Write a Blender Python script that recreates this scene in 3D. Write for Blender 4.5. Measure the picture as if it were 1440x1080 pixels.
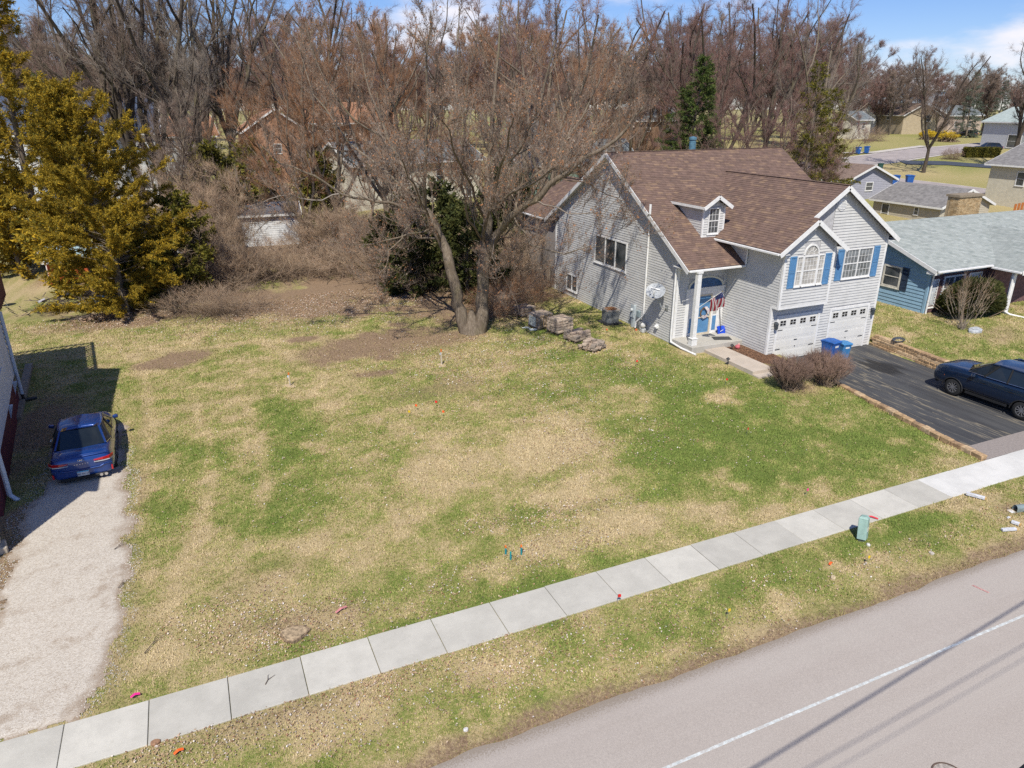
import bpy, bmesh, math, random
import numpy as np
from mathutils import Vector, Matrix

for o in list(bpy.data.objects):
    bpy.data.objects.remove(o)
SC = bpy.context.scene
COL = SC.collection
rad = math.radians

# ------------------------------------------------------------------ camera
CAM_H = 11.4
PITCH, HEAD, FPX = rad(21.3), rad(24.1), 1000.0
cd = bpy.data.cameras.new('camera')
cam = bpy.data.objects.new('camera', cd)
COL.objects.link(cam)
cam.location = (0, 0, CAM_H)
cam.rotation_euler = (math.pi / 2 - PITCH, 0, -HEAD)
cd.sensor_fit = 'HORIZONTAL'
cd.sensor_width = 36.0
cd.lens = FPX / 1440 * 36.0
cd.clip_start = 0.1
cd.clip_end = 3000
SC.camera = cam

# ------------------------------------------------------------------ sun and sky
SUN_EL, SUN_AZ = rad(52), rad(31)       # light travels towards +Y, turned SUN_AZ to +X
sd = bpy.data.lights.new('sun', 'SUN')
sd.energy = 4.9
sd.angle = rad(0.53)
sd.color = (1.0, 0.945, 0.835)
sun = bpy.data.objects.new('sun', sd)
COL.objects.link(sun)
LDIR = Vector((math.sin(SUN_AZ) * math.cos(SUN_EL), math.cos(SUN_AZ) * math.cos(SUN_EL), -math.sin(SUN_EL)))
sun.rotation_euler = LDIR.to_track_quat('-Z', 'Y').to_euler()
sun.location = (-20, -40, 60)

world = bpy.data.worlds.new('World')
SC.world = world
world.use_nodes = True
wt = world.node_tree
wt.nodes.clear()
def WN(t, **kw):
    n = wt.nodes.new(t)
    for k, v in kw.items():
        setattr(n, k, v)
    return n
w_out = WN('ShaderNodeOutputWorld')
w_bg = WN('ShaderNodeBackground')
w_bg.inputs['Strength'].default_value = 0.105
w_sky = WN('ShaderNodeTexSky', sky_type='NISHITA', sun_disc=False, sun_elevation=SUN_EL,
           sun_rotation=math.pi + SUN_AZ, altitude=200.0, air_density=1.0, dust_density=0.05, ozone_density=3.5)
w_tc = WN('ShaderNodeTexCoord')
w_map = WN('ShaderNodeMapping')
w_map.inputs['Scale'].default_value = (1.0, 1.0, 3.2)
w_map.inputs['Location'].default_value = (0.35, 0.9, 0.0)
w_n = WN('ShaderNodeTexNoise')
w_n.inputs['Scale'].default_value = 3.4
w_n.inputs['Detail'].default_value = 7.0
w_n.inputs['Roughness'].default_value = 0.55
w_r = WN('ShaderNodeMapRange')
w_r.interpolation_type = 'SMOOTHSTEP'
w_r.inputs['From Min'].default_value = 0.53
w_r.inputs['From Max'].default_value = 0.70
w_r.inputs['To Max'].default_value = 0.9
w_mix = WN('ShaderNodeMix', data_type='RGBA')
w_mix.inputs[7].default_value = (9.0, 8.6, 8.9, 1)
L = wt.links.new
L(w_tc.outputs['Generated'], w_map.inputs['Vector'])
L(w_map.outputs['Vector'], w_n.inputs['Vector'])
L(w_n.outputs['Fac'], w_r.inputs['Value'])
L(w_r.outputs['Result'], w_mix.inputs[0])
w_hs = WN('ShaderNodeHueSaturation')
w_hs.inputs['Saturation'].default_value = 1.12
L(w_sky.outputs['Color'], w_hs.inputs['Color'])
w_tint = WN('ShaderNodeMix', data_type='RGBA', blend_type='MULTIPLY')
w_tint.inputs[0].default_value = 1.0
w_tint.inputs[7].default_value = (.75, .80, 1.06, 1)
L(w_hs.outputs['Color'], w_tint.inputs[6])
L(w_tint.outputs[2], w_mix.inputs[6])
L(w_mix.outputs[2], w_bg.inputs['Color'])
L(w_bg.outputs['Background'], w_out.inputs['Surface'])

SC.view_settings.view_transform = 'Standard'
SC.view_settings.look = 'None'
SC.view_settings.exposure = 0.12
SC.view_settings.gamma = 1.0
SC.view_settings.use_curve_mapping = False
SC.render.engine = 'CYCLES'
SC.cycles.use_denoising = False
SC.cycles.max_bounces = 6
SC.cycles.diffuse_bounces = 3
SC.cycles.glossy_bounces = 3
SC.cycles.transparent_max_bounces = 8

# ------------------------------------------------------------------ geometry of the place
FWD = np.array([math.sin(HEAD), math.cos(HEAD)])
_F = np.array([math.sin(HEAD) * math.cos(PITCH), math.cos(HEAD) * math.cos(PITCH), -math.sin(PITCH)])
_R = np.array([math.cos(HEAD), -math.sin(HEAD), 0.0])
_U = np.cross(_R, _F)

def sm(a, b, x):
    t = np.clip((np.asarray(x, float) - a) / (b - a), 0, 1)
    return t * t * (3 - 2 * t)

def drv_x0(y): return 24.03 + .115 * (np.asarray(y, float) - 13.4)
def drv_x1(y): return 31.02 + .10 * (np.asarray(y, float) - 24.5)
def H(x, y):
    """height of the ground (metres) at x, y"""
    x = np.asarray(x, float); y = np.asarray(y, float)
    z = 0.2 * sm(14, 28, y) + 0.15 * sm(10, 19, x) * sm(16, 25, y)
    z = z + 0.30 * sm(-.6, .6, x - drv_x1(y)) * sm(13.5, 21, y) * (1 - sm(60, 80, y))
    d = x * FWD[0] + y * FWD[1]
    z = z + 4.6 * sm(62, 165, d)
    z = z + 0.035 * np.sin(x * .7 + 1.3) * np.sin(y * .55) * sm(13.6, 16, y) * (1 - sm(30, 40, d))
    z = z - 0.10 * (1 - sm(9.4, 11.9, y)) - 0.02 * sm(11.9, 12.1, y) * (1 - sm(13.4, 13.6, y))
    drv = sm(-.32, -.04, x - drv_x0(y)) * (1 - sm(.05, .3, x - drv_x1(y))) * (1 - sm(24.6, 24.9, y)) * sm(12.0, 13.4, y)
    z = z * (1 - drv) - 0.05 * drv
    return z

def ray(px, py):
    return _F * FPX + _R * (px - 720) - _U * (py - 540)

def G(px, py, dz=0.0):
    """the point of the ground seen at that place in the photograph"""
    d = ray(px, py)
    z = 0.0
    for _ in range(40):
        t = (z + dz - CAM_H) / d[2] if d[2] < -1e-4 else 400 / FPX
        z = .5 * z + .5 * float(H(d[0] * t, d[1] * t))
    return Vector((d[0] * t, d[1] * t, z))

def AT(px, py, depth):
    """the point in that line of sight at a given distance ahead of the camera"""
    d = ray(px, py)
    t = depth / (d[0] * FWD[0] + d[1] * FWD[1])
    return Vector((d[0] * t, d[1] * t, CAM_H + d[2] * t))

def DEP(p):
    return p[0] * FWD[0] + p[1] * FWD[1]

# ------------------------------------------------------------------ materials
_M = {}
def new_mat(name):
    m = bpy.data.materials.new(name)
    m.use_nodes = True
    nt = m.node_tree
    b = nt.nodes['Principled BSDF']
    return m, nt, b

def nd(nt, t, ins=None, **kw):
    n = nt.nodes.new(t)
    for k, v in kw.items():
        setattr(n, k, v)
    for k, v in (ins or {}).items():
        if hasattr(v, 'is_linked') or isinstance(v, bpy.types.NodeSocket):
            nt.links.new(v, n.inputs[k])
        else:
            n.inputs[k].default_value = v
    return n

def rgba(c):
    return (c[0], c[1], c[2], 1.0)

def ramp(nt, fac, stops):
    r = nt.nodes.new('ShaderNodeValToRGB')
    e = r.color_ramp.elements
    while len(e) > 1:
        e.remove(e[0])
    e[0].position = stops[0][0]; e[0].color = rgba(stops[0][1])
    for p, c in stops[1:]:
        q = e.new(p); q.color = rgba(c)
    nt.links.new(fac, r.inputs['Fac'])
    return r.outputs['Color']

def mixc(nt, fac, a, b, mode='MIX'):
    n = nt.nodes.new('ShaderNodeMix')
    n.data_type = 'RGBA'; n.blend_type = mode
    for i, v in ((0, fac), (6, a), (7, b)):
        if isinstance(v, bpy.types.NodeSocket):
            nt.links.new(v, n.inputs[i])
        else:
            n.inputs[i].default_value = v if i == 0 else rgba(v)
    return n.outputs[2]

def math_n(nt, op, a, b=None, c=None, clamp=False):
    n = nt.nodes.new('ShaderNodeMath'); n.operation = op; n.use_clamp = clamp
    for i, v in enumerate((a, b, c)):
        if v is None: continue
        if isinstance(v, bpy.types.NodeSocket): nt.links.new(v, n.inputs[i])
        else: n.inputs[i].default_value = v
    return n.outputs[0]

def noise(nt, vec, scale, detail=4, rough=.55, dist=0.0):
    n = nd(nt, 'ShaderNodeTexNoise', {'Scale': scale, 'Detail': detail, 'Roughness': rough, 'Distortion': dist})
    if vec is not None:
        nt.links.new(vec, n.inputs['Vector'])
    return n.outputs['Fac']

def mrange(nt, v, a, b, c=0.0, d=1.0, smooth=True):
    n = nt.nodes.new('ShaderNodeMapRange')
    if smooth: n.interpolation_type = 'SMOOTHSTEP'
    nt.links.new(v, n.inputs['Value'])
    for k, x in (('From Min', a), ('From Max', b), ('To Min', c), ('To Max', d)):
        n.inputs[k].default_value = x
    return n.outputs['Result']

def bump(nt, b, height, strength=.3, dist=.02):
    n = nd(nt, 'ShaderNodeBump', {'Strength': strength, 'Distance': dist})
    nt.links.new(height, n.inputs['Height'])
    nt.links.new(n.outputs['Normal'], b.inputs['Normal'])

def mat(name, col, rough=.6, var=.12, scale=6.0, metal=0.0, bmp=0.0, isl=None, dirt=None, coat=0.0, spec=.4, streak=None):
    """a plain surface: base colour with procedural wear, optional colour per piece, dirt and relief"""
    if name in _M: return _M[name]
    m, nt, b = new_mat(name)
    geo = nd(nt, 'ShaderNodeNewGeometry')
    pos = geo.outputs['Position']
    if streak:
        mp = nd(nt, 'ShaderNodeMapping', {'Scale': streak})
        nt.links.new(pos, mp.inputs['Vector']); vec = mp.outputs['Vector']
    else:
        vec = pos
    n1 = noise(nt, vec, scale, 6, .65)
    if isl:
        st = [(i / max(1, len(isl) - 1), c) for i, c in enumerate(isl)]
        base = ramp(nt, geo.outputs['Random Per Island'], st)
    else:
        base = mixc(nt, 0.0, col, col)
    lo = 1 - var * 1.6; hi = 1 + var * 1.2
    k = mrange(nt, n1, .3, .7, lo, hi)
    kc = nd(nt, 'ShaderNodeCombineColor'); 
    for i in range(3): nt.links.new(k, kc.inputs[i])
    c = mixc(nt, 1.0, base, kc.outputs[0], 'MULTIPLY')
    if dirt:
        n2 = noise(nt, pos, dirt[1], 7, .7)
        f = mrange(nt, n2, dirt[2], dirt[2] + .15, 0, dirt[3])
        c = mixc(nt, f, c, dirt[0])
    nt.links.new(c, b.inputs['Base Color'])
    b.inputs['Roughness'].default_value = rough
    b.inputs['Metallic'].default_value = metal
    b.inputs['Specular IOR Level'].default_value = spec
    b.inputs['Coat Weight'].default_value = coat
    b.inputs['Coat Roughness'].default_value = .04
    if bmp:
        bump(nt, b, noise(nt, pos, scale * 6, 5, .7), bmp, .01)
    _M[name] = m
    return m

def mat_leaf(name, cols, rough=.7, trans=.25):
    """foliage or twigs: every piece takes its own tone"""
    if name in _M: return _M[name]
    m, nt, b = new_mat(name)
    geo = nd(nt, 'ShaderNodeNewGeometry')
    f = geo.outputs['Random Per Island']
    st = [(i / (len(cols) - 1), c) for i, c in enumerate(cols)]
    c = ramp(nt, f, st)
    oi = nd(nt, 'ShaderNodeObjectInfo')
    n = noise(nt, geo.outputs['Position'], .45, 2, .5)
    k = math_n(nt, 'ADD', mrange(nt, n, .3, .7, .78, 1.18), math_n(nt, 'MULTIPLY', oi.outputs['Random'], .16))
    kc = nd(nt, 'ShaderNodeCombineColor')
    for i in range(3): nt.links.new(k, kc.inputs[i])
    c = mixc(nt, 1.0, c, kc.outputs[0], 'MULTIPLY')
    nt.links.new(c, b.inputs['Base Color'])
    b.inputs['Roughness'].default_value = rough
    b.inputs['Specular IOR Level'].default_value = .2
    if trans:
        tr = nd(nt, 'ShaderNodeBsdfTranslucent'); nt.links.new(c, tr.inputs['Color'])
        mx = nd(nt, 'ShaderNodeMixShader', {0: trans})
        nt.links.new(b.outputs[0], mx.inputs[1]); nt.links.new(tr.outputs[0], mx.inputs[2])
        nt.links.new(mx.outputs[0], nt.nodes['Material Output'].inputs['Surface'])
    _M[name] = m
    return m

# ------------------------------------------------------------------ mesh helpers
def mesh_np(name, V, faces, smooth=None):
    me = bpy.data.meshes.new(name)
    V = np.asarray(V, np.float32).reshape(-1, 3)
    faces = [np.asarray(f, np.int32) for f in faces if len(f)]
    me.vertices.add(len(V)); me.vertices.foreach_set('co', V.ravel())
    loops = np.concatenate([f.ravel() for f in faces])
    tot = np.concatenate([np.full(len(f), f.shape[1], np.int32) for f in faces])
    start = np.concatenate([[0], np.cumsum(tot)[:-1]]).astype(np.int32)
    me.loops.add(len(loops)); me.loops.foreach_set('vertex_index', loops)
    me.polygons.add(len(tot)); me.polygons.foreach_set('loop_start', start)
    try: me.polygons.foreach_set('loop_total', tot)
    except Exception: pass
    if smooth is not None: me.polygons.foreach_set('use_smooth', np.full(len(tot), bool(smooth)))
    me.update(calc_edges=True)
    return me

def link(name, me, m=None, parent=None, kind=None, local=False):
    o = bpy.data.objects.new(name, me)
    COL.objects.link(o)
    if m is not None and me is not None and not me.materials:
        me.materials.append(m)
    if parent is not None:
        o.parent = parent
        if not local:
            o.matrix_parent_inverse = wmat(parent).inverted()
    if kind: o['kind'] = kind
    return o

def wmat(o):
    m = Matrix.LocRotScale(o.location, o.rotation_euler, o.scale)
    if o.parent is not None:
        m = wmat(o.parent) @ o.matrix_parent_inverse @ m
    return m

def thing(name, label, cat, loc=(0, 0, 0), rz=0.0, group=None, scale=None):
    o = bpy.data.objects.new(name, None)
    COL.objects.link(o)
    o.empty_display_size = .3
    o.location = loc; o.rotation_euler = (0, 0, rz)
    if scale: o.scale = (scale,) * 3 if not hasattr(scale, '__len__') else scale
    o['label'] = label; o['category'] = cat
    if group: o['group'] = group
    return o

def tag(o, label, cat, group=None):
    o['label'] = label; o['category'] = cat
    if group: o['group'] = group
    return o

def dup(o, loc, rz, label, group=None, scale=None):
    r = o.copy(); COL.objects.link(r)
    r.location = loc; r.rotation_euler = (0, 0, rz)
    if scale is not None: r.scale = (scale,) * 3 if not hasattr(scale, '__len__') else scale
    r['label'] = label
    if group: r['group'] = group
    for ch in o.children:
        c = ch.copy(); COL.objects.link(c); c.parent = r
        for g in ch.children:
            d = g.copy(); COL.objects.link(d); d.parent = c
    return r

class MB:
    def __init__(s): s.v = []; s.f = []
    def add(s, vs, fs):
        n = len(s.v); s.v += [tuple(p) for p in vs]; s.f += [tuple(i + n for i in f) for f in fs]; return s
    def box(s, x0, y0, z0, x1, y1, z1):
        if x1 < x0: x0, x1 = x1, x0
        if y1 < y0: y0, y1 = y1, y0
        if z1 < z0: z0, z1 = z1, z0
        return s.add([(x0, y0, z0), (x1, y0, z0), (x1, y1, z0), (x0, y1, z0), (x0, y0, z1), (x1, y0, z1), (x1, y1, z1), (x0, y1, z1)],
                     [(0, 3, 2, 1), (4, 5, 6, 7), (0, 1, 5, 4), (1, 2, 6, 5), (2, 3, 7, 6), (3, 0, 4, 7)])
    def beam(s, p0, p1, w, h, up=(0, 0, 1)):
        p0 = Vector(p0); p1 = Vector(p1); d = (p1 - p0).normalized()
        u = Vector(up); a = d.cross(u)
        if a.length < 1e-4: a = d.cross(Vector((1, 0, 0)))
        a.normalize(); u = a.cross(d).normalized()
        a *= w / 2; u *= h / 2
        q = [p0 - a - u, p0 + a - u, p0 + a + u, p0 - a + u, p1 - a - u, p1 + a - u, p1 + a + u, p1 - a + u]
        return s.add(q, [(0, 1, 2, 3), (4, 7, 6, 5), (0, 4, 5, 1), (1, 5, 6, 2), (2, 6, 7, 3), (3, 7, 4, 0)])
    def prism(s, poly, axis, a, b):
        """poly: 2D outline in the two other axes (order xyz), extruded along axis from a to b"""
        n = len(poly); vs = []
        for c in (a, b):
            for p in poly:
                q = list(p); q.insert(axis, c); vs.append(tuple(q))
        fs = [tuple(range(n))[::-1], tuple(range(n, 2 * n))] + [(i, (i + 1) % n, n + (i + 1) % n, n + i) for i in range(n)]
        return s.add(vs, fs)
    def cyl(s, p0, p1, r0, r1=None, n=12, cap=True):
        r1 = r0 if r1 is None else r1
        p0 = Vector(p0); p1 = Vector(p1); d = (p1 - p0).normalized()
        a = d.orthogonal().normalized(); b = d.cross(a)
        vs = []
        for p, r in ((p0, r0), (p1, r1)):
            for i in range(n):
                t = 2 * math.pi * i / n
                vs.append(p + a * (r * math.cos(t)) + b * (r * math.sin(t)))
        fs = [(i, (i + 1) % n, n + (i + 1) % n, n + i) for i in range(n)]
        if cap: fs += [tuple(range(n))[::-1], tuple(range(n, 2 * n))]
        return s.add(vs, fs)
    def tube(s, pts, r, n=8):
        pts = [Vector(p) for p in pts]
        rr = r if hasattr(r, '__len__') else [r] * len(pts)
        vs = []; fs = []
        a = None
        for i, p in enumerate(pts):
            d = (pts[min(i + 1, len(pts) - 1)] - pts[max(i - 1, 0)]).normalized()
            if a is None: a = d.orthogonal().normalized()
            else:
                a = (a - d * a.dot(d)).normalized()
            b = d.cross(a)
            for k in range(n):
                t = 2 * math.pi * k / n
                vs.append(p + a * (rr[i] * math.cos(t)) + b * (rr[i] * math.sin(t)))
        for i in range(len(pts) - 1):
            for k in range(n):
                fs.append((i * n + k, i * n + (k + 1) % n, (i + 1) * n + (k + 1) % n, (i + 1) * n + k))
        fs += [tuple(range(n))[::-1], tuple(range((len(pts) - 1) * n, len(pts) * n))]
        return s.add(vs, fs)
    def lathe(s, prof, c=(0, 0, 0), n=16):
        vs = []; fs = []
        for r, z in prof:
            for k in range(n):
                t = 2 * math.pi * k / n
                vs.append((c[0] + r * math.cos(t), c[1] + r * math.sin(t), c[2] + z))
        for i in range(len(prof) - 1):
            for k in range(n):
                fs.append((i * n + k, i * n + (k + 1) % n, (i + 1) * n + (k + 1) % n, (i + 1) * n + k))
        return s.add(vs, fs)
    def mesh(s, name='m'):
        me = bpy.data.meshes.new(name); me.from_pydata([tuple(p) for p in s.v], [], s.f); me.update(); return me
    def build(s, name, m, parent=None, kind=None, bev=0.0, smooth=False, local=False):
        me = s.mesh(name)
        if bev:
            bm = bmesh.new(); bm.from_mesh(me)
            bmesh.ops.bevel(bm, geom=bm.edges[:], offset=bev, segments=1, affect='EDGES', clamp_overlap=True)
            bm.to_mesh(me); bm.free()
        if smooth:
            for p in me.polygons: p.use_smooth = True
        return link(name, me, m, parent, kind, local)

def hnoise(x, y, s=0.0):
    """cheap smooth value noise for placing things"""
    return (np.sin(x * 1.7 + 3.1 * np.sin(y * .9 + s)) + np.sin(y * 2.3 + 2.7 * np.sin(x * 1.1 - s)) + np.sin((x + y) * .63 + s * 2)) / 3
# ================================================================== ground
rng = np.random.default_rng(7)
random.seed(7)
_perm = rng.random((256, 256))
def vnoise(x, y, s):
    x = np.asarray(x, float) / s; y = np.asarray(y, float) / s
    xi = np.floor(x).astype(int); yi = np.floor(y).astype(int)
    fx = x - xi; fy = y - yi
    fx = fx * fx * (3 - 2 * fx); fy = fy * fy * (3 - 2 * fy)
    p = lambda a, b: _perm[a & 255, b & 255]
    return (p(xi, yi) * (1 - fx) + p(xi + 1, yi) * fx) * (1 - fy) + (p(xi, yi + 1) * (1 - fx) + p(xi + 1, yi + 1) * fx) * fy
def fbm(x, y, s, o=4):
    a = 0; w = 1; t = 0
    for i in range(o):
        a = a + w * vnoise(x + 37.1 * i, y - 19.7 * i, s / 2 ** i); t += w; w *= .55
    return a / t

def blobs(lst):
    out = []
    for px, py, rx, ry, a in lst:
        p = G(px, py); out.append((p.x, p.y, rx, ry, a))
    return out
# where the grass has greened up (+) or is still straw (-), measured over the lawn
GREEN = blobs([(270, 640, 2.0, 3.0, .42), (400, 600, 1.3, 3.4, .55), (420, 690, 1.3, 2.2, .42), (350, 735, 1.2, 2.0, .4), (230, 720, .8, 2.5, .3),
               (900, 520, 3.4, 3.6, .45), (1000, 600, 5.5, 4.2, .42), (1110, 600, 5.0, 3.6, .3), (1190, 650, 4.5, 2.2, .3), (960, 660, 2.6, 1.8, .35),
               (560, 890, 1.6, .35, .5), (420, 915, 1.6, .4, .35), (700, 845, 2.5, .3, .3), (830, 800, 2.2, .3, .3), (760, 830, 2, .3, .3),
               (1250, 745, 2.5, .7, .4), (1130, 790, 3, .9, .25), (1000, 860, 2.0, .6, .2), (860, 920, 2, .4, .15), (1290, 735, 1.5, .4, .3),
               (500, 650, 2.5, 1.2, .18), (560, 560, 2, 1, .12), (650, 790, 1.5, .6, .2), (540, 820, 2, 1, .12), (1350, 500, 4, 2.5, .12),
               (780, 470, 2.4, 3, .34), (740, 545, 2, 2, .22), (330, 1010, .8, .2, .3), (620, 720, 1.2, 1.4, .15), (745, 590, 1.5, 1.5, .15),
               (785, 620, 2.2, 1.8, -.6), (850, 680, 2.2, 1.0, -.65), (700, 650, 2.5, 1.2, -.3), (830, 745, 2.4, .8, -.55), (620, 660, 1.6, 1.4, -.2),
               (480, 780, 2, 1.2, -.2), (640, 700, 1.8, .8, -.2), (330, 880, 2.4, 1.4, -.15), (400, 1010, 3, .9, -.2), (600, 960, 3.5, .7, -.22),
               (540, 720, 2.5, 1.2, -.22), (270, 610, .8, .8, -.4), (1000, 770, 1, .3, -.3), (1080, 720, .8, .3, -.6), (980, 720, .9, .5, -.35),
               (1340, 520, 1.4, .4, -.5), (1250, 470, 1.5, 1.5, -.2), (190, 480, 5, 4, -.05), (380, 560, 4, 3, -.12), (930, 540, .9, .5, -.35),
               (1030, 645, 1, .4, -.4), (1190, 580, 1.4, .5, -.35), (1010, 560, 1.2, .5, -.3), (900, 470, 2.0, 1.5, -.1), (620, 590, 5, 4, -.08), (570, 640, 3, 2, -.12)])
# bare soil, dead leaves and litter
LITTER = blobs([(560, 400, 6, 6, .8), (430, 420, 6, 5, .75), (640, 440, 4, 3, .6), (250, 505, 1.7, 1.1, .95), (170, 450, 3.5, 2.5, .75), (340, 430, 5, 3, .7),
                (540, 523, 1.6, .5, .8), (590, 480, 3.4, 2.6, .75), (480, 490, 3.4, 2.2, .7), (620, 545, 2.2, 1.4, .45), (420, 478, .6, .4, .9),
                (70, 440, 3, 1.5, .5), (700, 420, 4, 3, .55), (60, 590, 1.3, 6, .75), (10, 800, .9, 3.0, .8), (345, 885, 1.2, .5, .35),
                (450, 870, 1.6, .5, .35), (380, 810, 1.6, .7, .3), (700, 730, 1, .4, .3), (820, 715, 1.6, .4, .3), (340, 1030, 2.2, .5, .22),
                (430, 990, 2.2, .4, .2), (1130, 545, 1.2, 1.0, .7), (1420, 715, .9, .4, .6), (1290, 760, 1.2, .3, .35), (900, 450, 1.2, 4, .25), (1400, 470, 1.5, 1.2, .4),
                (950, 300, 30, 16, .5), (500, 330, 25, 8, .9), (200, 380, 10, 8, .6), (420, 350, 14, 12, .9), (600, 390, 10, 8, .7)])
def _g2(px, py):
    p = G(px, py); return (p.x, p.y)
# faint wheel tracks that curve up from the street
TRACKS = [(_g2(250, 800), _g2(330, 690), _g2(270, 560)), (_g2(330, 800), _g2(410, 690), _g2(340, 560)), (_g2(200, 700), _g2(230, 600), _g2(190, 500))]
def field(lst, x, y, jit):
    a = np.zeros_like(x)
    for cx, cy, rx, ry, k in lst:
        d = np.hypot((x - cx) / rx, (y - cy) / ry) + jit
        a += k * (1 - sm(.35, 1.35, d))
    return a
def turf(x, y):
    x = np.asarray(x, float); y = np.asarray(y, float)
    j = (fbm(x, y, 1.6) - .5) * 1.5
    g = .52 + .72 * field(GREEN, x, y, j) + (fbm(x + 9, y, 3.4) - .5) * .3 + (fbm(x, y + 31, .9, 4) - .5) * .6 + (fbm(x, y, .25, 2) - .5) * .55
    pale = sm(.565, .69, fbm(x * .7 + 50, y + 17, .9, 4)); g = g - .27 * pale
    trk = np.zeros_like(g)
    for (ax, ay), (bx, by), (cx, cy) in TRACKS:
        for q in np.linspace(0, 1, 26):
            tx = (1 - q) ** 2 * ax + 2 * q * (1 - q) * bx + q * q * cx; ty = (1 - q) ** 2 * ay + 2 * q * (1 - q) * by + q * q * cy
            trk = np.maximum(trk, 1 - sm(.1, .34, np.hypot(x - tx, (y - ty) * .55)))
    g = g - .26 * trk
    far = sm(45, 80, x * FWD[0] + y * FWD[1])
    g = g * (1 - far) + far * (.5 + (fbm(x, y, 16) - .5) * .9)
    l = field(LITTER, x, y, j)
    edge = (1 - sm(.1, .8, y - 9.5 + (fbm(x, y, .8) - .5) * .9)) * (y > 9)
    l = np.maximum(l, edge * .7)
    stripe = (1 - sm(.0, .35, np.abs(x + 2.75 - .0 + (fbm(x, y, .7) - .5) * .7))) * (y > 13.4) * (y < 30)
    l = np.maximum(l, stripe * .45)
    return np.clip(g, 0, 1), np.clip(l, 0, 1)

def set_attr(me, name, arr):
    a = me.attributes.new(name, 'FLOAT', 'POINT'); a.data.foreach_set('value', np.asarray(arr, np.float32))

def turf_material(name, blades):
    m, nt, b = new_mat(name)
    geo = nd(nt, 'ShaderNodeNewGeometry'); pos = geo.outputs['Position']
    ag = nd(nt, 'ShaderNodeAttribute', attribute_name='g').outputs['Fac']
    al = nd(nt, 'ShaderNodeAttribute', attribute_name='l').outputs['Fac']
    STRAW, PALE, OLIVE, GRN, DEEP = (.49, .385, .205), (.56, .45, .275), (.37, .335, .125), (.235, .27, .068), (.155, .215, .045)
    if blades:
        c = ramp(nt, ag, [(0, PALE), (.28, STRAW), (.5, OLIVE), (.68, GRN), (1, DEEP)])
        n = noise(nt, pos, 1.2, 3)
        k = mrange(nt, n, .3, .7, .85, 1.12)
        br = mixc(nt, geo.outputs['Random Per Island'], (.13, .085, .05), (.36, .25, .15))
        c = mixc(nt, math_n(nt, 'MULTIPLY', al, .75), c, br)
    else:
        n0 = noise(nt, pos, 9.0, 6, .75); n1 = noise(nt, pos, 38.0, 5, .75)
        f = math_n(nt, 'ADD', ag, math_n(nt, 'ADD', mrange(nt, n0, .25, .75, -.3, .3), mrange(nt, n1, .25, .75, -.3, .3)))
        c = ramp(nt, f, [(0, (.47, .37, .21)), (.3, (.42, .335, .18)), (.5, (.32, .285, .11)), (.72, (.19, .22, .055)), (1, (.125, .17, .038))])
        n2 = noise(nt, pos, 14.0, 6, .8)
        br = ramp(nt, n2, [(.25, (.1, .065, .042)), (.45, (.22, .15, .095)), (.6, (.33, .235, .155)), (.8, (.46, .36, .26))])
        fl = math_n(nt, 'ADD', al, mrange(nt, n0, .3, .7, -.25, .25))
        c = mixc(nt, mrange(nt, fl, .2, .75), c, br)
        n3 = noise(nt, pos, 60.0, 3, .7)
        bump(nt, b, math_n(nt, 'ADD', n1, math_n(nt, 'MULTIPLY', n3, .6)), .6, .04)
        k = mrange(nt, n3, .3, .7, .84, 1.12)
    kc = nd(nt, 'ShaderNodeCombineColor')
    for i in range(3): nt.links.new(k, kc.inputs[i])
    c = mixc(nt, 1.0, c, kc.outputs[0], 'MULTIPLY')
    nt.links.new(c, b.inputs['Base Color'])
    b.inputs['Roughness'].default_value = .85
    b.inputs['Specular IOR Level'].default_value = .15
    return m

def axis(lo, a, b, hi, fine, coarse):
    l = [a]; s = fine
    while l[-1] > lo:
        s = min(s * 1.35, coarse); l.append(l[-1] - s)
    m = list(np.arange(a, b, fine)); r = [m[-1] + fine]; s = fine
    while r[-1] < hi:
        s = min(s * 1.35, coarse if r[-1] < 400 else coarse * 6); r.append(r[-1] + s)
    return np.array(l[::-1][:-1] + m + r)
xs = axis(-900, -14, 46, 1500, .3, 12); ys = axis(-300, 9, 46, 1500, .3, 12)
gx, gy = np.meshgrid(xs, ys)
gz = H(gx, gy)
fl = (gx > -13.9) & (gx < 45.9) & (gy > 9.1) & (gy < 45.9)
gz = gz + np.where(fl & (gy > 13.45), (fbm(gx, gy, .5, 3) - .5) * .035, 0)
nx, ny = len(xs), len(ys)
idx = np.arange(nx * ny).reshape(ny, nx)
quads = np.stack([idx[:-1, :-1], idx[:-1, 1:], idx[1:, 1:], idx[1:, :-1]], -1).reshape(-1, 4)
me = mesh_np('ground', np.stack([gx, gy, gz], -1), [quads], True)
ag, al = turf(gx.ravel(), gy.ravel())
set_attr(me, 'g', ag); set_attr(me, 'l', al)
ground = link('ground', me, turf_material('lawn_ground', False))
ground['kind'] = 'structure'

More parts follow.
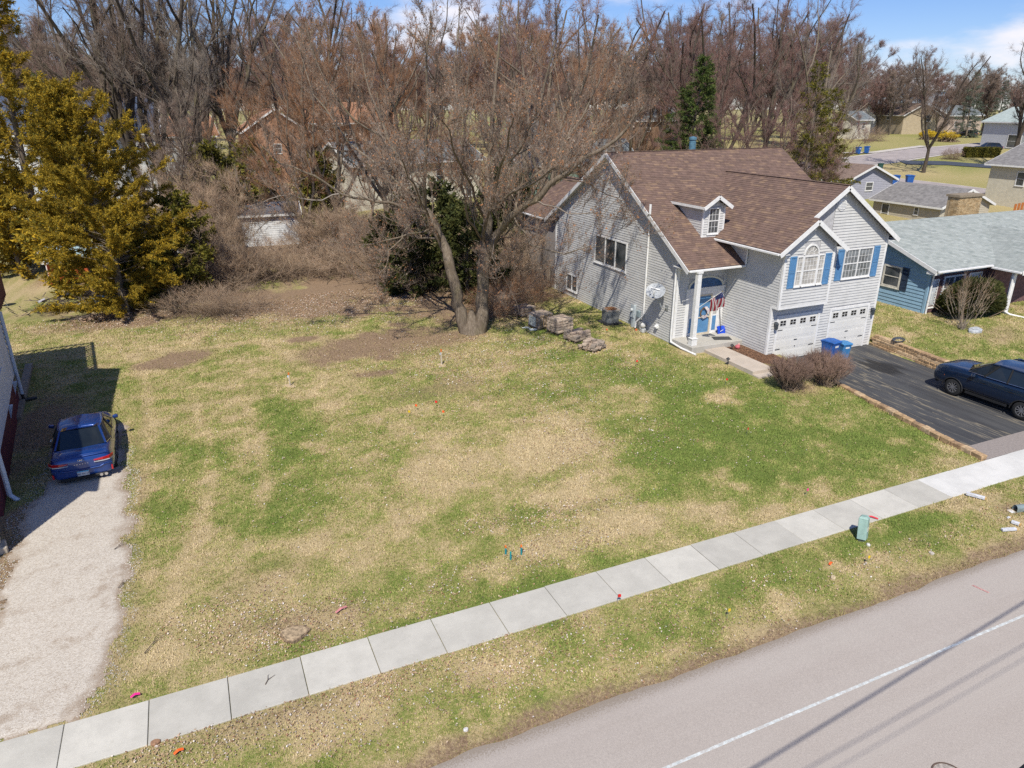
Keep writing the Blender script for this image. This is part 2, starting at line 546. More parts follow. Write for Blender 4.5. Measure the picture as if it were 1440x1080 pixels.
# ------------------------------------------------------------------ road
def road_mat():
    m, nt, b = new_mat('old_road')
    pos = nd(nt, 'ShaderNodeNewGeometry').outputs['Position']
    mp = nd(nt, 'ShaderNodeMapping', {'Scale': (.06, 1.0, 1.0)}); nt.links.new(pos, mp.inputs['Vector'])
    n1 = noise(nt, mp.outputs[0], 1.3, 5, .6); n2 = noise(nt, pos, 90, 3, .8); n3 = noise(nt, pos, .5, 4, .6); n4 = noise(nt, pos, 30, 4, .8)
    c = ramp(nt, n1, [(.3, (.375, .332, .295)), (.5, (.395, .352, .315)), (.7, (.41, .37, .33))])
    c = mixc(nt, mrange(nt, n3, .42, .7, 0, .22), c, (.345, .30, .265))
    k = math_n(nt, 'MULTIPLY', mrange(nt, n2, .3, .7, .82, 1.16), mrange(nt, n4, .3, .7, .9, 1.08))
    kc = nd(nt, 'ShaderNodeCombineColor')
    for i in range(3): nt.links.new(k, kc.inputs[i])
    c = mixc(nt, 1.0, c, kc.outputs[0], 'MULTIPLY')
    spk = nd(nt, 'ShaderNodeTexVoronoi', {'Scale': 5.0}); nt.links.new(pos, spk.inputs['Vector'])
    c = mixc(nt, mrange(nt, spk.outputs['Distance'], .03, .05, .55, 0), c, (.07, .06, .055))
    y = nd(nt, 'ShaderNodeSeparateXYZ'); nt.links.new(pos, y.inputs[0])
    ed = mrange(nt, math_n(nt, 'ADD', y.outputs['Y'], mrange(nt, n4, .2, .8, -.25, .25)), 9.25, 9.5, 0, .8)
    c = mixc(nt, ed, c, (.22, .18, .14))
    nt.links.new(c, b.inputs['Base Color']); b.inputs['Roughness'].default_value = .9; b.inputs['Specular IOR Level'].default_value = .2
    return m
# road surface with a crumbling, uneven edge
rx = np.arange(-160, 260, .25)
ye = 9.5 + (fbm(rx, rx * 0, .9) - .5) * .22 + (fbm(rx, rx * 0 + 5, 6) - .5) * .2
V = np.concatenate([np.stack([rx, rx * 0 - .6, rx * 0 - .055], -1), np.stack([rx, rx * 0 + 5, rx * 0 - .02], -1), np.stack([rx, ye, rx * 0 - .062], -1), np.stack([rx, ye + .02, rx * 0 - .14], -1)])
n = len(rx); q = []
for r in range(3):
    i = np.arange(n - 1); q.append(np.stack([r * n + i, r * n + i + 1, (r + 1) * n + i + 1, (r + 1) * n + i], -1))
road = link('road', mesh_np('road', V, [np.concatenate(q)], False), road_mat()); road['kind'] = 'structure'
def rz(y): return -.02 - .042 * (y - 5) / 4.5 if y > 5 else -.02
lm = mat('lane_paint', (.55, .58, .57), .7, .15, 9, dirt=((.44, .41, .38), 14, .45, .8))
mb = MB(); x = -60.0
while x < 120:
    mb.add([(x, 7.67, rz(7.67) + .005), (x + 2, 7.67, rz(7.67) + .005), (x + 2, 7.735, rz(7.735) + .005), (x, 7.735, rz(7.735) + .005)], [(0, 1, 2, 3)]); x += 2
mb.build('painted_line', lm, road)
p = AT(1320, 1078, 9.75)
mh = MB(); mh.lathe([(.30, .0), (.30, .01), (.275, .01), (.275, .002)], (11.2, 5.42, -.022), 32)
mc = G(1326, 1086)
o = thing('manhole_cover', 'x', 'manhole cover', (11.2, 5.42, -.02))
mh.build('rim', mat('tarred_rim', (.12, .08, .06), .8, .3, 20), o)
mh = MB(); mh.lathe([(.27, .004), (.0, .005)], (11.2, 5.42, -.022), 32); mh.build('lid', mat('cast_iron', (.36, .32, .28), .8, .25, 20), o)
tag(o, 'round manhole cover with dark rim in the road at the bottom edge', 'manhole cover')
mb = MB(); mb.add([(16.95, 9.0, -.052), (17.02, 8.99, -.052), (17.1, 8.62, -.049), (17.04, 8.62, -.049)], [(0, 1, 2, 3)])
mb.build('sprayed_mark', mat('pink_spray', (.5, .27, .25), .8, .3, 30), road)

# ------------------------------------------------------------------ sidewalk: one slab after another
def concrete(name, col, d=.25):
    m, nt, b = new_mat(name)
    pos = nd(nt, 'ShaderNodeNewGeometry').outputs['Position']; oi = nd(nt, 'ShaderNodeObjectInfo')
    n1 = noise(nt, pos, 1.4, 6, .65); n2 = noise(nt, pos, 70, 3, .8); n3 = noise(nt, pos, 7, 6, .75)
    k = math_n(nt, 'MULTIPLY', mrange(nt, n1, .3, .7, .9, 1.06), mrange(nt, n2, .3, .7, .93, 1.05))
    k = math_n(nt, 'MULTIPLY', k, mrange(nt, oi.outputs['Random'], 0, 1, .89, 1.04))
    kc = nd(nt, 'ShaderNodeCombineColor')
    for i in range(3): nt.links.new(k, kc.inputs[i])
    c = mixc(nt, 1.0, col, kc.outputs[0], 'MULTIPLY')
    c = mixc(nt, mrange(nt, n3, .52, .75, 0, d * 1.3), c, (col[0] * .62, col[1] * .6, col[2] * .56))
    nt.links.new(c, b.inputs['Base Color']); b.inputs['Roughness'].default_value = .88; b.inputs['Specular IOR Level'].default_value = .2
    bump(nt, b, n2, .08, .004)
    return m
M_SLAB, M_SLABN = concrete('worn_concrete', (.51, .49, .435)), concrete('new_concrete', (.60, .59, .56), .08)
sidewalk = bpy.data.objects.new('sidewalk', None); COL.objects.link(sidewalk); sidewalk['kind'] = 'structure'
k = 0; x = -15.86
while x < 40:
    w = 1.516
    new = x > 20.3
    mb = MB(); y0, y1 = 12.14 + random.uniform(-.012, .012), 13.36 + random.uniform(-.012, .012)
    t = [random.uniform(-.006, .006) for _ in range(4)]
    z = .018
    g2 = .008 if not new else .005
    mb.add([(x + g2, y0, -.14), (x + w - g2, y0, -.14), (x + w - g2, y1, -.14), (x + g2, y1, -.14), (x + g2, y0, z + t[0]), (x + w - g2, y0, z + t[1]), (x + w - g2, y1, z + t[2]), (x + g2, y1, z + t[3])],
           [(0, 3, 2, 1), (4, 5, 6, 7), (0, 1, 5, 4), (1, 2, 6, 5), (2, 3, 7, 6), (3, 0, 4, 7)])
    mb.build('slab', M_SLABN if new else M_SLAB, sidewalk, bev=.007)
    x += w

# ------------------------------------------------------------------ gravel drive on the left
def gravel_mask(x, y):
    xr = np.interp(y, [12, 13.3, 14.2, 15.3, 17, 19, 21.5, 24, 29], [-3.75, -3.6, -3.1, -2.95, -2.85, -2.85, -3.0, -3.2, -3.6])
    xl = np.interp(y, [12, 13.3, 14, 15, 16.5, 18, 20, 22, 24, 26], [-9, -8, -6.6, -6.0, -5.9, -5.8, -5.75, -5.7, -5.6, -5.5])
    j = (fbm(x, y, .55, 4) - .5) * .85
    a = np.minimum(xr - x, x - xl) + j
    a = np.minimum(a, (28.3 - y) * .4 + j)
    a = np.minimum(a, (y - 13.42) * 2 + .1 + j * .3)
    return a
s = .08
ax_, ay_ = np.meshgrid(np.arange(-9, -2.2, s), np.arange(13.38, 29, s))
gm = gravel_mask(ax_, ay_)
az_ = H(ax_, ay_) + .012 + np.clip(gm, -.2, .3) * .06 + (fbm(ax_, ay_, .3, 2) - .5) * .012
cell = (gm[:-1, :-1] > 0)
i2 = np.arange(ax_.size).reshape(ax_.shape)
q = np.stack([i2[:-1, :-1], i2[:-1, 1:], i2[1:, 1:], i2[1:, :-1]], -1)[cell]
u, inv = np.unique(q, return_inverse=True)
me = mesh_np('gravel_driveway', np.stack([ax_, ay_, az_], -1).reshape(-1, 3)[u], [inv.reshape(-1, 4)], True)
set_attr(me, 'edge', gm.ravel()[u])
def gravel_mat():
    m, nt, b = new_mat('crushed_limestone')
    pos = nd(nt, 'ShaderNodeNewGeometry').outputs['Position']
    ed = nd(nt, 'ShaderNodeAttribute', attribute_name='edge').outputs['Fac']
    v = nd(nt, 'ShaderNodeTexVoronoi', {'Scale': 42.0}); nt.links.new(pos, v.inputs['Vector'])
    n1 = noise(nt, pos, 1.1, 6, .7); n2 = noise(nt, pos, 6, 6, .75); n3 = noise(nt, pos, 50, 3, .8)
    hs = nd(nt, 'ShaderNodeSeparateColor'); nt.links.new(v.outputs['Color'], hs.inputs[0])
    c = ramp(nt, hs.outputs[0], [(0, (.38, .33, .27)), (.4, (.48, .43, .365)), (1, (.57, .525, .46))])
    f = math_n(nt, 'ADD', mrange(nt, n1, .52, .74, 0, .75), mrange(nt, n2, .56, .74, 0, .55))
    f = math_n(nt, 'ADD', f, mrange(nt, ed, .0, .34, .85, 0))
    f = math_n(nt, 'MULTIPLY', f, mrange(nt, n3, .3, .6, .45, 1.1), clamp=True)
    c = mixc(nt, f, c, (.27, .2, .14))
    nt.links.new(c, b.inputs['Base Color']); b.inputs['Roughness'].default_value = .95; b.inputs['Specular IOR Level'].default_value = .1
    bump(nt, b, v.outputs['Distance'], .6, .012)
    return m
gd = link('gravel_driveway', me, gravel_mat()); gd['kind'] = 'structure'

# ------------------------------------------------------------------ asphalt drive on the right
def asphalt_mat():
    m, nt, b = new_mat('sealed_asphalt')
    pos = nd(nt, 'ShaderNodeNewGeometry').outputs['Position']
    mp = nd(nt, 'ShaderNodeMapping', {'Scale': (1.0, .09, 1.0), 'Rotation': (0, 0, rad(5))}); nt.links.new(pos, mp.inputs['Vector'])
    n1 = noise(nt, mp.outputs[0], 2.6, 5, .6); n2 = noise(nt, pos, 60, 3, .8); n3 = noise(nt, mp.outputs[0], .75, 5, .62, .5); n4 = noise(nt, pos, .8, 5, .6)
    c = ramp(nt, n1, [(.3, (.045, .045, .048)), (.55, (.066, .067, .07)), (.75, (.10, .098, .095))])
    c = mixc(nt, mrange(nt, n4, .52, .72, 0, .7), c, (.09, .088, .085))
    w = math_n(nt, 'ABSOLUTE', math_n(nt, 'SUBTRACT', n3, .5))
    c = mixc(nt, mrange(nt, w, .001, .011, .7, 0), c, (.25, .215, .155))
    k = mrange(nt, n2, .3, .7, .75, 1.25)
    kc = nd(nt, 'ShaderNodeCombineColor')
    for i in range(3): nt.links.new(k, kc.inputs[i])
    c = mixc(nt, 1.0, c, kc.outputs[0], 'MULTIPLY')
    # an oil patch before the right-hand garage door
    vv = nd(nt, 'ShaderNodeVectorMath', operation='DISTANCE'); nt.links.new(pos, vv.inputs[0]); vv.inputs[1].default_value = (28.6, 21.6, 0)
    d = math_n(nt, 'ADD', vv.outputs['Value'], mrange(nt, n1, .3, .7, -.5, .5))
    c = mixc(nt, mrange(nt, d, .4, 1.1, .8, 0), c, (.018, .017, .016))
    nt.links.new(c, b.inputs['Base Color']); b.inputs['Roughness'].default_value = .75; b.inputs['Specular IOR Level'].default_value = .3
    bump(nt, b, n2, .12, .005)
    return m
yy = np.arange(14.35, 24.6, .25)
V = np.concatenate([np.stack([drv_x0(yy) - .1, yy, yy * 0 + .0], -1), np.stack([drv_x1(yy) + .12, yy, yy * 0 + .0], -1)])
i = np.arange(len(yy) - 1); nn = len(yy)
dv = link('asphalt_driveway', mesh_np('asphalt_driveway', V, [np.stack([i, nn + i, nn + i + 1, i + 1], -1)]), asphalt_mat()); dv['kind'] = 'structure'
yy = np.array([13.37, 14.349])
V = [(drv_x0(13.37) - .1, 13.37, .006), (drv_x1(13.37) + .6, 13.37, .006), (drv_x1(14.35) + .12, 14.349, .002), (drv_x0(14.35) - .1, 14.349, .002)]
ap = link('driveway_apron', mesh_np('driveway_apron', V, [np.array([[0, 1, 2, 3]])]), mat('apron_asphalt', (.27, .235, .215), .9, .12, 14, bmp=.3)); ap['kind'] = 'structure'
V = [(24.2, 9.5, -.05), (29.8, 9.5, -.05), (29.6, 12.13, .01), (24.4, 12.13, .01)]
ap = link('driveway_crossing', mesh_np('driveway_crossing', V, [np.array([[0, 1, 2, 3]])]), mat('apron_asphalt', (.3, .26, .24))); ap['kind'] = 'structure'

# ------------------------------------------------------------------ grass blades, dead leaves, loose stones
def lawn_ok(x, y):
    ok = (y > 9.45) & ~((y > 12.165) & (y < 13.335)) & (gravel_mask(x, y) < .02)
    ok &= ~((x > drv_x0(y) - .1) & (x < drv_x1(y) + .15) & (y > 9.4) & (y < 24.5))
    ok &= ~((x > 21.0) & (y > 27.5) & (x < 33) & (y < 41)) & ~((x > 24) & (x < 31.2) & (y > 24))
    ok &= ~((x > 20.8) & (x < 24.2) & (y > 25.8) & (y < 28)) & ~((x > 21.6) & (x < 24.3) & (y > 21.2) & (y < 26))
    ok &= ~((x < -6.7) & (y < 33))
    ok &= ~((x > 24.1) & (x < 29.9) & (y < 12.2))
    return ok
def in_view(x, y, m=40):
    f = x * FWD[0] + y * FWD[1]; r = x * _R[0] + y * _R[1]
    w = f * math.cos(PITCH) + CAM_H * math.sin(PITCH)
    u = 720 + FPX * r / w
    v = 540 + FPX * (CAM_H * math.cos(PITCH) - f * math.sin(PITCH)) / w
    return (u > -m) & (u < 1440 + m) & (v < 1080 + m) & (f > 5)
N = 2300000
bx = rng.uniform(-12, 46, N); by = rng.uniform(9.4, 46, N)
f = bx * FWD[0] + by * FWD[1]
keep = in_view(bx, by) & lawn_ok(bx, by)
bx, by, f = bx[keep], by[keep], f[keep]
bg, bl = turf(bx, by)
dens = 1.0 / (1 + (f / 24) ** 2)
keep = rng.random(len(bx)) < dens * (1 - .8 * bl) * 1.25
bx, by, f, bg, bl = bx[keep], by[keep], f[keep], bg[keep], bl[keep]
n = len(bx)
a = rng.uniform(0, 2 * math.pi, n); ln = rng.uniform(.028, .065, n) * (1 + f / 70); wd = rng.uniform(.005, .0095, n) * (1 + f / 28)
lean = rng.uniform(.3, 1.25, n)
z = H(bx, by) + (fbm(bx, by, .5, 3) - .5) * .035 - .004
dx, dy = np.cos(a), np.sin(a)
p0 = np.stack([bx - dy * wd, by + dx * wd, z], -1); p1 = np.stack([bx + dy * wd, by - dx * wd, z], -1)
p2 = np.stack([bx + dx * ln * np.sin(lean), by + dy * ln * np.sin(lean), z + ln * np.cos(lean)], -1)
V = np.stack([p0, p1, p2], 1).reshape(-1, 3)
me = mesh_np('grass', V, [np.arange(3 * n).reshape(-1, 3)])
set_attr(me, 'g', np.repeat(np.clip(bg + rng.normal(0, .2, n), 0, 1), 3)); set_attr(me, 'l', np.repeat(bl, 3))
gr = link('grass', me, turf_material('grass_blades', True)); gr['kind'] = 'stuff'
tag(gr, 'short spring grass, half straw and half green, over the whole lawn', 'grass')

LEAF = blobs([(450, 870, 2.2, .9, 1), (350, 860, 2, 1.2, .9), (350, 1030, 3, .6, 1.3), (450, 985, 3, .6, .9), (250, 1060, 2, .5, .9), (640, 900, 4, 2, .45), (700, 735, 1.6, .6, .7), (830, 715, 2.2, .6, .8),
              (780, 770, 2.5, .7, .6), (560, 400, 8, 7, .5), (640, 500, 5, 4, .4), (420, 440, 7, 5, .5), (1000, 880, 5, 1.2, .4), (760, 520, 5, 5, .35), (170, 450, 4, 3, .6), (600, 960, 4, 1, .5), (850, 620, 3, 2, .3), (1290, 770, 2, .5, .4), (1420, 715, 1, .4, .9), (500, 640, 8, 5, .12), (900, 560, 6, 5, .12)])
N = 420000
lx = rng.uniform(-10, 34, N); ly = rng.uniform(9.6, 46, N)
k = in_view(lx, ly) & (lawn_ok(lx, ly)); lx, ly = lx[k], ly[k]
d = field(LEAF, lx, ly, (fbm(lx, ly, 1.2) - .5) * 1.6) * (.35 + fbm(lx, ly, .35, 2)) + .008
k = rng.random(len(lx)) < d * 1.0; lx, ly = lx[k], ly[k]; n = len(lx)
s = rng.uniform(.010, .026, n) * (1 + (lx * FWD[0] + ly * FWD[1]) / 80); a = rng.uniform(0, 6.28, n); tl = rng.uniform(-.7, .7, n); t2 = rng.uniform(-.7, .7, n)
ex = np.stack([np.cos(a) * np.cos(tl), np.sin(a) * np.cos(tl), np.sin(tl)], -1) * s[:, None]
ey = np.stack([-np.sin(a) * np.cos(t2), np.cos(a) * np.cos(t2), np.sin(t2)], -1) * (s * .7)[:, None]
c = np.stack([lx, ly, H(lx, ly) + .03 + rng.uniform(0, .02, n)], -1)
V = np.stack([c - ex, c - ey, c + ex, c + ey + np.array([0, 0, .008])], 1).reshape(-1, 3)
dl = link('dead_leaves', mesh_np('dead_leaves', V, [np.arange(4 * n).reshape(-1, 4)]),
          mat_leaf('dry_leaf', [(.2, .1, .05), (.3, .18, .1), (.42, .29, .18), (.5, .4, .3), (.62, .58, .54), (.26, .13, .07), (.45, .33, .24), (.36, .24, .15)], .8, .1))
dl['kind'] = 'stuff'; tag(dl, 'dead brown and bleached leaves scattered over the lawn', 'leaves')

n = 16000
sx = rng.uniform(-8, -2.5, n * 3); sy = rng.uniform(13.4, 26.5, n * 3)
k = (gravel_mask(sx, sy) > -.3) & (rng.random(n * 3) < .5); sx, sy = sx[k], sy[k]; n = len(sx)
s = rng.uniform(.007, .02, n); a = rng.uniform(0, 6.28, n); z = H(sx, sy) + .014
V = []
for j in range(3):
    V.append(np.stack([sx + s * np.cos(a + j * 2.1), sy + s * np.sin(a + j * 2.1), z], -1))
V.append(np.stack([sx, sy, z + s * .9], -1))
V = np.stack(V, 1).reshape(-1, 3); b0 = np.arange(n)[:, None] * 4
F = np.concatenate([b0 + np.array([[0, 1, 3]]), b0 + np.array([[1, 2, 3]]), b0 + np.array([[2, 0, 3]])])
gs = link('gravel', mesh_np('gravel', V, [F]), mat_leaf('gravel_stone', [(.4, .37, .33), (.55, .52, .47), (.62, .6, .56), (.3, .26, .22)], .9, 0))
gs['kind'] = 'stuff'; tag(gs, 'loose pale gravel on the drive behind the blue sedan', 'gravel')
# ================================================================== building helpers
class Wall:
    """a vertical wall plane: u runs along it, n points outwards"""
    def __init__(s, o, u, n):
        s.o = Vector(o); s.u = Vector(u); s.n = Vector(n)
    def P(s, u, z, n=0.0):
        return s.o + s.u * u + s.n * n + Vector((0, 0, z))
    def box(s, mb, u0, u1, z0, z1, n0, n1):
        if u0 > u1: u0, u1 = u1, u0
        q = [s.P(u0, z0, n0), s.P(u1, z0, n0), s.P(u1, z0, n1), s.P(u0, z0, n1), s.P(u0, z1, n0), s.P(u1, z1, n0), s.P(u1, z1, n1), s.P(u0, z1, n1)]
        return mb.add(q, [(0, 3, 2, 1), (4, 5, 6, 7), (0, 1, 5, 4), (1, 2, 6, 5), (2, 3, 7, 6), (3, 0, 4, 7)])

def spans(poly, t, ax=1):
    xs = []
    n = len(poly)
    for i in range(n):
        a, b = poly[i], poly[(i + 1) % n]
        if (a[ax] <= t) != (b[ax] <= t):
            k = (t - a[ax]) / (b[ax] - a[ax]); xs.append(a[1 - ax] + k * (b[1 - ax] - a[1 - ax]))
    xs.sort()
    return [(xs[i], xs[i + 1]) for i in range(0, len(xs) - 1, 2)]

def cut(iv, holes):
    out = []
    for a, b in iv:
        segs = [(a, b)]
        for h0, h1 in holes:
            ns = []
            for c, d in segs:
                if h1 <= c or h0 >= d: ns.append((c, d)); continue
                if h0 > c: ns.append((c, h0))
                if h1 < d: ns.append((h1, d))
            segs = ns
        out += segs
    return [(a, b) for a, b in out if b - a > .02]

def siding(w, poly, holes, parent, m, step=.125, out=.004, lip=None, name='siding_boards', seam=3.6):
    """overlapping boards, course by course, round the openings"""
    if lip is None: lip = .016 if abs(w.n.x) > .7 else .026
    V = []; F = []
    z0 = min(p[1] for p in poly); z1 = max(p[1] for p in poly)
    z = z0
    while z < z1 - .01:
        zt = min(z + step, z1)
        iv = cut(spans(poly, z + (zt - z) * .55), [(h[0], h[1]) for h in holes if h[2] < zt - .03 and h[3] > z + .03])
        for a, b in iv:
            c = a; sg = random.uniform(.6, 1) * seam
            while c < b - .01:
                d = min(b, c + sg); sg = seam
                if b - d < .5: d = b
                e = random.uniform(-.002, .002)
                k = len(V)
                V += [w.P(c, z, out), w.P(d, z, out), w.P(d, z, out + lip + e), w.P(c, z, out + lip + e), w.P(d, zt, out), w.P(c, zt, out)]
                F += [(k, k + 1, k + 2, k + 3), (k + 3, k + 2, k + 4, k + 5)]
                c = d
        z += step
    mb = MB(); mb.v = [tuple(p) for p in V]; mb.f = F
    o = mb.build(name, m, parent, 'stuff')
    return o

def shingles(o, u, v, poly, parent, m, row=.145, tab=.31, name='shingles', lift=.018, th=.007):
    """roof courses laid from the eave up; u along the eave, v up the slope (both unit vectors)"""
    o = Vector(o); u = Vector(u); v = Vector(v); n = u.cross(v).normalized()
    if n.z < 0: n = -n
    V = []; F = []
    t = min(p[1] for p in poly); t1 = max(p[1] for p in poly); r = 0
    while t < t1 - .02:
        te = min(t + row, t1)
        for a, b in spans(poly, t + (te - t) * .5):
            c = a - random.uniform(0, tab)
            while c < b:
                d = c + tab * random.uniform(.8, 1.2)
                c0, d0 = max(a, c), min(b, d - .006)
                if d0 - c0 > .02:
                    h = lift + random.uniform(-.003, .004) ; k = len(V)
                    q = [(c0, t, 0.0), (d0, t, 0.0), (d0, t, h), (c0, t, h), (d0, te + .01, .003), (c0, te + .01, .003)]
                    V += [o + u * x + v * y + n * zz for x, y, zz in q]
                    F += [(k, k + 1, k + 2, k + 3), (k + 3, k + 2, k + 4, k + 5), (k + 1, k + 4, k + 2), (k, k + 3, k + 5)]
                c = d
        t += row; r += 1
    mb = MB(); mb.v = [tuple(p) for p in V]; mb.f = F
    mb.build(name, m, parent, 'stuff')

def slope(name, pts, parent, m_deck, m_sh, th=.06, row=.145, tab=.31):
    """a roof plane given by its corners (eave edge first: pts[0] -> pts[1])"""
    pts = [Vector(p) for p in pts]
    u = (pts[1] - pts[0]).normalized()
    nn = None
    for q in pts[2:]:
        c = u.cross(q - pts[0])
        if c.length > .1: nn = c.normalized(); break
    if nn.z < 0: nn = -nn
    v = nn.cross(u).normalized()
    poly = [((p - pts[0]).dot(u), (p - pts[0]).dot(v)) for p in pts]
    mb = MB(); k = len(pts)
    lo = [p - nn * th for p in pts]
    mb.add(list(pts) + lo, [tuple(range(k)), tuple(range(k, 2 * k))[::-1]] + [(i, k + i, k + (i + 1) % k, (i + 1) % k) for i in range(k)])
    o = mb.build(name, m_deck, parent)
    shingles(pts[0] + nn * .001, u, v, poly, o, m_sh, row, tab)
    return o

WHITE = mat('white_trim', (.74, .735, .72), .5, .06, 5, dirt=((.5, .48, .44), 3, .64, .3))
GLASS = None
def glass_mat():
    m, nt, b = new_mat('window_glass')
    pos = nd(nt, 'ShaderNodeNewGeometry').outputs['Position']
    n = noise(nt, pos, .9, 3)
    c = ramp(nt, n, [(.35, (.035, .042, .046)), (.6, (.12, .125, .13))])
    nt.links.new(c, b.inputs['Base Color']); b.inputs['Roughness'].default_value = .06; b.inputs['Specular IOR Level'].default_value = .7
    bump(nt, b, noise(nt, pos, 1.5, 2), .04, .02)
    return m
GLASS = glass_mat()
CURT = mat('window_blind', (.42, .40, .37), .4, .2, 3, spec=.6)

def window(w, u0, u1, z0, z1, parent, cols=0, rows=0, sash=True, fw=.06, m=None, glass=None, mul=1, name='window', sill=True, depth=.05):
    """frame with panes, meeting rail and glazing bars; mul = number of lights side by side"""
    m = m or WHITE
    fr = MB()
    w.box(fr, u0, u1, z0, z0 + fw, .0, depth); w.box(fr, u0, u1, z1 - fw, z1, .0, depth)
    w.box(fr, u0, u0 + fw, z0 + fw, z1 - fw, .0, depth); w.box(fr, u1 - fw, u1, z0 + fw, z1 - fw, .0, depth)
    L_ = (u1 - u0 - fw * 2) / mul
    for i in range(1, mul):
        uu = u0 + fw + L_ * i; w.box(fr, uu - fw * .5, uu + fw * .5, z0 + fw, z1 - fw, .0, depth)
    f = fr.build(name, m, parent)
    for i in range(mul):
        a = u0 + fw + L_ * i + (fw * .5 if i else 0); b = u0 + fw + L_ * (i + 1) - (fw * .5 if i < mul - 1 else 0)
        za, zb = z0 + fw, z1 - fw; zm = (za + zb) / 2
        if sash:
            mb = MB(); w.box(mb, a, b, zm - .022, zm + .022, .006, depth * .75); mb.build('meeting_rail', m, f)
            for c, d in ((za, zm - .022), (zm + .022, zb)):
                mb = MB(); w.box(mb, a, b, c, d, .002, .012); mb.build('pane', glass or GLASS, f)
        else:
            mb = MB(); w.box(mb, a, b, za, zb, .002, .012); mb.build('pane', glass or GLASS, f)
        if cols:
            g = MB()
            for k in range(1, cols):
                uu = a + (b - a) * k / cols; w.box(g, uu - .007, uu + .007, za, zb, .012, .02)
            for k in range(1, rows):
                zz = za + (zb - za) * k / rows
                if sash and abs(zz - zm) < .04: continue
                w.box(g, a, b, zz - .007, zz + .007, .012, .019)
            g.build('glazing_bars', m, f)
    if sill:
        mb = MB(); w.box(mb, u0 - .03, u1 + .03, z0 - .04, z0 - .001, 0, depth + .03); mb.build('sill', m, f)
    return f

def shutter(w, u0, u1, z0, z1, parent, m):
    mb = MB()
    for a, b in ((u0, u0 + .05), (u1 - .05, u1)): w.box(mb, a, b, z0, z1, .02, .055)
    for a, b in ((z0, z0 + .07), (z1 - .07, z1), ((z0 + z1) / 2 - .04, (z0 + z1) / 2 + .04)): w.box(mb, u0 + .05, u1 - .05, a, b, .02, .055)
    s = mb.build('shutter', m, parent)
    z = z0 + .07; sl = MB()
    while z < z1 - .09:
        if abs(z + .02 - (z0 + z1) / 2) > .06:
            a = w.P(u0 + .05, z, .045); b = w.P(u1 - .05, z, .045); c = w.P(u1 - .05, z + .035, .022); d = w.P(u0 + .05, z + .035, .022)
            sl.add([a, b, c, d], [(0, 1, 2, 3)])
        z += .036
    sl.build('louvres', m, s, 'stuff')
    bk = MB(); w.box(bk, u0 + .05, u1 - .05, z0 + .07, z1 - .07, .012, .02); bk.build('shutter_back', m, s)
    return s

def gutter(p0, p1, parent, m, s=.11):
    p0 = Vector(p0); p1 = Vector(p1)
    mb = MB(); mb.beam(p0, p1, s, s * .9); mb.build('gutter', m, parent, bev=.015)

def pipe(pts, parent, m, r=.045, name='downspout', n=6):
    mb = MB(); mb.tube(pts, r, n); return mb.build(name, m, parent)

# ================================================================== the grey house with the blue shutters
SID = mat('grey_vinyl', (.555, .55, .535), .55, .05, 2.2, dirt=((.36, .35, .33), 1.2, .6, .3))
SHW = mat('wall_sheathing', (.45, .445, .45), .7)
SHG = mat('brown_shingle', (.2, .12, .1), .9, .12, 3, isl=[(.135, .088, .07), (.16, .104, .083), (.175, .115, .09), (.15, .096, .077), (.168, .109, .086), (.16, .102, .082), (.235, .155, .105), (.172, .112, .088), (.145, .096, .078), (.165, .107, .085), (.25, .165, .11)], bmp=.5)
DECK = mat('roof_edge', (.09, .06, .055), .8)
BLU = mat('blue_paint', (.095, .235, .43), .55, .08, 3, dirt=((.16, .27, .4), 2, .55, .5))
CONC = concrete('porch_concrete', (.45, .43, .39), .3)

XW, XE, XG0, XG1 = 21.1, 32.6, 24.12, 30.95
YF, YB, YR, ZR, PM = 27.65, 40.3, 34.2, 9.15, .618
YG, YU, XR, ZW, PW = 24.35, 23.95, 27.5, 8.1, .68
house = thing('split_level_house', 'pale grey house with brown shingle roof, blue shutters and two white garage doors', 'house', (24.0, 30.0, 0))
zf = lambda y: ZR - PM * abs(YR - y)
zw = lambda x: ZW - PW * abs(XR - x)
mb = MB()
mb.prism([(YF, -.2), (YF, zf(YF) - .1), (YR, ZR - .1), (YB, zf(YB) - .1), (YB, -.2)], 0, XW, XG0 + .3)
mb.prism([(30.2, -.2), (30.2, zf(30.2) - .1), (YR, ZR - .1), (YB, zf(YB) - .1), (YB, -.2)], 0, XG0 + .31, XE)
mb.build('wall', SHW, house)
mb = MB(); mb.prism([(XG0, -.2), (XG1, -.2), (XG1, zw(XG1) - .1), (XR, ZW - .1), (XG0, zw(XG0) - .1)], 1, YG + .001, 33.0); mb.build('garage_wing_wall', SHW, house)
XSM = 25.52; XU1 = 27.1
zs = lambda x: zw(XSM) - PW * abs(XSM - x)
mb = MB(); mb.prism([(XG0, 2.78), (XU1, 2.78), (XU1, zs(XU1) - .08), (XSM, zs(XSM) - .08), (XG0, zs(XG0) - .08)], 1, YU + .001, YG); mb.build('projecting_bay', SHW, house)

# --- gable wall (faces the empty lot)
WL = Wall((XW, 0, 0), (0, 1, 0), (-1, 0, 0))
WA = (32.1, 35.45, 3.06, 4.65); WB = (37.35, 38.75, .72, 1.75)
gable = [(YF, .12), (YB, .12), (YB, zf(YB) - .1), (YR, ZR - .1), (YF, zf(YF) - .1)]
siding(WL, gable, [WA, WB], house, SID, .128)
window(WL, WA[0], WA[1], WA[2], WA[3], house, 0, 0, False, .08, mul=3)
window(WL, WB[0], WB[1], WB[2], WB[3], house, 0, 0, False, .07, mul=2)
for y in (YF, YB):
    mb = MB(); WL.box(mb, y - .07, y + .07, .12, zf(y) - .16, .0, .03); mb.build('corner_board', WHITE, house)
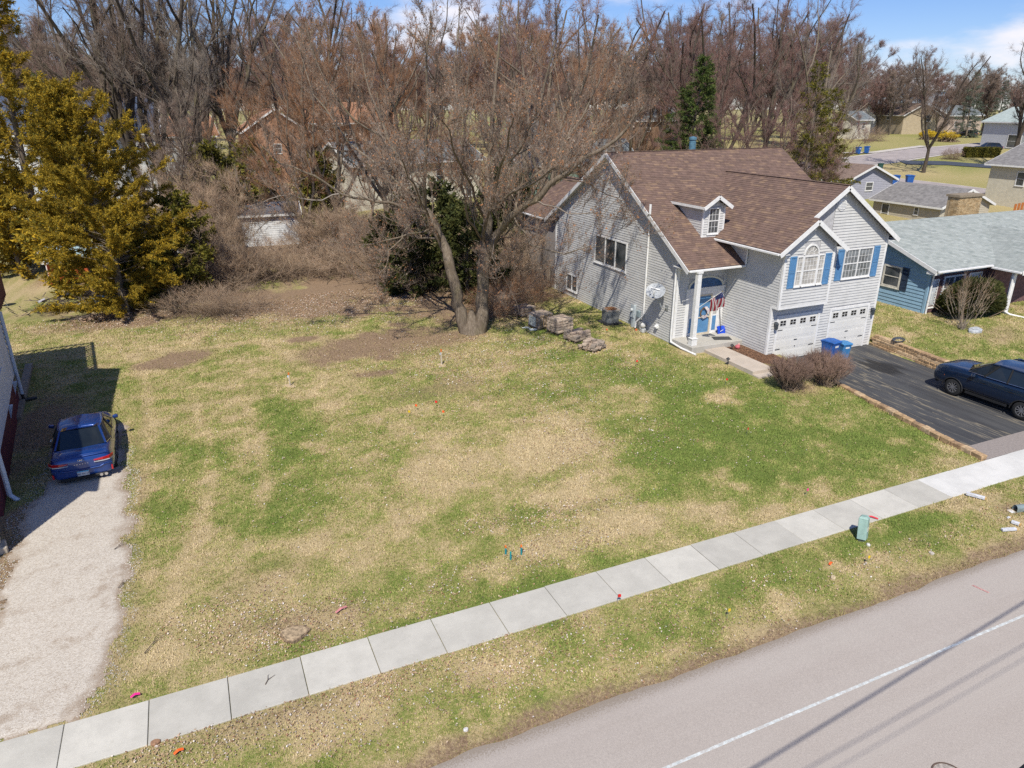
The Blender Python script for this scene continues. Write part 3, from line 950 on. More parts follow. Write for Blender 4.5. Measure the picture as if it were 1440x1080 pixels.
# --- porch wall with the front door
WP = Wall((0, YF, 0), (1, 0, 0), (0, -1, 0))
DX0, DX1 = 22.5, 23.32
siding(WP, [(XW, .65), (XG0, .65), (XG0, 4.75), (XW, 4.75)], [(21.72, 24.05, .65, 3.08), (21.85, 23.95, 3.0, 3.6)], house, SID, .128)
# --- wing side wall
WS = Wall((XG0, 0, 0), (0, 1, 0), (-1, 0, 0))
siding(WS, [(YG, .1), (YF, .1), (YF, zw(XG0) - .12), (YG, zw(XG0) - .12)], [], house, SID, .128)
siding(WS, [(YU, 2.78), (YG, 2.78), (YG, zw(XG0) - .12), (YU, zw(XG0) - .12)], [], house, SID, .128)
mb = MB(); mb.box(XG0 - .032, YU - .032, 2.76, XG0 + .09, YU + .09, zw(XG0) - .12); mb.build('corner_board', WHITE, house)
mb = MB(); mb.box(XG0 - .032, YG - .032, .05, XG0 + .09, YG + .09, 2.775); mb.build('corner_board', WHITE, house)
# --- street front
WG = Wall((0, YG, 0), (1, 0, 0), (0, -1, 0)); WU = Wall((0, YU, 0), (1, 0, 0), (0, -1, 0))
D1, D2 = (24.62, 27.1), (27.98, 30.42); DZ = 2.12
siding(WG, [(XG0, 0.03), (XG1, .03), (XG1, zw(XG1) - .12), (XR, ZW - .12), (XG0, zw(XG0) - .12)],
       [(D1[0] - .13, D1[1] + .13, 0, DZ + .13), (D2[0] - .13, D2[1] + .13, 0, DZ + .13), (28.15, 30.12, 3.62, 5.14), (XG0, XU1 + .05, 2.78, 9.0)], house, SID, .135)
siding(WU, [(XG0, 2.78), (XU1, 2.78), (XU1, zs(XU1) - .1), (XSM, zs(XSM) - .1), (XG0, zs(XG0) - .1)], [(24.82, 26.5, 3.68, 5.12), (25.18, 26.12, 5.1, 5.66)], house, SID, .135)
mb = MB(); mb.box(XU1 - .09, YU - .032, 2.78, XU1 + .032, YG - .03, zs(XU1) - .1); mb.build('corner_board', WHITE, house)
mb = MB(); mb.box(XG1 - .09, YG - .032, .0, XG1 + .032, YG + .1, zw(XG1) - .12); mb.build('corner_board', WHITE, house)
mb = MB(); mb.box(XG0 - .03, YU - .03, 2.68, XU1 + .03, YG - .004, 2.779); mb.build('bay_skirt', WHITE, house)
WR = Wall((XG1, 0, 0), (0, 1, 0), (1, 0, 0))
siding(WR, [(YG, .03), (33, .03), (33, zw(XG1) - .12), (YG, zw(XG1) - .12)], [], house, SID, .135)
# windows of the front
def arched(w, uc, r, z, parent):
    prof = [(r * math.cos(t), r * math.sin(t)) for t in np.linspace(0, math.pi, 15)]
    ring = MB(); vs = []
    for k, rr in ((0, r), (0, r - .07), (.05, r), (.05, r - .07)):
        vs += [w.P(uc + rr * math.cos(t), z + rr * 1.05 * math.sin(t), k) for t in np.linspace(0, math.pi, 15)]
    fs = []
    for i in range(14):
        fs += [(30 + i, 31 + i, 46 + i, 45 + i), (i, 30 + i, 31 + i, i + 1), (15 + i, 16 + i, 46 + i, 45 + i)]
    ring.add(vs, fs)
    f = ring.build('arched_window', WHITE, parent)
    pn = MB(); rr = r - .07
    pn.add([w.P(uc + rr * math.cos(t), z + rr * 1.05 * math.sin(t), .008) for t in np.linspace(0, math.pi, 15)], [tuple(range(15))]); pn.build('pane', CURT, f)
    g = MB()
    for t in np.linspace(0, math.pi, 6)[1:-1]:
        g.beam(w.P(uc + .16 * math.cos(t), z + .16 * math.sin(t), .014), w.P(uc + rr * math.cos(t), z + rr * 1.05 * math.sin(t), .014), .016, .012, w.n)
    a = [w.P(uc + .17 * math.cos(t), z + .17 * math.sin(t), .014) for t in np.linspace(0, math.pi, 9)]
    for i in range(8): g.beam(a[i], a[i + 1], .016, .012, w.n)
    g.build('glazing_bars', WHITE, f)
window(WU, 24.82, 25.2, 3.7, 5.1, house, 2, 6, True, .05, glass=CURT)
window(WU, 25.203, 26.117, 3.7, 5.1, house, 4, 6, True, .07, glass=CURT)
window(WU, 26.12, 26.5, 3.7, 5.1, house, 2, 6, True, .05, glass=CURT)
arched(WU, 25.65, .46, 5.13, house)
window(WG, 28.2, 30.08, 3.66, 5.1, house, 4, 4, True, .06, mul=2, glass=mat('grey_reflecting_pane', (.16, .175, .185), .15, .35, 2.2, spec=.7))
for w, a, b, c, d in ((WU, 24.4, 24.79, 3.66, 5.12), (WU, 26.53, 26.92, 3.66, 5.12), (WG, 27.75, 28.16, 3.62, 5.12), (WG, 30.12, 30.52, 3.62, 5.12)):
    shutter(w, a, b, c, d, house, BLU)
# gable vent
mb = MB()
c = WG.P(27.5, 7.2, .0)
mb.tube([c + Vector((0, -.0, 0)), c + Vector((0, -.05, 0))], [.27, .27], 20); v = mb.build('gable_vent', WHITE, house)
for i in range(6):
    h = -.17 + i * .068; hw = math.sqrt(.24 ** 2 - h ** 2)
    mb = MB(); mb.beam(c + Vector((-hw, -.062, h)), c + Vector((hw, -.062, h)), .02, .03); mb.build('slat', WHITE, v)
# garage doors
GD = mat('garage_door_paint', (.68, .67, .64), .5, .025, 1.5)
DARK = mat('dark_glass', (.02, .02, .024), .12, .2, 3)
BLK = mat('black_iron', (.025, .025, .028), .5)
for x0, x1 in (D1, D2):
    fr = MB(); WG.box(fr, x0 - .12, x0, 0.0, DZ + .12, 0, .045); WG.box(fr, x1, x1 + .12, 0.0, DZ + .12, 0, .045); WG.box(fr, x0, x1, DZ, DZ + .12, 0, .045)
    fr.build('garage_door_frame', WHITE, house)
    gd_ = MB(); WG.box(gd_, x0, x1, 0.01, DZ, -.03, .004); g = gd_.build('garage_door', GD, house)
    hh = DZ / 4
    for i in range(4):
        nco = 4
        pb = MB(); WG.box(pb, x0 + .01, x1 - .01, i * hh + .018, (i + 1) * hh - .006, .005, .016); pan = pb.build('door_panel', GD, g)
        if i < 3:
            rb = MB()
            for c in range(nco * 2):
                a = x0 + .07 + c * (x1 - x0 - .1) / (nco * 2); b = a + (x1 - x0 - .1) / (nco * 2) - .05
                WG.box(rb, a, b, i * hh + .1, (i + 1) * hh - .09, .0165, .023)
            rb.build('raised_fields', GD, pan)
        else:
            for c in range(nco):
                uc = x0 + (c + .5) * (x1 - x0) / nco
                wf = MB(); WG.box(wf, uc - .2, uc + .2, i * hh + .12, (i + 1) * hh - .09, .0165, .026); wfo = wf.build('door_window', GD, g)
                for a, b in ((-.17, -.015), (.015, .17)):
                    for zz in (0, 1):
                        za = i * hh + .15 + zz * .13
                        q = MB(); WG.box(q, uc + a, uc + b, za, za + .105, .027, .031); q.build('pane', DARK, wfo)
    for (a, b, z) in ((x0 + .03, x0 + .33, 1.6 - 1.05), (x0 + .03, x0 + .33, 1.5), (x1 - .33, x1 - .03, .55), (x1 - .33, x1 - .03, 1.5)):
        q = MB(); WG.box(q, a, b, z, z + .035, .018, .03); q.build('hinge_strap', BLK, g)
    xm = (x0 + x1) / 2
    q = MB(); WG.box(q, xm - .1, xm + .1, .93, .965, .018, .04); q.build('door_handle', BLK, g)
    q = MB(); WG.box(q, xm - .02, xm + .02, .6, .64, .018, .04); q.build('door_lock', BLK, g)
# wall lanterns
for u in (24.42, 30.72):
    mb = MB(); p = WG.P(u, 1.85, .02)
    WG.box(mb, u - .05, u + .05, 1.78, 1.98, .02, .05); mb.cyl(WG.P(u, 1.95, .05), WG.P(u, 1.95, .14), .015, n=6)
    mb.lathe([(.03, -.2), (.075, -.16), (.09, .08), (.11, .09), (.02, .19)], WG.P(u, 1.82, .15), 8); l_ = mb.build('wall_lantern', mat('lantern_metal', (.05, .06, .07), .35), house)
# --- roofs
# rear wing with its own ridge
RX, RZ = 24.6, 6.9
zr = lambda x: RZ - .55 * abs(RX - x)
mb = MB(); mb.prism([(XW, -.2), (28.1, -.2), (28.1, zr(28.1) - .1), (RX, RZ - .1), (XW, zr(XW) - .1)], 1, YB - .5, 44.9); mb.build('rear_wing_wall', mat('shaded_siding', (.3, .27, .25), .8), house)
slope('roof_rear_wing', [(XW - .35, 45.3, zr(XW - .35)), (XW - .35, 40.2, zr(XW - .35)), (RX, 37.0, RZ), (RX, 45.3, RZ)], house, DECK, SHG)
slope('roof_rear_wing', [(28.4, 40.2, zr(28.4)), (28.4, 45.3, zr(28.4)), (RX, 45.3, RZ), (RX, 37.0, RZ)], house, DECK, SHG)
gutter((XW - .42, 41.4, zr(XW - .35) - .06), (XW - .42, 45.2, zr(XW - .35) - .06), house, WHITE)
slope('roof_front', [(XW - .32, 26.42, zf(26.42)), (XG0 - .0, 26.42, zf(26.42)), (XG0, 28.2, zf(28.2)), (XR, 31.9, zf(31.9)), (31.3, 29.4, zf(29.4)), (XE + .3, 29.4, zf(29.4)), (XE + .3, YR, ZR), (XW - .32, YR, ZR)], house, DECK, SHG)
slope('roof_back', [(XE + .3, 41.3, zf(41.3)), (XW - .32, 41.3, zf(41.3)), (XW - .32, YR, ZR), (XE + .3, YR, ZR)], house, DECK, SHG)
EX0, EX1 = 23.52, 31.35
yv = lambda z: YR - (ZR - z) / PM
slope('roof_wing_left', [(EX0, yv(zw(EX0)) + .1, zw(EX0)), (EX0, YU - .3, zw(EX0)), (XSM, YU - .3, zw(XSM)), (XSM, YG - .3, zw(XSM)), (XR, YG - .3, ZW), (XR, yv(ZW) + .1, ZW)], house, DECK, SHG)
slope('roof_wing_right', [(EX1, YG - .3, zw(EX1)), (EX1, yv(zw(EX1)) + .1, zw(EX1)), (XR, yv(ZW) + .1, ZW), (XR, YG - .3, ZW)], house, DECK, SHG)
slope('roof_bay', [(27.55, YU - .3, zs(27.55)), (27.55, YG - .02, zs(27.55)), (XSM, YG - .02, zs(XSM)), (XSM, YU - .3, zs(XSM))], house, DECK, SHG)
def ridge_caps(p0, p1, parent, m):
    p0 = Vector(p0); p1 = Vector(p1); n = int((p1 - p0).length / .28); mb = MB()
    for i in range(n): mb.beam(p0.lerp(p1, i / n) + Vector((0, 0, .004)), p0.lerp(p1, (i + .97) / n) + Vector((0, 0, -.004)), .2, .012)
    mb.build('ridge_caps', m, parent, 'stuff')
ridge_caps((XW - .3, YR, ZR + .008), (XE + .28, YR, ZR + .008), house, SHG)
ridge_caps((XR, YG - .29, ZW + .008), (XR, yv(ZW), ZW + .008), house, SHG)
# rake and eave trim
def rake(p0, p1, w=.035, h=.2, drop=.12, off=(0, 0, 0)):
    o = Vector(off); mb = MB(); mb.beam(Vector(p0) + o - Vector((0, 0, drop)), Vector(p1) + o - Vector((0, 0, drop)), w, h); return mb.build('rake_board', WHITE, house)
x = XW - .345
rake((x, 26.4, zf(26.4)), (x, YR, ZR)); rake((x, 41.32, zf(41.32)), (x, YR, ZR))
y = YG - .325
rake((EX1 + .02, y, zw(EX1 + .02)), (XR, y, ZW)); rake((XSM, y, zw(XSM)), (XR, y, ZW))
y = YU - .325
rake((EX0 - .02, y, zw(EX0 - .02)), (XSM, y, zs(XSM))); rake((27.57, y, zs(27.57)), (XSM, y, zs(XSM)))
sf = MB()
sf.prism([(26.5, zf(26.5) - .07), (YF - .01, zf(26.5) - .07), (YF - .01, zf(26.5) - .1), (26.5, zf(26.5) - .1)], 0, XW - .3, XG0); sf.build('porch_ceiling', WHITE, house)
def soffit(pts, th=.02):
    mb = MB(); n = len(pts); mb.add(list(pts) + [(a, b, c - th) for a, b, c in pts], [tuple(range(n)), tuple(range(n, 2 * n))[::-1]] + [(i, (i + 1) % n, n + (i + 1) % n, n + i) for i in range(n)]); mb.build('soffit', WHITE, house)
soffit([(XW - .33, 26.5, zf(26.5) - .09), (XW - .002, 26.5, zf(26.5) - .09), (XW - .002, YR, ZR - .09), (XW - .33, YR, ZR - .09)])
soffit([(XW - .33, 41.2, zf(41.2) - .09), (XW - .002, 41.2, zf(41.2) - .09), (XW - .002, YR, ZR - .09), (XW - .33, YR, ZR - .09)])
soffit([(EX0 + .02, YU - .3, zw(EX0) - .1), (XG0 - .02, YU - .3, zw(EX0) - .1), (XG0 - .02, 28.2, zw(EX0) - .1), (EX0 + .02, 28.2, zw(EX0) - .1)])
soffit([(XG1 + .02, YG - .3, zw(EX1) - .1), (EX1 - .02, YG - .3, zw(EX1) - .1), (EX1 - .02, 30, zw(EX1) - .1), (XG1 + .02, 30, zw(EX1) - .1)])
gutter((XW - .3, 26.37, zf(26.42) - .07), (XG0 - .02, 26.37, zf(26.42) - .07), house, WHITE)
gutter((EX0 - .06, YU - .28, zw(EX0) - .07), (EX0 - .06, 28.2, zw(EX0) - .07), house, WHITE)
gutter((EX1 + .06, YG - .28, zw(EX1) - .07), (EX1 + .06, 30, zw(EX1) - .07), house, WHITE)
gutter((XW - .3, 41.35, zf(41.3) - .07), (XE + .3, 41.35, zf(41.3) - .07), house, WHITE)
# downspouts
pipe([(XW - .09, 30.1, zf(30.1) - .25), (XW - .09, 30.1, 1.2), (XW - .25, 30.5, .75), (XW - .28, 30.5, .45)], house, WHITE, .05)
pipe([(XW - .36, 29.75, zf(29.75) + .55), (XW - .36, 29.75, zf(29.75) + .1), (XW - .3, 30.05, zf(29.9) - .2)], house, WHITE, .06, 'vent_pipe', 8)
pipe([(XW - .12, 26.75, zf(26.5) - .1), (XW - .12, YF - .05, zf(26.5) - .22), (XW - .12, YF - .06, .75), (XW - .12, YF - .1, .5), (XW - .1, 26.7, .42), (XW + .02, 25.75, .37)], house, WHITE, .055)
pipe([(EX0 - .02, 26.55, zw(EX0) - .12), (XG0 - .08, 26.3, zw(EX0) - .32), (XG0 - .08, 26.3, zf(26.42) + .02)], house, WHITE, .045)
# flue
mb = MB(); FX, FY = 26.8, 34.75
mb.lathe([(.19, 0), (.19, .78), (.165, .8), (.165, .86), (.215, .87), (.215, 1.0), (.0, 1.05)], (FX, FY, zf(FY) - .02), 20)
mb.build('flue_pipe', mat('teal_metal', (.09, .19, .26), .45, .15, 8), house)
# dormer
DYF = 28.2; dx0, dx1, dxc = 22.78, 24.02, 23.4
zb = zf(DYF); ze = 6.93; zp = ze + .85 * .62
dm = MB(); yb_ = YR - (ZR - ze) / PM + .3
dm.prism([(DYF, zb - .05), (DYF, ze), (yb_, ze), (DYF + .05, zb - .06)], 0, dx0, dx1)
dm.prism([(dx0, ze - .001), (dx1, ze - .001), (dxc, zp - .22)], 1, DYF, DYF + 1)
dmo = dm.build('dormer', SHW, house)
WD = Wall((0, DYF, 0), (1, 0, 0), (0, -1, 0))
siding(WD, [(dx0, zb + .02), (dx1, zb + .02), (dx1, ze), (dxc, zp - .24), (dx0, ze)], [(23.05, 23.75, 5.55, 6.85)], house, SID, .12)
WDL = Wall((dx0, 0, 0), (0, 1, 0), (-1, 0, 0))
siding(WDL, [(DYF, zb), (DYF, ze), (yb_ - .1, ze)], [], house, SID, .12)
window(WD, 23.06, 23.74, 5.57, 6.84, dmo, 3, 4, True, .06)
for u in (dx0, dx1):
    mb = MB(); mb.box(u - .05, DYF - .028, zb - .0, u + .05, DYF + .05, ze); mb.build('corner_board', WHITE, dmo)
mb = MB(); mb.box(dx0 - .06, DYF - .04, zb - .1, dx1 + .06, DYF + .02, zb + .03); mb.build('dormer_base_trim', WHITE, dmo)
ov = .85
yq = lambda z: YR - (ZR - z) / PM
sl = .62
zee = zp - ov * sl
slope('dormer_roof', [(dxc - ov, yq(zee) + .05, zee), (dxc - ov, DYF - .3, zee), (dxc, DYF - .3, zp), (dxc, yq(zp) + .05, zp)], house, DECK, SHG)
slope('dormer_roof', [(dxc + ov, DYF - .3, zee), (dxc + ov, yq(zee) + .05, zee), (dxc, yq(zp) + .05, zp), (dxc, DYF - .3, zp)], house, DECK, SHG)
rake((dxc - ov, DYF - .32, zee), (dxc, DYF - .32, zp), .035, .17, .1); rake((dxc + ov, DYF - .32, zee), (dxc, DYF - .32, zp), .035, .17, .1)
mb = MB(); mb.beam((dxc - ov - .015, DYF - .3, zee - .06), (dxc - ov - .015, yq(zee), zee - .06), .04, .12); mb.build('dormer_fascia', WHITE, house)
mb = MB(); mb.beam((dxc + ov + .015, DYF - .3, zee - .06), (dxc + ov + .015, yq(zee), zee - .06), .04, .12); mb.build('dormer_fascia', WHITE, house)
# porch: slab, column, door, fanlight
PZ = .65
mb = MB(); mb.box(XW - .02, 26.0, .0, XG0 - .004, YF - .005, PZ); mb.build('porch_slab', CONC, house, bev=.015)
cx, cy = 21.34, 26.34
mb = MB(); mb.box(cx - .11, cy - .11, PZ + .35, cx + .11, cy + .11, zf(26.5) - .1); col_ = mb.build('porch_column', WHITE, house, bev=.008)
mb = MB(); mb.box(cx - .15, cy - .15, PZ, cx + .15, cy + .15, PZ + .33); mb.build('column_plinth', WHITE, col_, bev=.012)
mb = MB(); mb.box(cx - .17, cy - .17, PZ + .331, cx + .17, cy + .17, PZ + .37); mb.build('column_cap', WHITE, col_)
mb = MB(); mb.box(cx - .14, cy - .14, zf(26.5) - .22, cx + .14, cy + .14, zf(26.5) - .101); mb.build('column_capital', WHITE, col_)
mb = MB(); WP.box(mb, XW + .0, XW + .13, PZ, zf(26.5) - .1, .02, .05); mb.build('corner_board', WHITE, house)
tr = MB()
WP.box(tr, 21.72, 22.42, PZ, 3.0, .0, .05); WP.box(tr, 23.34, 24.04, PZ, 3.0, 0, .05); WP.box(tr, 22.42, 23.34, 2.72, 3.0, 0, .05); WP.box(tr, 21.68, 24.08, 3.0, 3.08, 0, .09)
tro = tr.build('door_surround', WHITE, house)
WHT2 = mat('white_door_frame', (.7, .66, .6), .5)
d_ = MB(); WP.box(d_, 22.42, 22.5, PZ, 2.72, .001, .06); WP.box(d_, 23.26, 23.34, PZ, 2.72, .001, .06); WP.box(d_, 22.5, 23.26, 2.64, 2.72, .001, .06); WP.box(d_, 22.5, 23.26, PZ + .0, PZ + .08, .001, .06); WP.box(d_, 22.5, 23.26, 1.52, 1.57, .012, .055)
dr = d_.build('storm_door_frame', mat('brass_white', (.6, .52, .4), .4), house)
q = MB(); WP.box(q, 22.5, 23.26, PZ + .08, 2.64, .001, .01); do = q.build('front_door', BLU, house)
for za, zb2 in ((.85, 1.4), (1.65, 2.1), (2.2, 2.55)):
    for ua, ub in ((22.56, 22.84), (22.92, 23.2)):
        q = MB(); WP.box(q, ua, ub, za, zb2, .0105, .02); q.build('door_panel', BLU, do)
q = MB(); q.lathe([(.0, .03), (.025, .02), (.03, 0), (.015, -.02)], WP.P(23.2, 1.5, .05), 8); q.build('door_knob', mat('brass', (.5, .35, .12), .3, metal=.8), do)
sl_ = MB(); WP.box(sl_, 23.45, 23.68, PZ + .15, 1.55, .051, .058); sl_.build('sidelight_panel', BLU, tro)
sl_ = MB(); WP.box(sl_, 23.45, 23.68, 1.65, 2.5, .051, .058); sl_.build('sidelight_pane', CURT, tro)
sl_ = MB(); WP.box(sl_, 22.02, 22.25, PZ + .15, 1.55, .051, .058); sl_.build('sidelight_panel', BLU, tro)
# fanlight (a low elliptical arch)
fa = [(22.88 + 1.1 * math.cos(t), 3.09 + .56 * math.sin(t)) for t in np.linspace(0, math.pi, 21)]
fi = [(22.88 + .98 * math.cos(t), 3.1 + .46 * math.sin(t)) for t in np.linspace(0, math.pi, 21)]
mb = MB(); mb.add([WP.P(u, z, .06) for u, z in fa] + [WP.P(u, z, .06) for u, z in fi] + [WP.P(u, z, .0) for u, z in fa] + [WP.P(u, z, .0) for u, z in fi],
                  [(i, i + 1, 22 + i, 21 + i) for i in range(20)] + [(i, 42 + i, 43 + i, i + 1) for i in range(20)] + [(21 + i, 22 + i, 64 + i, 63 + i) for i in range(20)])
fo = mb.build('fanlight', mat('cream_trim', (.62, .6, .5), .5), house)
mb = MB(); mb.add([WP.P(u, z, .03) for u, z in fi], [tuple(range(21))]); mb.build('fanlight_panel', mat('navy_paint', (.03, .10, .24), .4), fo)
# foundation strip
mb = MB(); WL.box(mb, YF - .0, YB, -.1, .118, .0, .012); mb.build('foundation', mat('foundation_concrete', (.3, .29, .27), .9, .2, 5), house)
mb = MB(); WG.box(mb, D1[1] + .13, D2[0] - .13, -.05, .028, -.0, .02); mb.build('foundation', CONC, house)
# ================================================================== things on and at the grey house
def satellite_dish():
    t = thing('satellite_dish', 'grey oval satellite dish on the gable wall of the grey house', 'satellite dish', (XW - .02, 28.45, 2.3))
    GM = mat('dish_grey', (.36, .38, .40), .5, .06, 5)
    n = Vector((-.55, -.55, .62)).normalized(); c = Vector((XW - .62, 28.45, 2.95))
    a = n.cross(Vector((0, 0, 1))).normalized(); b = a.cross(n)
    V = [c - n * .09]; F = []
    R_ = [(.12, -.085), (.26, -.05), (.4, -.01), (.44, .0)]
    for r, h in R_:
        for k in range(24):
            s = 2 * math.pi * k / 24; V.append(c + n * h + a * (r * 1.1 * math.cos(s)) + b * (r * .95 * math.sin(s)))
    for k in range(24): F.append((0, 1 + k, 1 + (k + 1) % 24))
    for i in range(3):
        for k in range(24): F.append((1 + i * 24 + k, 1 + (i + 1) * 24 + k, 1 + (i + 1) * 24 + (k + 1) % 24, 1 + i * 24 + (k + 1) % 24))
    m0 = len(V); V2 = [p - n * .012 for p in V]; F2 = [tuple(m0 + i for i in f[::-1]) for f in F]
    mb = MB(); mb.add(V + V2, F + F2); mb.build('reflector', GM, t, smooth=True)
    mb = MB(); mb.beam(c + a * -.2 + n * -.03 + b * .08, c + a * .26 + n * -.015 + b * .16, .05, .006, n); mb.build('logo_strip', WHITE, t)
    mb = MB(); mb.tube([Vector((XW - .02, 28.25, 2.05)), Vector((XW - .3, 28.3, 2.1)), c - n * .1], .028, 8); mb.build('mast', mat('galvanised', (.4, .42, .43), .4, metal=.5), t)
    mb = MB(); mb.box(XW - .03, 28.12, 1.9, XW - .022, 28.38, 2.2); mb.build('mount_plate', mat('galvanised', (.4, .42, .43)), t)
    mb = MB(); mb.tube([c - b * .4, c - b * .3 + n * .45], .018, 6); mb.build('feed_arm', GM, t)
    mb = MB(); e = c - b * .3 + n * .45; mb.beam(e, e - n * .1 + b * .03, .1, .12); mb.build('receiver', mat('pale_plastic', (.55, .55, .53), .5), t)
satellite_dish()
GALV = mat('galvanised', (.4, .42, .43), .4, metal=.5)

def ac_unit():
    c = G(878, 466); c = Vector((20.25, 32.1, float(H(20.25, 32.1))))
    t = thing('air_conditioner', 'grey air conditioning condenser with rusty fan top beside the gable wall', 'air conditioner', c)
    AM = mat('ac_grey', (.22, .225, .22), .5, .15, 8)
    mb = MB(); mb.box(-.5, -.5, 0, .5, .5, .08); mb.build('pad', mat('black_pad', (.04, .04, .04), .8), t, local=True)
    pr = [(.4 * math.copysign(abs(math.cos(s)) ** .5, math.cos(s)), .4 * math.copysign(abs(math.sin(s)) ** .5, math.sin(s))) for s in np.linspace(0, 2 * math.pi, 25)[:-1]]
    mb = MB(); mb.prism([(x * .97, y * .97) for x, y in pr], 2, .1, .74); b = mb.build('cabinet', AM, t, local=True)
    for k in range(14):
        z = .14 + k * .042
        mb = MB(); mb.prism(pr, 2, z, z + .018); mb.build('louvre', AM, b, local=True)
    mb = MB(); mb.prism([(x * 1.03, y * 1.03) for x, y in pr], 2, .742, .8); mb.build('top', mat('ac_top', (.33, .31, .28), .6, .1, 6, dirt=((.33, .13, .04), 9, .5, .8)), t, local=True)
    mb = MB()
    for r in (.1, .16, .22, .28, .33):
        p = [(r * math.cos(s), r * math.sin(s), .815) for s in np.linspace(0, 2 * math.pi, 19)]
        for i in range(18): mb.beam(p[i], p[i + 1], .012, .012)
    for k in range(8):
        s = k * math.pi / 4; mb.beam((0, 0, .812), (.34 * math.cos(s), .34 * math.sin(s), .812), .012, .01)
    mb.build('fan_grille', mat('rusty_wire', (.35, .16, .06), .8, .3, 12), t, local=True)
ac_unit()

def utility_stack():
    y0 = 30.95
    t = thing('electric_meter', 'tall grey electric service box with meter on the gable wall', 'utility meter', (XW, y0, float(H(XW, y0))))
    BX = mat('meter_grey', (.42, .47, .5), .5, .06, 5)
    mb = MB(); mb.box(XW - .2, y0 - .1, .25, XW - .03, y0 + .1, 1.55); mb.build('riser_box', BX, t, bev=.012)
    mb = MB(); mb.box(XW - .24, y0 - .16, .9, XW - .201, y0 + .16, 1.6); mb.build('meter_box', BX, t, bev=.012)
    mb = MB(); mb.cyl((XW - .24, y0, 1.32), (XW - .36, y0, 1.32), .085, n=14); mb.build('meter_dial', mat('meter_glass', (.5, .52, .52), .15), t)
    t = thing('telecom_box', 'small grey telephone box beside the electric meter on the gable wall', 'utility box', (XW, 30.55, float(H(XW, 30.5))))
    mb = MB(); mb.box(XW - .17, 30.42, 1.0, XW - .025, 30.66, 1.35); mb.build('upper_box', mat('box_blue_grey', (.25, .31, .33), .5), t, bev=.01)
    mb = MB(); mb.box(XW - .16, 30.36, .62, XW - .025, 30.64, .96); mb.build('lower_box', mat('box_grey', (.38, .38, .37), .5), t, bev=.01)
    t = thing('gas_meter', 'white gas meter with grey pipes low on the gable wall', 'gas meter', (XW, 29.95, float(H(XW, 29.9))))
    mb = MB(); mb.lathe([(0, 0), (.11, .02), (.14, .1), (.13, .2), (.06, .26), (0, .27)], (XW - .24, 29.85, .62), 14); mb.build('regulator', mat('meter_white', (.62, .61, .58), .5), t, smooth=True)
    mb = MB(); mb.box(XW - .34, 29.7, .36, XW - .12, 29.98, .6); mb.build('meter_body', mat('meter_white2', (.5, .51, .5), .5), t, bev=.04)
    mb = MB(); mb.tube([(XW - .25, 30.15, .2), (XW - .25, 30.15, .75), (XW - .25, 29.95, .8)], .022, 6); mb.tube([(XW - .22, 29.7, .52), (XW - .22, 29.55, .52), (XW - .02, 29.55, .52)], .02, 6); mb.build('pipes', GALV, t)
    t = thing('vent_hood', 'small white dryer vent on the siding below the satellite dish', 'vent', (XW, 28.9, .85))
    mb = MB(); mb.prism([(-.0, 0), (-.16, 0), (-.16, .06), (-.03, .2), (0, .2)], 1, -.1, .1); mb.build('hood', WHITE, t, local=True)
    mb = MB()
    for i in range(3): mb.box(-.155, -.09, .005 + i * .02, -.16, .09, .015 + i * .02)
    mb.build('flap', mat('vent_flap', (.5, .5, .48), .5), t, local=True)
utility_stack()

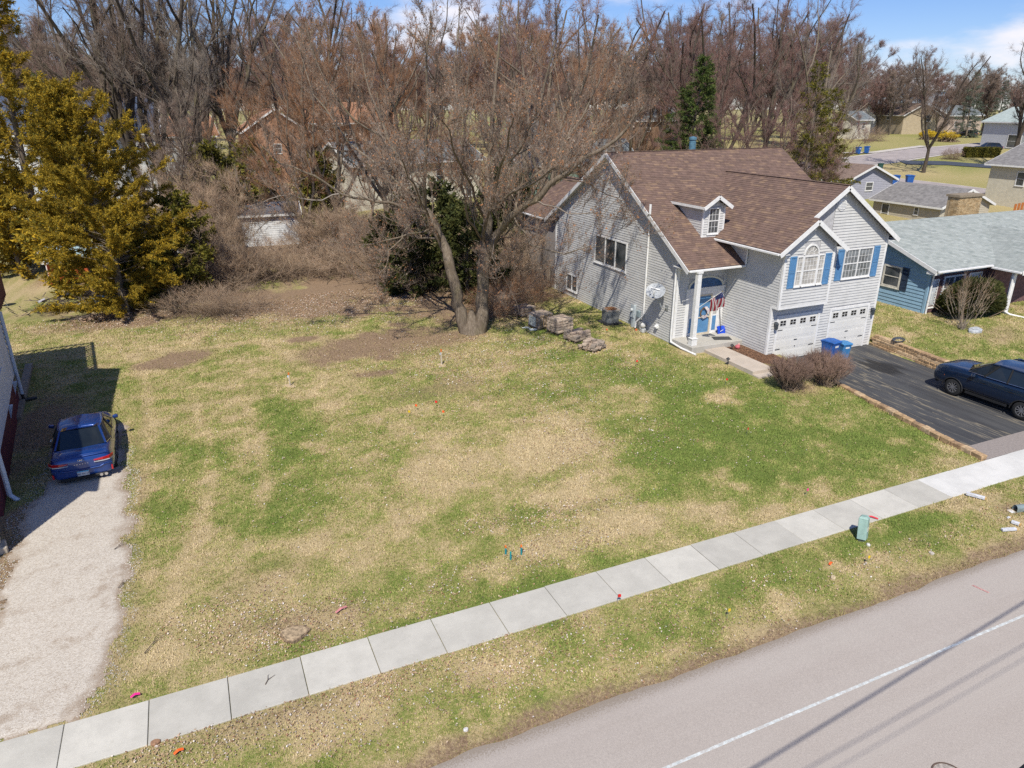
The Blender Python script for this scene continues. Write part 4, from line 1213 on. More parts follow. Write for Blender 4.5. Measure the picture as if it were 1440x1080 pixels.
def flag():
    t = thing('flag', 'American flag on a slanted pole fixed to the white porch column', 'flag', (cx + .1, cy - .11, 2.55))
    p0 = Vector((cx + .11, cy - .1, 2.55)); d = Vector((.62, -.42, .62)).normalized(); L0 = 1.25
    mb = MB(); mb.tube([p0, p0 + d * L0], .014, 8); mb.build('pole', mat('flag_pole', (.6, .58, .53), .4), t)
    mb = MB(); mb.lathe([(.0, .04), (.022, .02), (.022, -.01), (.0, -.03)], p0 + d * (L0 + .03), 8); mb.build('finial', mat('brass', (.5, .35, .12)), t)
    # cloth hanging from the pole in folds: 13 stripes run along the fly
    RED, WHI, NAV = mat('flag_red', (.30, .012, .03), .7), mat('flag_white', (.5, .49, .48), .7), mat('flag_blue', (.012, .025, .13), .7)
    nu, nv = 26, 18
    def P(u, v):   # u along the hoist (pole tip down), v along the fly
        h = p0 + d * (L0 * (1 - .5 * u))
        f = Vector((.34, .12, -.93)).normalized()
        w = .13 * math.sin(u * 9 + v * 2) * (.3 + v)
        sh = Vector((.15, .0, 0)) * v * (1 - u)
        return h + f * (.7 * v) + Vector((.3, -.7, .1)) * w + sh - d * (.22 * v * v * (1 - u))
    for k in range(13):
        mb = MB()
        for i in (2 * k, 2 * k + 1):
            for j in range(nv):
                if i < 14 and j < 7: continue
                mb.add([P(i / nu, j / nv), P((i + 1) / nu, j / nv), P((i + 1) / nu, (j + 1) / nv), P(i / nu, (j + 1) / nv)], [(0, 1, 2, 3)])
        mb.build('stripe', RED if k % 2 == 0 else WHI, t)
    mb = MB()
    for i in range(14):
        for j in range(7): mb.add([P(i / nu, j / nv), P((i + 1) / nu, j / nv), P((i + 1) / nu, (j + 1) / nv), P(i / nu, (j + 1) / nv)], [(0, 1, 2, 3)])
    mb.build('blue_canton', NAV, t)
    mb = MB(); nrm = (P(.1, .2) - P(0, 0)).cross(P(0, .2) - P(0, 0)).normalized()
    for sgn in (1, -1):
        for r in range(5):
            for c_ in range(4):
                u, v = .05 + r * .1, .04 + c_ * .09
                e = P(u, v) + nrm * (.006 * sgn); a = (P(u + .03, v) - P(u, v)).normalized() * .016; b = (P(u, v + .03) - P(u, v)).normalized() * .016
                pts = [e + a * (math.cos(k * math.pi / 5) * (1 if k % 2 == 0 else .4)) + b * (math.sin(k * math.pi / 5) * (1 if k % 2 == 0 else .4)) for k in range(10)]
                mb.add(pts, [tuple(range(10))])
    mb.build('stars', WHI, t, 'stuff')
flag()

def wreath():
    t = thing('wreath', 'white and brown wreath hanging on the blue front door', 'wreath', WP.P(22.88, 1.8, .07))
    mb = MB(); r0 = random.Random(3)
    for k in range(240):
        s = r0.uniform(0, 6.283); r = .22 + r0.uniform(-.035, .035); p = Vector((r * math.cos(s), r0.uniform(-.03, .02), r * math.sin(s)))
        e = Vector((-math.sin(s), r0.uniform(-.4, .4), math.cos(s))) * .1 + Vector((math.cos(s), 0, math.sin(s))) * r0.uniform(-.05, .05)
        mb.cyl(p, p + e, .006, .002, 3, False)
    mb.build('twig_ring', mat_leaf('wreath_twig', [(.12, .07, .03), (.22, .13, .06), (.3, .2, .1)], .8, 0), t, local=True)
    mb = MB()
    for k in range(60):
        s = r0.uniform(-.3, 1.5) if k < 30 else r0.uniform(3.9, 5.5); r = .22 + r0.uniform(-.05, .06)
        p = Vector((r * math.cos(s), -.04, r * math.sin(s))); q = [p + Vector((.05 * math.cos(a + s), -.02 * (a > 2), .05 * math.sin(a + s))) for a in (0, 1.3, 2.6, 3.9, 5.2)]
        mb.add(q, [(0, 1, 2, 3, 4)])
    mb.build('flowers', mat_leaf('wreath_flower', [(.6, .57, .5), (.66, .64, .6), (.5, .4, .5), (.62, .6, .52)], .7, .1), t, local=True)
wreath()

def snow_shovel():
    b = Vector((23.86, 27.3, PZ))
    t = thing('snow_shovel', 'blue snow shovel with a black handle leaning in the porch corner', 'shovel', b)
    BS = mat('bright_blue_plastic', (.01, .06, .5), .4, .05)
    mb = MB(); n = 9
    for i in range(n):
        u0, u1 = -.24 + .48 * i / n, -.24 + .48 * (i + 1) / n; f = lambda u: .06 * (u / .24) ** 2
        for z0, z1, y0, y1 in ((0.0, .2, 0.0, .05), (.2, .36, .05, .14)):
            mb.add([(u0, y0 - f(u0), z0), (u1, y0 - f(u1), z0), (u1, y1 - f(u1), z1), (u0, y1 - f(u0), z1)], [(0, 1, 2, 3)])
            mb.add([(u0, y0 - f(u0) + .015, z0), (u1, y0 - f(u1) + .015, z0), (u1, y1 - f(u1) + .015, z1), (u0, y1 - f(u0) + .015, z1)], [(0, 3, 2, 1)])
    mb.build('blade', BS, t, local=True)
    mb = MB(); mb.beam((-.08, -.035, .12), (.1, -.03, .2), .03, .004, (0, -1, 0)); mb.build('blade_print', WHITE, t, local=True)
    mb = MB(); mb.tube([(0, .03, .16), (0, .12, .5), (0, .28, 1.2)], .018, 8); mb.build('shaft', BLK, t, local=True)
    mb = MB(); mb.tube([(-.06, .3, 1.24), (-.065, .32, 1.34), (.065, .32, 1.34), (.06, .3, 1.24), (-.06, .3, 1.24)], .014, 6); mb.build('grip', BLK, t, local=True)
snow_shovel()

def doormat():
    t = thing('doormat', 'dark grey doormat lying askew on the porch by the shovel', 'doormat', (23.35, 26.62, PZ), rad(-22))
    mb = MB(); mb.box(-.45, -.27, .0, .45, .27, .014); mb.build('mat', mat('rubber_mat', (.055, .055, .055), .9, .2, 40), t, bev=.01, local=True)
    mb = MB()
    for i in range(12): mb.box(-.4, -.23 + i * .04, .0145, .4, -.215 + i * .04, .02)
    mb.build('ribs', mat('rubber_rib', (.075, .075, .075), .9), t, local=True)
doormat()
# concrete walk and steps
walk = bpy.data.objects.new('front_walk', None); COL.objects.link(walk); walk['kind'] = 'structure'
WKC = concrete('walk_concrete', (.50, .43, .36), .2)
for y0, y1 in ((25.99, 24.62), (24.6, 23.24), (23.22, 22.62)):
    mb = MB(); mb.box(21.82, y1, .15, 23.0, y0, .47); mb.build('slab', WKC, walk, bev=.01)
for k, (y0, y1, z) in enumerate(((22.615, 22.22, .33), (22.215, 21.82, .2), (21.815, 20.95, .1))):
    mb = MB(); mb.box(21.82 + .12 * k, y1, -.05, 23.0 + .12 * k, y0, z); mb.build('step', WKC, walk, bev=.01)
bed = MB(); bn = 18; pts = [(23.02, 26.0), (24.1, 26.0), (24.1, 24.3), (24.55, 24.3), (24.55, 22.3), (24.3, 21.2), (23.4, 20.9), (23.02, 22.0)]
me = bpy.data.meshes.new('planting_bed'); V = [(x, y, .4 - .25 * max(0, (24 - y) / 3)) for x, y in pts] + [(x, y, -.1) for x, y in pts]; k = len(pts)
me.from_pydata(V, [], [tuple(range(k))[::-1]] + [(i, (i + 1) % k, k + (i + 1) % k, k + i) for i in range(k)]); me.update()
bdo = link('planting_bed', me, mat('bark_mulch', (.14, .075, .045), .95, .5, 22, bmp=1.0)); bdo['kind'] = 'structure'
r0 = np.random.default_rng(5); n = 2600
bxx = r0.uniform(23.05, 24.5, n); byy = r0.uniform(21.0, 25.95, n); k = (bxx < 24.1) | (byy < 24.28); bxx, byy = bxx[k], byy[k]; n = len(bxx)
bz = .4 - .25 * np.clip((24 - byy) / 3, 0, 1); a = r0.uniform(0, 6.28, n); s = r0.uniform(.02, .06, n)
V = np.stack([np.stack([bxx, byy, bz + .005], -1), np.stack([bxx + s * np.cos(a), byy + s * np.sin(a), bz + r0.uniform(.01, .05, n)], -1), np.stack([bxx + s * .4 * np.cos(a + 1.4), byy + s * .4 * np.sin(a + 1.4), bz + .02], -1)], 1).reshape(-1, 3)
o = link('mulch_chips', mesh_np('mulch_chips', V, [np.arange(3 * n).reshape(-1, 3)]), mat_leaf('mulch_chip', [(.1, .05, .03), (.2, .11, .06), (.3, .17, .1), (.14, .08, .05)], .9, 0)); o['kind'] = 'stuff'
tag(o, 'red-brown bark mulch in the bed by the front walk', 'mulch')
tb = thing('timber_edging', 'weathered red-brown timber beside the left garage door', 'edging', (24.58, 23.3, .0))
mb = MB(); mb.box(24.52, 22.4, .0, 24.66, 24.25, .15); mb.build('lower_timber', mat('edging_timber', (.26, .13, .09), .9, .3, 10, streak=(8, 1, 8)), tb, bev=.012)
mb = MB(); mb.box(24.515, 22.45, .152, 24.64, 24.2, .29); mb.build('upper_timber', mat('edging_timber2', (.22, .12, .09), .9, .3, 10, streak=(8, 1, 8)), tb, bev=.012)
def path_light(x, y, lab):
    z = float(max(H(x, y), .3))
    t = thing('path_light', lab, 'path light', (x, y, z))
    mb = MB(); mb.cyl((0, 0, -.1), (0, 0, .3), .012, n=6); mb.build('stake', BLK, t, local=True)
    mb = MB(); mb.lathe([(.09, .3), (.1, .31), (.03, .38), (0, .4)], n=12); mb.build('cap', BLK, t, local=True)
    mb = MB(); mb.lathe([(.035, .23), (.05, .24), (.05, .3), (.03, .31)], n=10); mb.build('lens', mat('lamp_lens', (.3, .3, .28), .2), t, local=True)
path_light(21.65, 24.1, 'black path light on the lawn side of the front walk')
path_light(23.15, 25.6, 'black path light at the porch end of the mulch bed')
t = thing('garden_ornament', 'small pink garden ornament in the mulch beside the porch', 'ornament', (23.5, 25.6, .4), rad(20))
mb = MB(); mb.lathe([(0, 0), (.1, .02), (.13, .09), (.1, .17), (.04, .2), (0, .2)], n=12); mb.build('body', mat('pink_clay', (.5, .12, .14), .5), t, smooth=True, local=True)
mb = MB(); mb.lathe([(0, 0), (.05, .02), (.06, .07), (.03, .11), (0, .12)], (.1, 0, .14), 10); mb.build('head', mat('pink_clay2', (.55, .3, .28), .5), t, smooth=True, local=True)
# ================================================================== neighbouring houses
def gable_house(name, label, c, w, d, eave, rise, rot, mw, mr, wins=(), ov=.4, base=0.0, boards=.2, cat='house', trim=None, chimney=None, gable_trim=True, found=None):
    """c: ground centre; ridge runs along the local x axis (length w); depth d; wins: (side, u, z, width, height)"""
    trim = trim or WHITE
    c = Vector(c)
    t = thing(name, label, cat, c, 0)
    ux = Vector((math.cos(rot), math.sin(rot), 0)); uy = Vector((-math.sin(rot), math.cos(rot), 0))
    P = lambda x, y, z: c + ux * x + uy * y + Vector((0, 0, z))
    hw, hd = w / 2, d / 2
    pr = [(-hd, -1.5), (hd, -1.5), (hd, eave), (0, eave + rise), (-hd, eave)]
    mb = MB(); n = 5
    mb.add([P(-hw, y, z) for y, z in pr] + [P(hw, y, z) for y, z in pr], [tuple(range(5)), tuple(range(5, 10))[::-1]] + [(i, 5 + i, 5 + (i + 1) % 5, (i + 1) % 5) for i in range(5)])
    mb.build('wall', mw, t)
    sides = {'f': Wall(P(0, -hd, 0), ux, -uy), 'b': Wall(P(0, hd, 0), -ux, uy), 'l': Wall(P(-hw, 0, 0), -uy, -ux), 'r': Wall(P(hw, 0, 0), uy, ux)}
    if boards:
        for s in ('f', 'l', 'r'):
            W_ = sides[s]
            hs = [(u - a / 2, u + a / 2, z, z + b) for ss, u, z, a, b, *r in wins if ss == s]
            if s == 'f': siding(W_, [(-hw, base), (hw, base), (hw, eave), (-hw, eave)], hs, t, mw, boards, lip=.016, seam=40)
            else: siding(W_, [(-hd, base), (hd, base), (hd, eave), (0, eave + rise), (-hd, eave)], hs, t, mw, boards, lip=.016, seam=40)
    for ss, u, z, a, b, *r in wins:
        window(sides[ss], u - a / 2, u + a / 2, z, z + b, t, 0, 0, True, .08, m=trim, name='door' if r else 'window')
    k = rise / hd
    for s in (-1, 1):
        e = hd + ov; ze = eave - ov * k
        q = [P(-hw - ov, s * e, ze), P(hw + ov, s * e, ze), P(hw + ov, 0, eave + rise), P(-hw - ov, 0, eave + rise)]
        up = Vector((0, 0, .12))
        mb = MB(); mb.add([p + up for p in q] + [p + up * .1 for p in q], [(0, 1, 2, 3), (7, 6, 5, 4), (0, 4, 5, 1), (1, 5, 6, 2), (2, 6, 7, 3), (3, 7, 4, 0)]); ro = mb.build('roof', mr, t)
        mb = MB(); mb.beam(q[0] + Vector((0, 0, .0)) - uy * (-s * .03), q[1] - uy * (-s * .03), .05, .18); mb.build('fascia', trim, ro)
        for x in (-hw - ov - .02, hw + ov + .02):
            mb = MB(); mb.beam(P(x, s * (hd + ov), ze), P(x, 0, eave + rise), .05, .22); mb.build('rake_board', trim, ro)
    if chimney:
        x, y, s, h, m = chimney
        mb = MB(); a = P(x, y, 0)
        zb = eave + rise - abs(y) * k - .3
        V = [P(x + i * s, y + j * s * .7, zz) for zz in (zb, h) for i, j in ((-1, -1), (1, -1), (1, 1), (-1, 1))]
        mb.add(V, [(0, 3, 2, 1), (4, 5, 6, 7), (0, 1, 5, 4), (1, 2, 6, 5), (2, 3, 7, 6), (3, 0, 4, 7)]); mb.build('chimney', m, t)
    return t, P, sides

# ------------------------------------------------------------------ the blue ranch house on the right
BSID = mat('blue_siding', (.24, .385, .51), .6, .06, 2.5)
BSHG = mat('sage_shingle', (.30, .33, .32), .9, .05, 3, isl=[(.28, .305, .29), (.33, .355, .335), (.37, .395, .375), (.305, .33, .315), (.345, .37, .35), (.25, .28, .265)], bmp=.4)
BRK = mat('dark_brick', (.11, .06, .065), .9, .25, 5, isl=[(.09, .045, .05), (.13, .07, .07), (.16, .09, .09), (.1, .06, .07)])
bh = thing('ranch_house', 'light blue ranch house with pale sage shingle roof right of the grey house', 'house', (42, 30, .5))
BX, BY, BR, BZ, BE = 36.6, 25.7, 30.35, 4.97, 3.15
bs = (BZ - BE) / (BR - 25.15)
bz = lambda y: BZ - bs * abs(BR - y)
mb = MB(); mb.prism([(BY, -.5), (BY, bz(BY) - .1), (BR, BZ - .1), (35, bz(35) - .1), (35, -.5)], 0, BX, 60); mb.build('wall', BSID, bh)
WBL = Wall((BX, 0, 0), (0, 1, 0), (-1, 0, 0)); WBF = Wall((0, BY, 0), (1, 0, 0), (0, -1, 0))
siding(WBL, [(BY, .45), (35, .45), (35, bz(35) - .1), (BR, BZ - .1), (BY, bz(BY) - .1)], [(27.35, 28.75, 1.6, 2.95)], bh, BSID, .2, lip=.03, seam=9)
window(WBL, 27.45, 28.65, 1.65, 2.9, bh, 0, 0, True, .1, m=mat('cream_frame', (.6, .57, .5), .5))
NAVY = mat('navy_shutter', (.03, .045, .075), .5)
shutter(WBL, 26.98, 27.4, 1.62, 2.93, bh, NAVY); shutter(WBL, 28.7, 29.12, 1.62, 2.93, bh, NAVY)
mb = MB(); WBL.box(mb, BY - .03, BY + .1, .45, bz(BY) - .15, .0, .05); mb.build('corner_board', BSID, bh)
# brick front, windows behind the yew
r = 0; z = .45
fbx = MB()
while z < 2.75:
    x = BX + .12 + (.11 if r % 2 else 0)
    while x < 44.0:
        hole = (37.75 < x + .1 < 39.3 and 1.25 < z < 2.6) or (39.75 < x + .1 < 40.75 and 1.3 < z < 2.6) or (36.75 < x + .1 < 37.3 and 1.0 < z < 2.5)
        if not hole: fbx.box(x, BY - .03, z, x + .205, BY - .003, z + .066)
        x += .215
    z += .078; r += 1
fbx.build('brick_facing', BRK, bh, 'stuff')
BLI = mat('pale_blind', (.5, .54, .58), .5, .15, 4)
window(WBF, 37.75, 39.5, 1.2, 2.65, bh, 2, 3, True, .09, mul=2, glass=mat('grey_pane', (.12, .13, .14), .1))
window(WBF, 39.8, 40.9, 1.25, 2.65, bh, 2, 4, False, .06, glass=BLI)
window(WBF, 36.78, 37.35, .95, 2.55, bh, 2, 4, False, .05, glass=BLI)
slope('roof_front', [(36.2, 25.15, bz(25.15)), (60, 25.15, bz(25.15)), (60, BR, BZ), (36.2, BR, BZ)], bh, mat('roof_edge2', (.3, .33, .33), .8), BSHG, .05, .15, .32)
slope('roof_back', [(60, 35.6, bz(35.6)), (36.2, 35.6, bz(35.6)), (36.2, BR, BZ), (60, BR, BZ)], bh, mat('roof_edge2', (.3, .33, .33)), BSHG, .05, .3, .6)
# porch gable that runs forward on the right
ex0, exr, ey = 40.75, 45.6, 23.75
ez = 3.05; ep = .30
slope('porch_roof', [(ex0, 28.2, ez), (ex0, ey - .3, ez), (exr, ey - .3, ez + (exr - ex0) * ep), (exr, 29.8, ez + (exr - ex0) * ep)], bh, mat('roof_edge2', (.3, .33, .33)), BSHG, .05, .15, .32)
slope('porch_roof', [(2 * exr - ex0, ey - .3, ez), (2 * exr - ex0, 28.2, ez), (exr, 29.8, ez + (exr - ex0) * ep), (exr, ey - .3, ez + (exr - ex0) * ep)], bh, mat('roof_edge2', (.3, .33, .33)), BSHG, .05, .3, .6)
mb = MB(); mb.prism([(ex0 + .5, .45), (50, .45), (50, ez), (exr, ez + 1.3), (ex0 + .5, ez + .1)], 1, 25.2, BY - .035); mb.build('porch_back_wall', BRK, bh)
mb = MB(); mb.beam((36.17, 25.13, BE - .05), (36.17, BR, BZ - .05), .04, .2); mb.build('rake_board', WHITE, bh)
mb = MB(); mb.prism([(36.2, BE - .22), (36.6, BE - .22), (36.6, BE - .05), (36.2, BE - .05)], 1, 25.18, 25.7); mb.build('rake_return', WHITE, bh)
gutter((36.3, 25.08, BE - .04), (ex0, 25.08, BE - .04), bh, WHITE, .12)
gutter((ex0 - .05, ey - .3, ez - .05), (ex0 - .05, 25.1, ez - .05), bh, WHITE, .12)
mb = MB(); mb.beam((ex0, ey - .33, ez - .08), (exr, ey - .33, ez + (exr - ex0) * ep - .08), .04, .22); mb.build('rake_board', WHITE, bh)
pipe([(36.75, 25.1, BE - .1), (36.72, 25.6, BE - .35), (36.72, 25.62, .6), (36.6, 25.2, .5)], bh, WHITE, .05)
pipe([(ex0 + .08, ey + .0, ez - .1), (ex0 + .1, ey + .15, ez - .3), (ex0 + .1, ey + .15, .75), (ex0 + .2, ey - .1, .62), (ex0 + .5, ey - .75, .55)], bh, WHITE, .065)
mb = MB(); mb.box(ex0 + .12, ey + .1, .5, ex0 + .3, ey + .28, ez); mb.build('porch_post', WHITE, bh)
mb = MB(); mb.box(ex0 + .2, 22.3, .3, 49, 25.2, .56); mb.build('porch_slab', CONC, bh, bev=.02)
TANB = mat('tan_brick', (.42, .29, .15), .9, .2, 5, isl=[(.34, .22, .1), (.42, .29, .15), (.5, .36, .2), (.45, .33, .18)])
mb = MB(); mb.box(46.6, 31.9, 3.9, 48.9, 32.7, 5.82); ch = mb.build('chimney', mat('tan_mortar', (.36, .27, .16), .9), bh)
mb = MB(); mb.box(46.5, 31.8, 5.822, 49.0, 32.8, 5.97); mb.build('chimney_cap', mat('chimney_cap', (.25, .2, .14), .9), ch)
q = MB(); r = 0; z = 4.0
while z < 5.78:
    x = 46.6 + (.11 if r % 2 else .005)
    while x < 48.7:
        q.box(x, 31.875, z, x + .2, 31.899, z + .062); x += .215
    y = 31.9
    while y < 32.5:
        q.box(46.575, y, z, 46.599, y + .19, z + .062); y += .2
    z += .076; r += 1
q.build('brick_courses', TANB, ch, 'stuff')

# ------------------------------------------------------------------ the white and maroon house at the left edge
a0 = Vector((-6.35, 23.3, 0)); ud = Vector((-.1092, .994, 0)); un = Vector((.994, .1092, 0))
lh = thing('white_and_maroon_house', 'white sided house with maroon lower wall at the left edge beside the sedan', 'house', (-9, 24, 0))
MAR = mat('maroon_wall', (.11, .018, .03), .7, .12, 3)
WSI = mat('white_siding', (.58, .60, .64), .6, .05, 3)
W1 = Wall(a0, ud, un)
def lbox(nm, m, u0, u1, z0, z1, n0, n1, par=None, bev=0.0):
    mb = MB(); W1.box(mb, u0, u1, z0, z1, n0, n1); return mb.build(nm, m, par or lh, bev=bev)
lbox('lower_wall', MAR, -.6, 9.3, -.2, 1.6, -6, 0)
W2 = Wall((-7.02, 0, 0), (0, 1, 0), (1, 0, 0))
mb = MB(); W2.box(mb, 18.6, 30.2, 1.61, 7.35, -6, 0); mb.build('upper_wall', WSI, lh)
lbox('lower_storey', WSI, -.6, 6.6, 1.45, 2.6, -.9, .06)
lbox('rear_wing_wall', WSI, 6.61, 9.3, 1.45, 4.0, -5, .05)
siding(W1, [(-.6, 1.45), (6.6, 1.45), (6.6, 2.6), (-.6, 2.6)], [], lh, WSI, .2, out=.061, lip=.02, seam=40)
siding(W2, [(18.6, 1.7), (30.2, 1.7), (30.2, 7.35), (18.6, 7.35)], [], lh, WSI, .2, lip=.02, seam=40)
siding(W1, [(6.61, 1.45), (9.3, 1.45), (9.3, 4.0), (6.61, 4.0)], [], lh, WSI, .2, out=.051, lip=.02, seam=40)
mb = MB(); 
for s, n0 in ((0, .66),):
    q = [W2.P(18.3, 7.4, .2), W2.P(30.5, 7.4, .2), W2.P(30.5, 9.2, -3), W2.P(18.3, 9.2, -3)]
    mb.add(q + [p + Vector((0, 0, .12)) for p in q], [(3, 2, 1, 0), (4, 5, 6, 7), (0, 1, 5, 4), (1, 2, 6, 5), (2, 3, 7, 6), (3, 0, 4, 7)])
    q = [W2.P(18.3, 7.4, -6.2), W2.P(30.5, 7.4, -6.2), W2.P(30.5, 9.2, -3), W2.P(18.3, 9.2, -3)]
    mb.add(q + [p + Vector((0, 0, .12)) for p in q], [(0, 1, 2, 3), (7, 6, 5, 4), (1, 0, 4, 5), (2, 1, 5, 6), (3, 2, 6, 7), (0, 3, 7, 4)])
mb.build('roof', mat('grey_roof', (.14, .13, .13), .9), lh)
PB = mat('pale_blue_trim', (.5, .56, .64), .5, .06, 6)
mb = MB(); mb.tube([W1.P(9.2, 4.0, .14), W1.P(9.2, .55, .14)], .065, 8); dsp = mb.build('downspout', PB, lh)
mb = MB(); mb.tube([W1.P(9.2, .56, .14), W1.P(9.2, .3, .16), W1.P(9.45, .22, .55)], .07, 8); mb.build('downspout_boot', BLK, dsp)
mb = MB(); mb.tube([W1.P(.3, 5, .14), W1.P(.3, .35, .14), W1.P(.25, .12, .32)], .075, 8); mb.build('downspout', PB, lh)
for u in (5.4, 8.1):
    mb = MB(); mb.add([W1.P(u, 1.45, .05), W1.P(u + .1, 1.45, .05), W1.P(u + .1, 1.45, .2), W1.P(u, 1.45, .2), W1.P(u, .95, .05), W1.P(u + .1, .95, .05)],
                      [(0, 1, 2, 3), (0, 4, 5, 1), (3, 2, 5, 4), (0, 3, 4), (1, 5, 2)]); mb.build('bracket', PB, lh)
# upper deck with railing behind the house (mostly outside the picture, its shadow lies on the grass)
mb = MB(); W1.box(mb, 6.65, 13.2, 4.75, 4.95, -4.5, .1); dk = mb.build('upper_deck', mat('brown_deck', (.3, .15, .06)), lh)
for u0, u1, n0, n1 in ((6.65, 13.2, .0, .1), (13.1, 13.2, -4.5, .0)):
    mb = MB(); W1.box(mb, u0, u1, 5.9, 6.02, n0, n1); W1.box(mb, u0, u1, 5.1, 5.18, n0, n1); mb.build('rail', WHITE, dk)
for k in range(22):
    mb = MB(); W1.box(mb, 6.8 + k * .29, 6.88 + k * .29, 5.18, 5.9, .02, .08); mb.build('baluster', WHITE, dk)
for k in range(12):
    mb = MB(); W1.box(mb, 13.12, 13.18, 5.18, 5.9, -.3 - k * .34, -.22 - k * .34); mb.build('baluster', WHITE, dk)
for u in (8, 10):
    mb = MB(); W1.box(mb, u, u + .12, 0, 4.75, -4.4, -4.28); mb.build('deck_post', WHITE, dk)
for k in range(24):
    mb = MB(); W1.box(mb, 9.9 + k * .135, 10.02 + k * .135, 4.05 - .12 * (k % 3), 4.745, .06, .09); mb.build('skirt_board', mat('skirt_brown', (.13, .05, .035), .9), dk)
# curb of pale blocks along its rear corner
cb = thing('block_edging', 'row of weathered grey edging blocks behind the maroon house corner', 'edging', (-7.2, 34, .15))
BLKM = mat('grey_block', (.24, .2, .15), .95, .25, 8)
p0, p1 = G(24, 592), G(42, 516); n = 15
for i in range(n):
    p = p0.lerp(p1, (i + .5) / n); d = (p1 - p0).normalized()
    mb = MB(); z = float(H(p.x, p.y)); mb.beam(Vector((p.x, p.y, z + .08)) - d * .24, Vector((p.x, p.y, z + .08)) + d * .24, .3, .2); mb.build('block', BLKM, cb, bev=.02)
st = thing('stone_step', 'pale stone step at the left edge of the gravel drive', 'step', G(5, 772))
p = G(2, 775)
mb = MB(); mb.beam(p + Vector((-1.2, -.3, .1)), p + Vector((.15, .05, .1)), .5, .22); mb.build('lower_stone', mat('pale_stone', (.42, .36, .28), .9, .2, 6), st, bev=.03)
mb = MB(); mb.beam(p + Vector((-1.2, -.05, .3)), p + Vector((.0, .2, .3)), .45, .17); mb.build('upper_stone', mat('pale_stone', (.42, .36, .28)), st, bev=.03)

# ------------------------------------------------------------------ houses behind
GRF = mat('grey_shingle', (.21, .2, .195), .9, .18, 2.5, bmp=.6)
TAN = mat('tan_siding', (.46, .42, .34), .7, .06, 3); BEI = mat('beige_siding', (.56, .52, .42), .7, .06, 3)
z0 = 0.0
t, P, sd_ = gable_house('garage', 'tan garage with grey gable roof beyond the sage roofed house', (70.4, 51.2, z0), 7.7, 7.2, 2.35, 1.45, math.pi / 2, TAN, GRF,
                        [('b', 1.3, 1.25, .55, .8), ('b', -2.3, .0, .95, 2.0, 1), ('l', 1.0, .0, 1.0, 2.0, 1)], .35, cat='garage')
W_ = sd_['b']
siding(W_, [(-3.85, 0), (3.85, 0), (3.85, 2.35), (-3.85, 2.35)], [(1.3 - .28, 1.3 + .28, 1.25, 2.05), (-2.8, -1.8, 0, 2)], t, TAN, .2, lip=.014, seam=40)
gable_house('two_storey_house', 'beige two storey house with grey roof at the right edge', (90.6, 46.5, float(H(84, 46)) - .75), 15, 15, 5.4, 2.6, math.pi / 2, BEI, GRF,
            [('b', 3.6, 3.2, .95, 1.5), ('b', 3.4, .8, 1.1, 1.4), ('b', -1, 3.2, .95, 1.5), ('b', -4, 3.2, .95, 1.5)], .5)
fz = G(1385, 293)
of = thing('plank_fence', 'orange brown plank fence between the tan garage and the beige house', 'fence', fz)
OR = mat('orange_wood', (.42, .14, .035), .8, .2, 6)
for i in range(16):
    p = Vector((73.5 + i * .42, 44.6 - i * .06, 0)); z = float(H(p.x, p.y)) + .3
    mb = MB(); mb.box(p.x, p.y, z, p.x + .36, p.y + .03, z + 1.55 + .05 * (i % 3)); mb.build('picket', OR, of)
bp = AT(1180, 250, 90); lg = mat('lavender_siding', (.36, .36, .42), .7, .05, 3)
gable_house('bungalow', 'small grey bungalow with brown roof just right of the brown ridge', (bp.x, bp.y, float(H(bp.x, bp.y)) - .4), 9, 7.5, 2.5, 1.5, math.pi / 2, lg, mat('brown_roof2', (.2, .145, .12), .9, .15, 3), [('b', -2.6, 1.2, .9, 1.0), ('l', 0, 1.2, 1.2, 1.0)], .45)

def far_house(px, py, depth, w, d, eave, rise, rot, wall, roof, label, wins=(), name='house', chimney=None):
    p = AT(px, py, depth); z = float(H(p.x, p.y))
    return gable_house(name, label, (p.x, p.y, z), w, d, eave, rise, rot, wall, roof, wins, .45, boards=0, chimney=chimney)
mwh = mat('white_far', (.62, .63, .64), .7, .08, 2); mcr = mat('cream_far', (.58, .55, .47), .7, .08, 2)
navr = mat('blue_grey_roof', (.06, .08, .13), .9, .2, 2); orr = mat('terracotta_roof', (.33, .17, .10), .9, .2, 2); orb = mat('orange_brick', (.36, .20, .125), .9, .2, 2)
teal = mat('teal_siding', (.2, .29, .25), .7, .08, 2); slate = mat('slate_roof', (.15, .17, .18), .9, .2, 2); tanf = mat('tan_far', (.44, .36, .25), .8, .08, 2)
far_house(115, 240, 84, 17, 9, 8.2, 3.4, 0.0, mwh, navr, 'white house with blue grey roof behind the golden cedars', [('f', -5, 5.6, 1.1, 1.4), ('f', 0, 5.6, 1.1, 1.4), ('f', 4, 5.6, 1.1, 1.4), ('f', -5, 2, 1.1, 1.4), ('f', 1.5, 2, 1.8, 1.4), ('f', 6.5, 2, 1.1, 1.4)])
far_house(258, 235, 112, 9, 8, 5.2, 2.4, .15, mwh, orr, 'white house with terracotta roof between two dark trunks at left', [('f', -2, 3.4, 1.1, 1.3), ('f', 2, 3.4, 1.1, 1.3), ('f', 0, .9, 1.6, 1.3)])
far_house(385, 215, 104, 8, 8, 6.6, 2.6, 1.6, orb, orr, 'orange brick house behind the left part of the maple', [('f', -2, 3.6, 1.1, 1.3), ('f', 2, 3.6, 1.1, 1.3), ('l', 0, 3.6, 1.1, 1.3)])
far_house(490, 215, 118, 13, 8, 6.4, 2.6, .1, orb, orr, 'wider orange brick house seen through the maple twigs', [('f', -4, 3.9, 1.1, 1.3), ('f', -1, 3.9, 1.1, 1.3), ('f', 3, 3.9, 1.1, 1.3)])
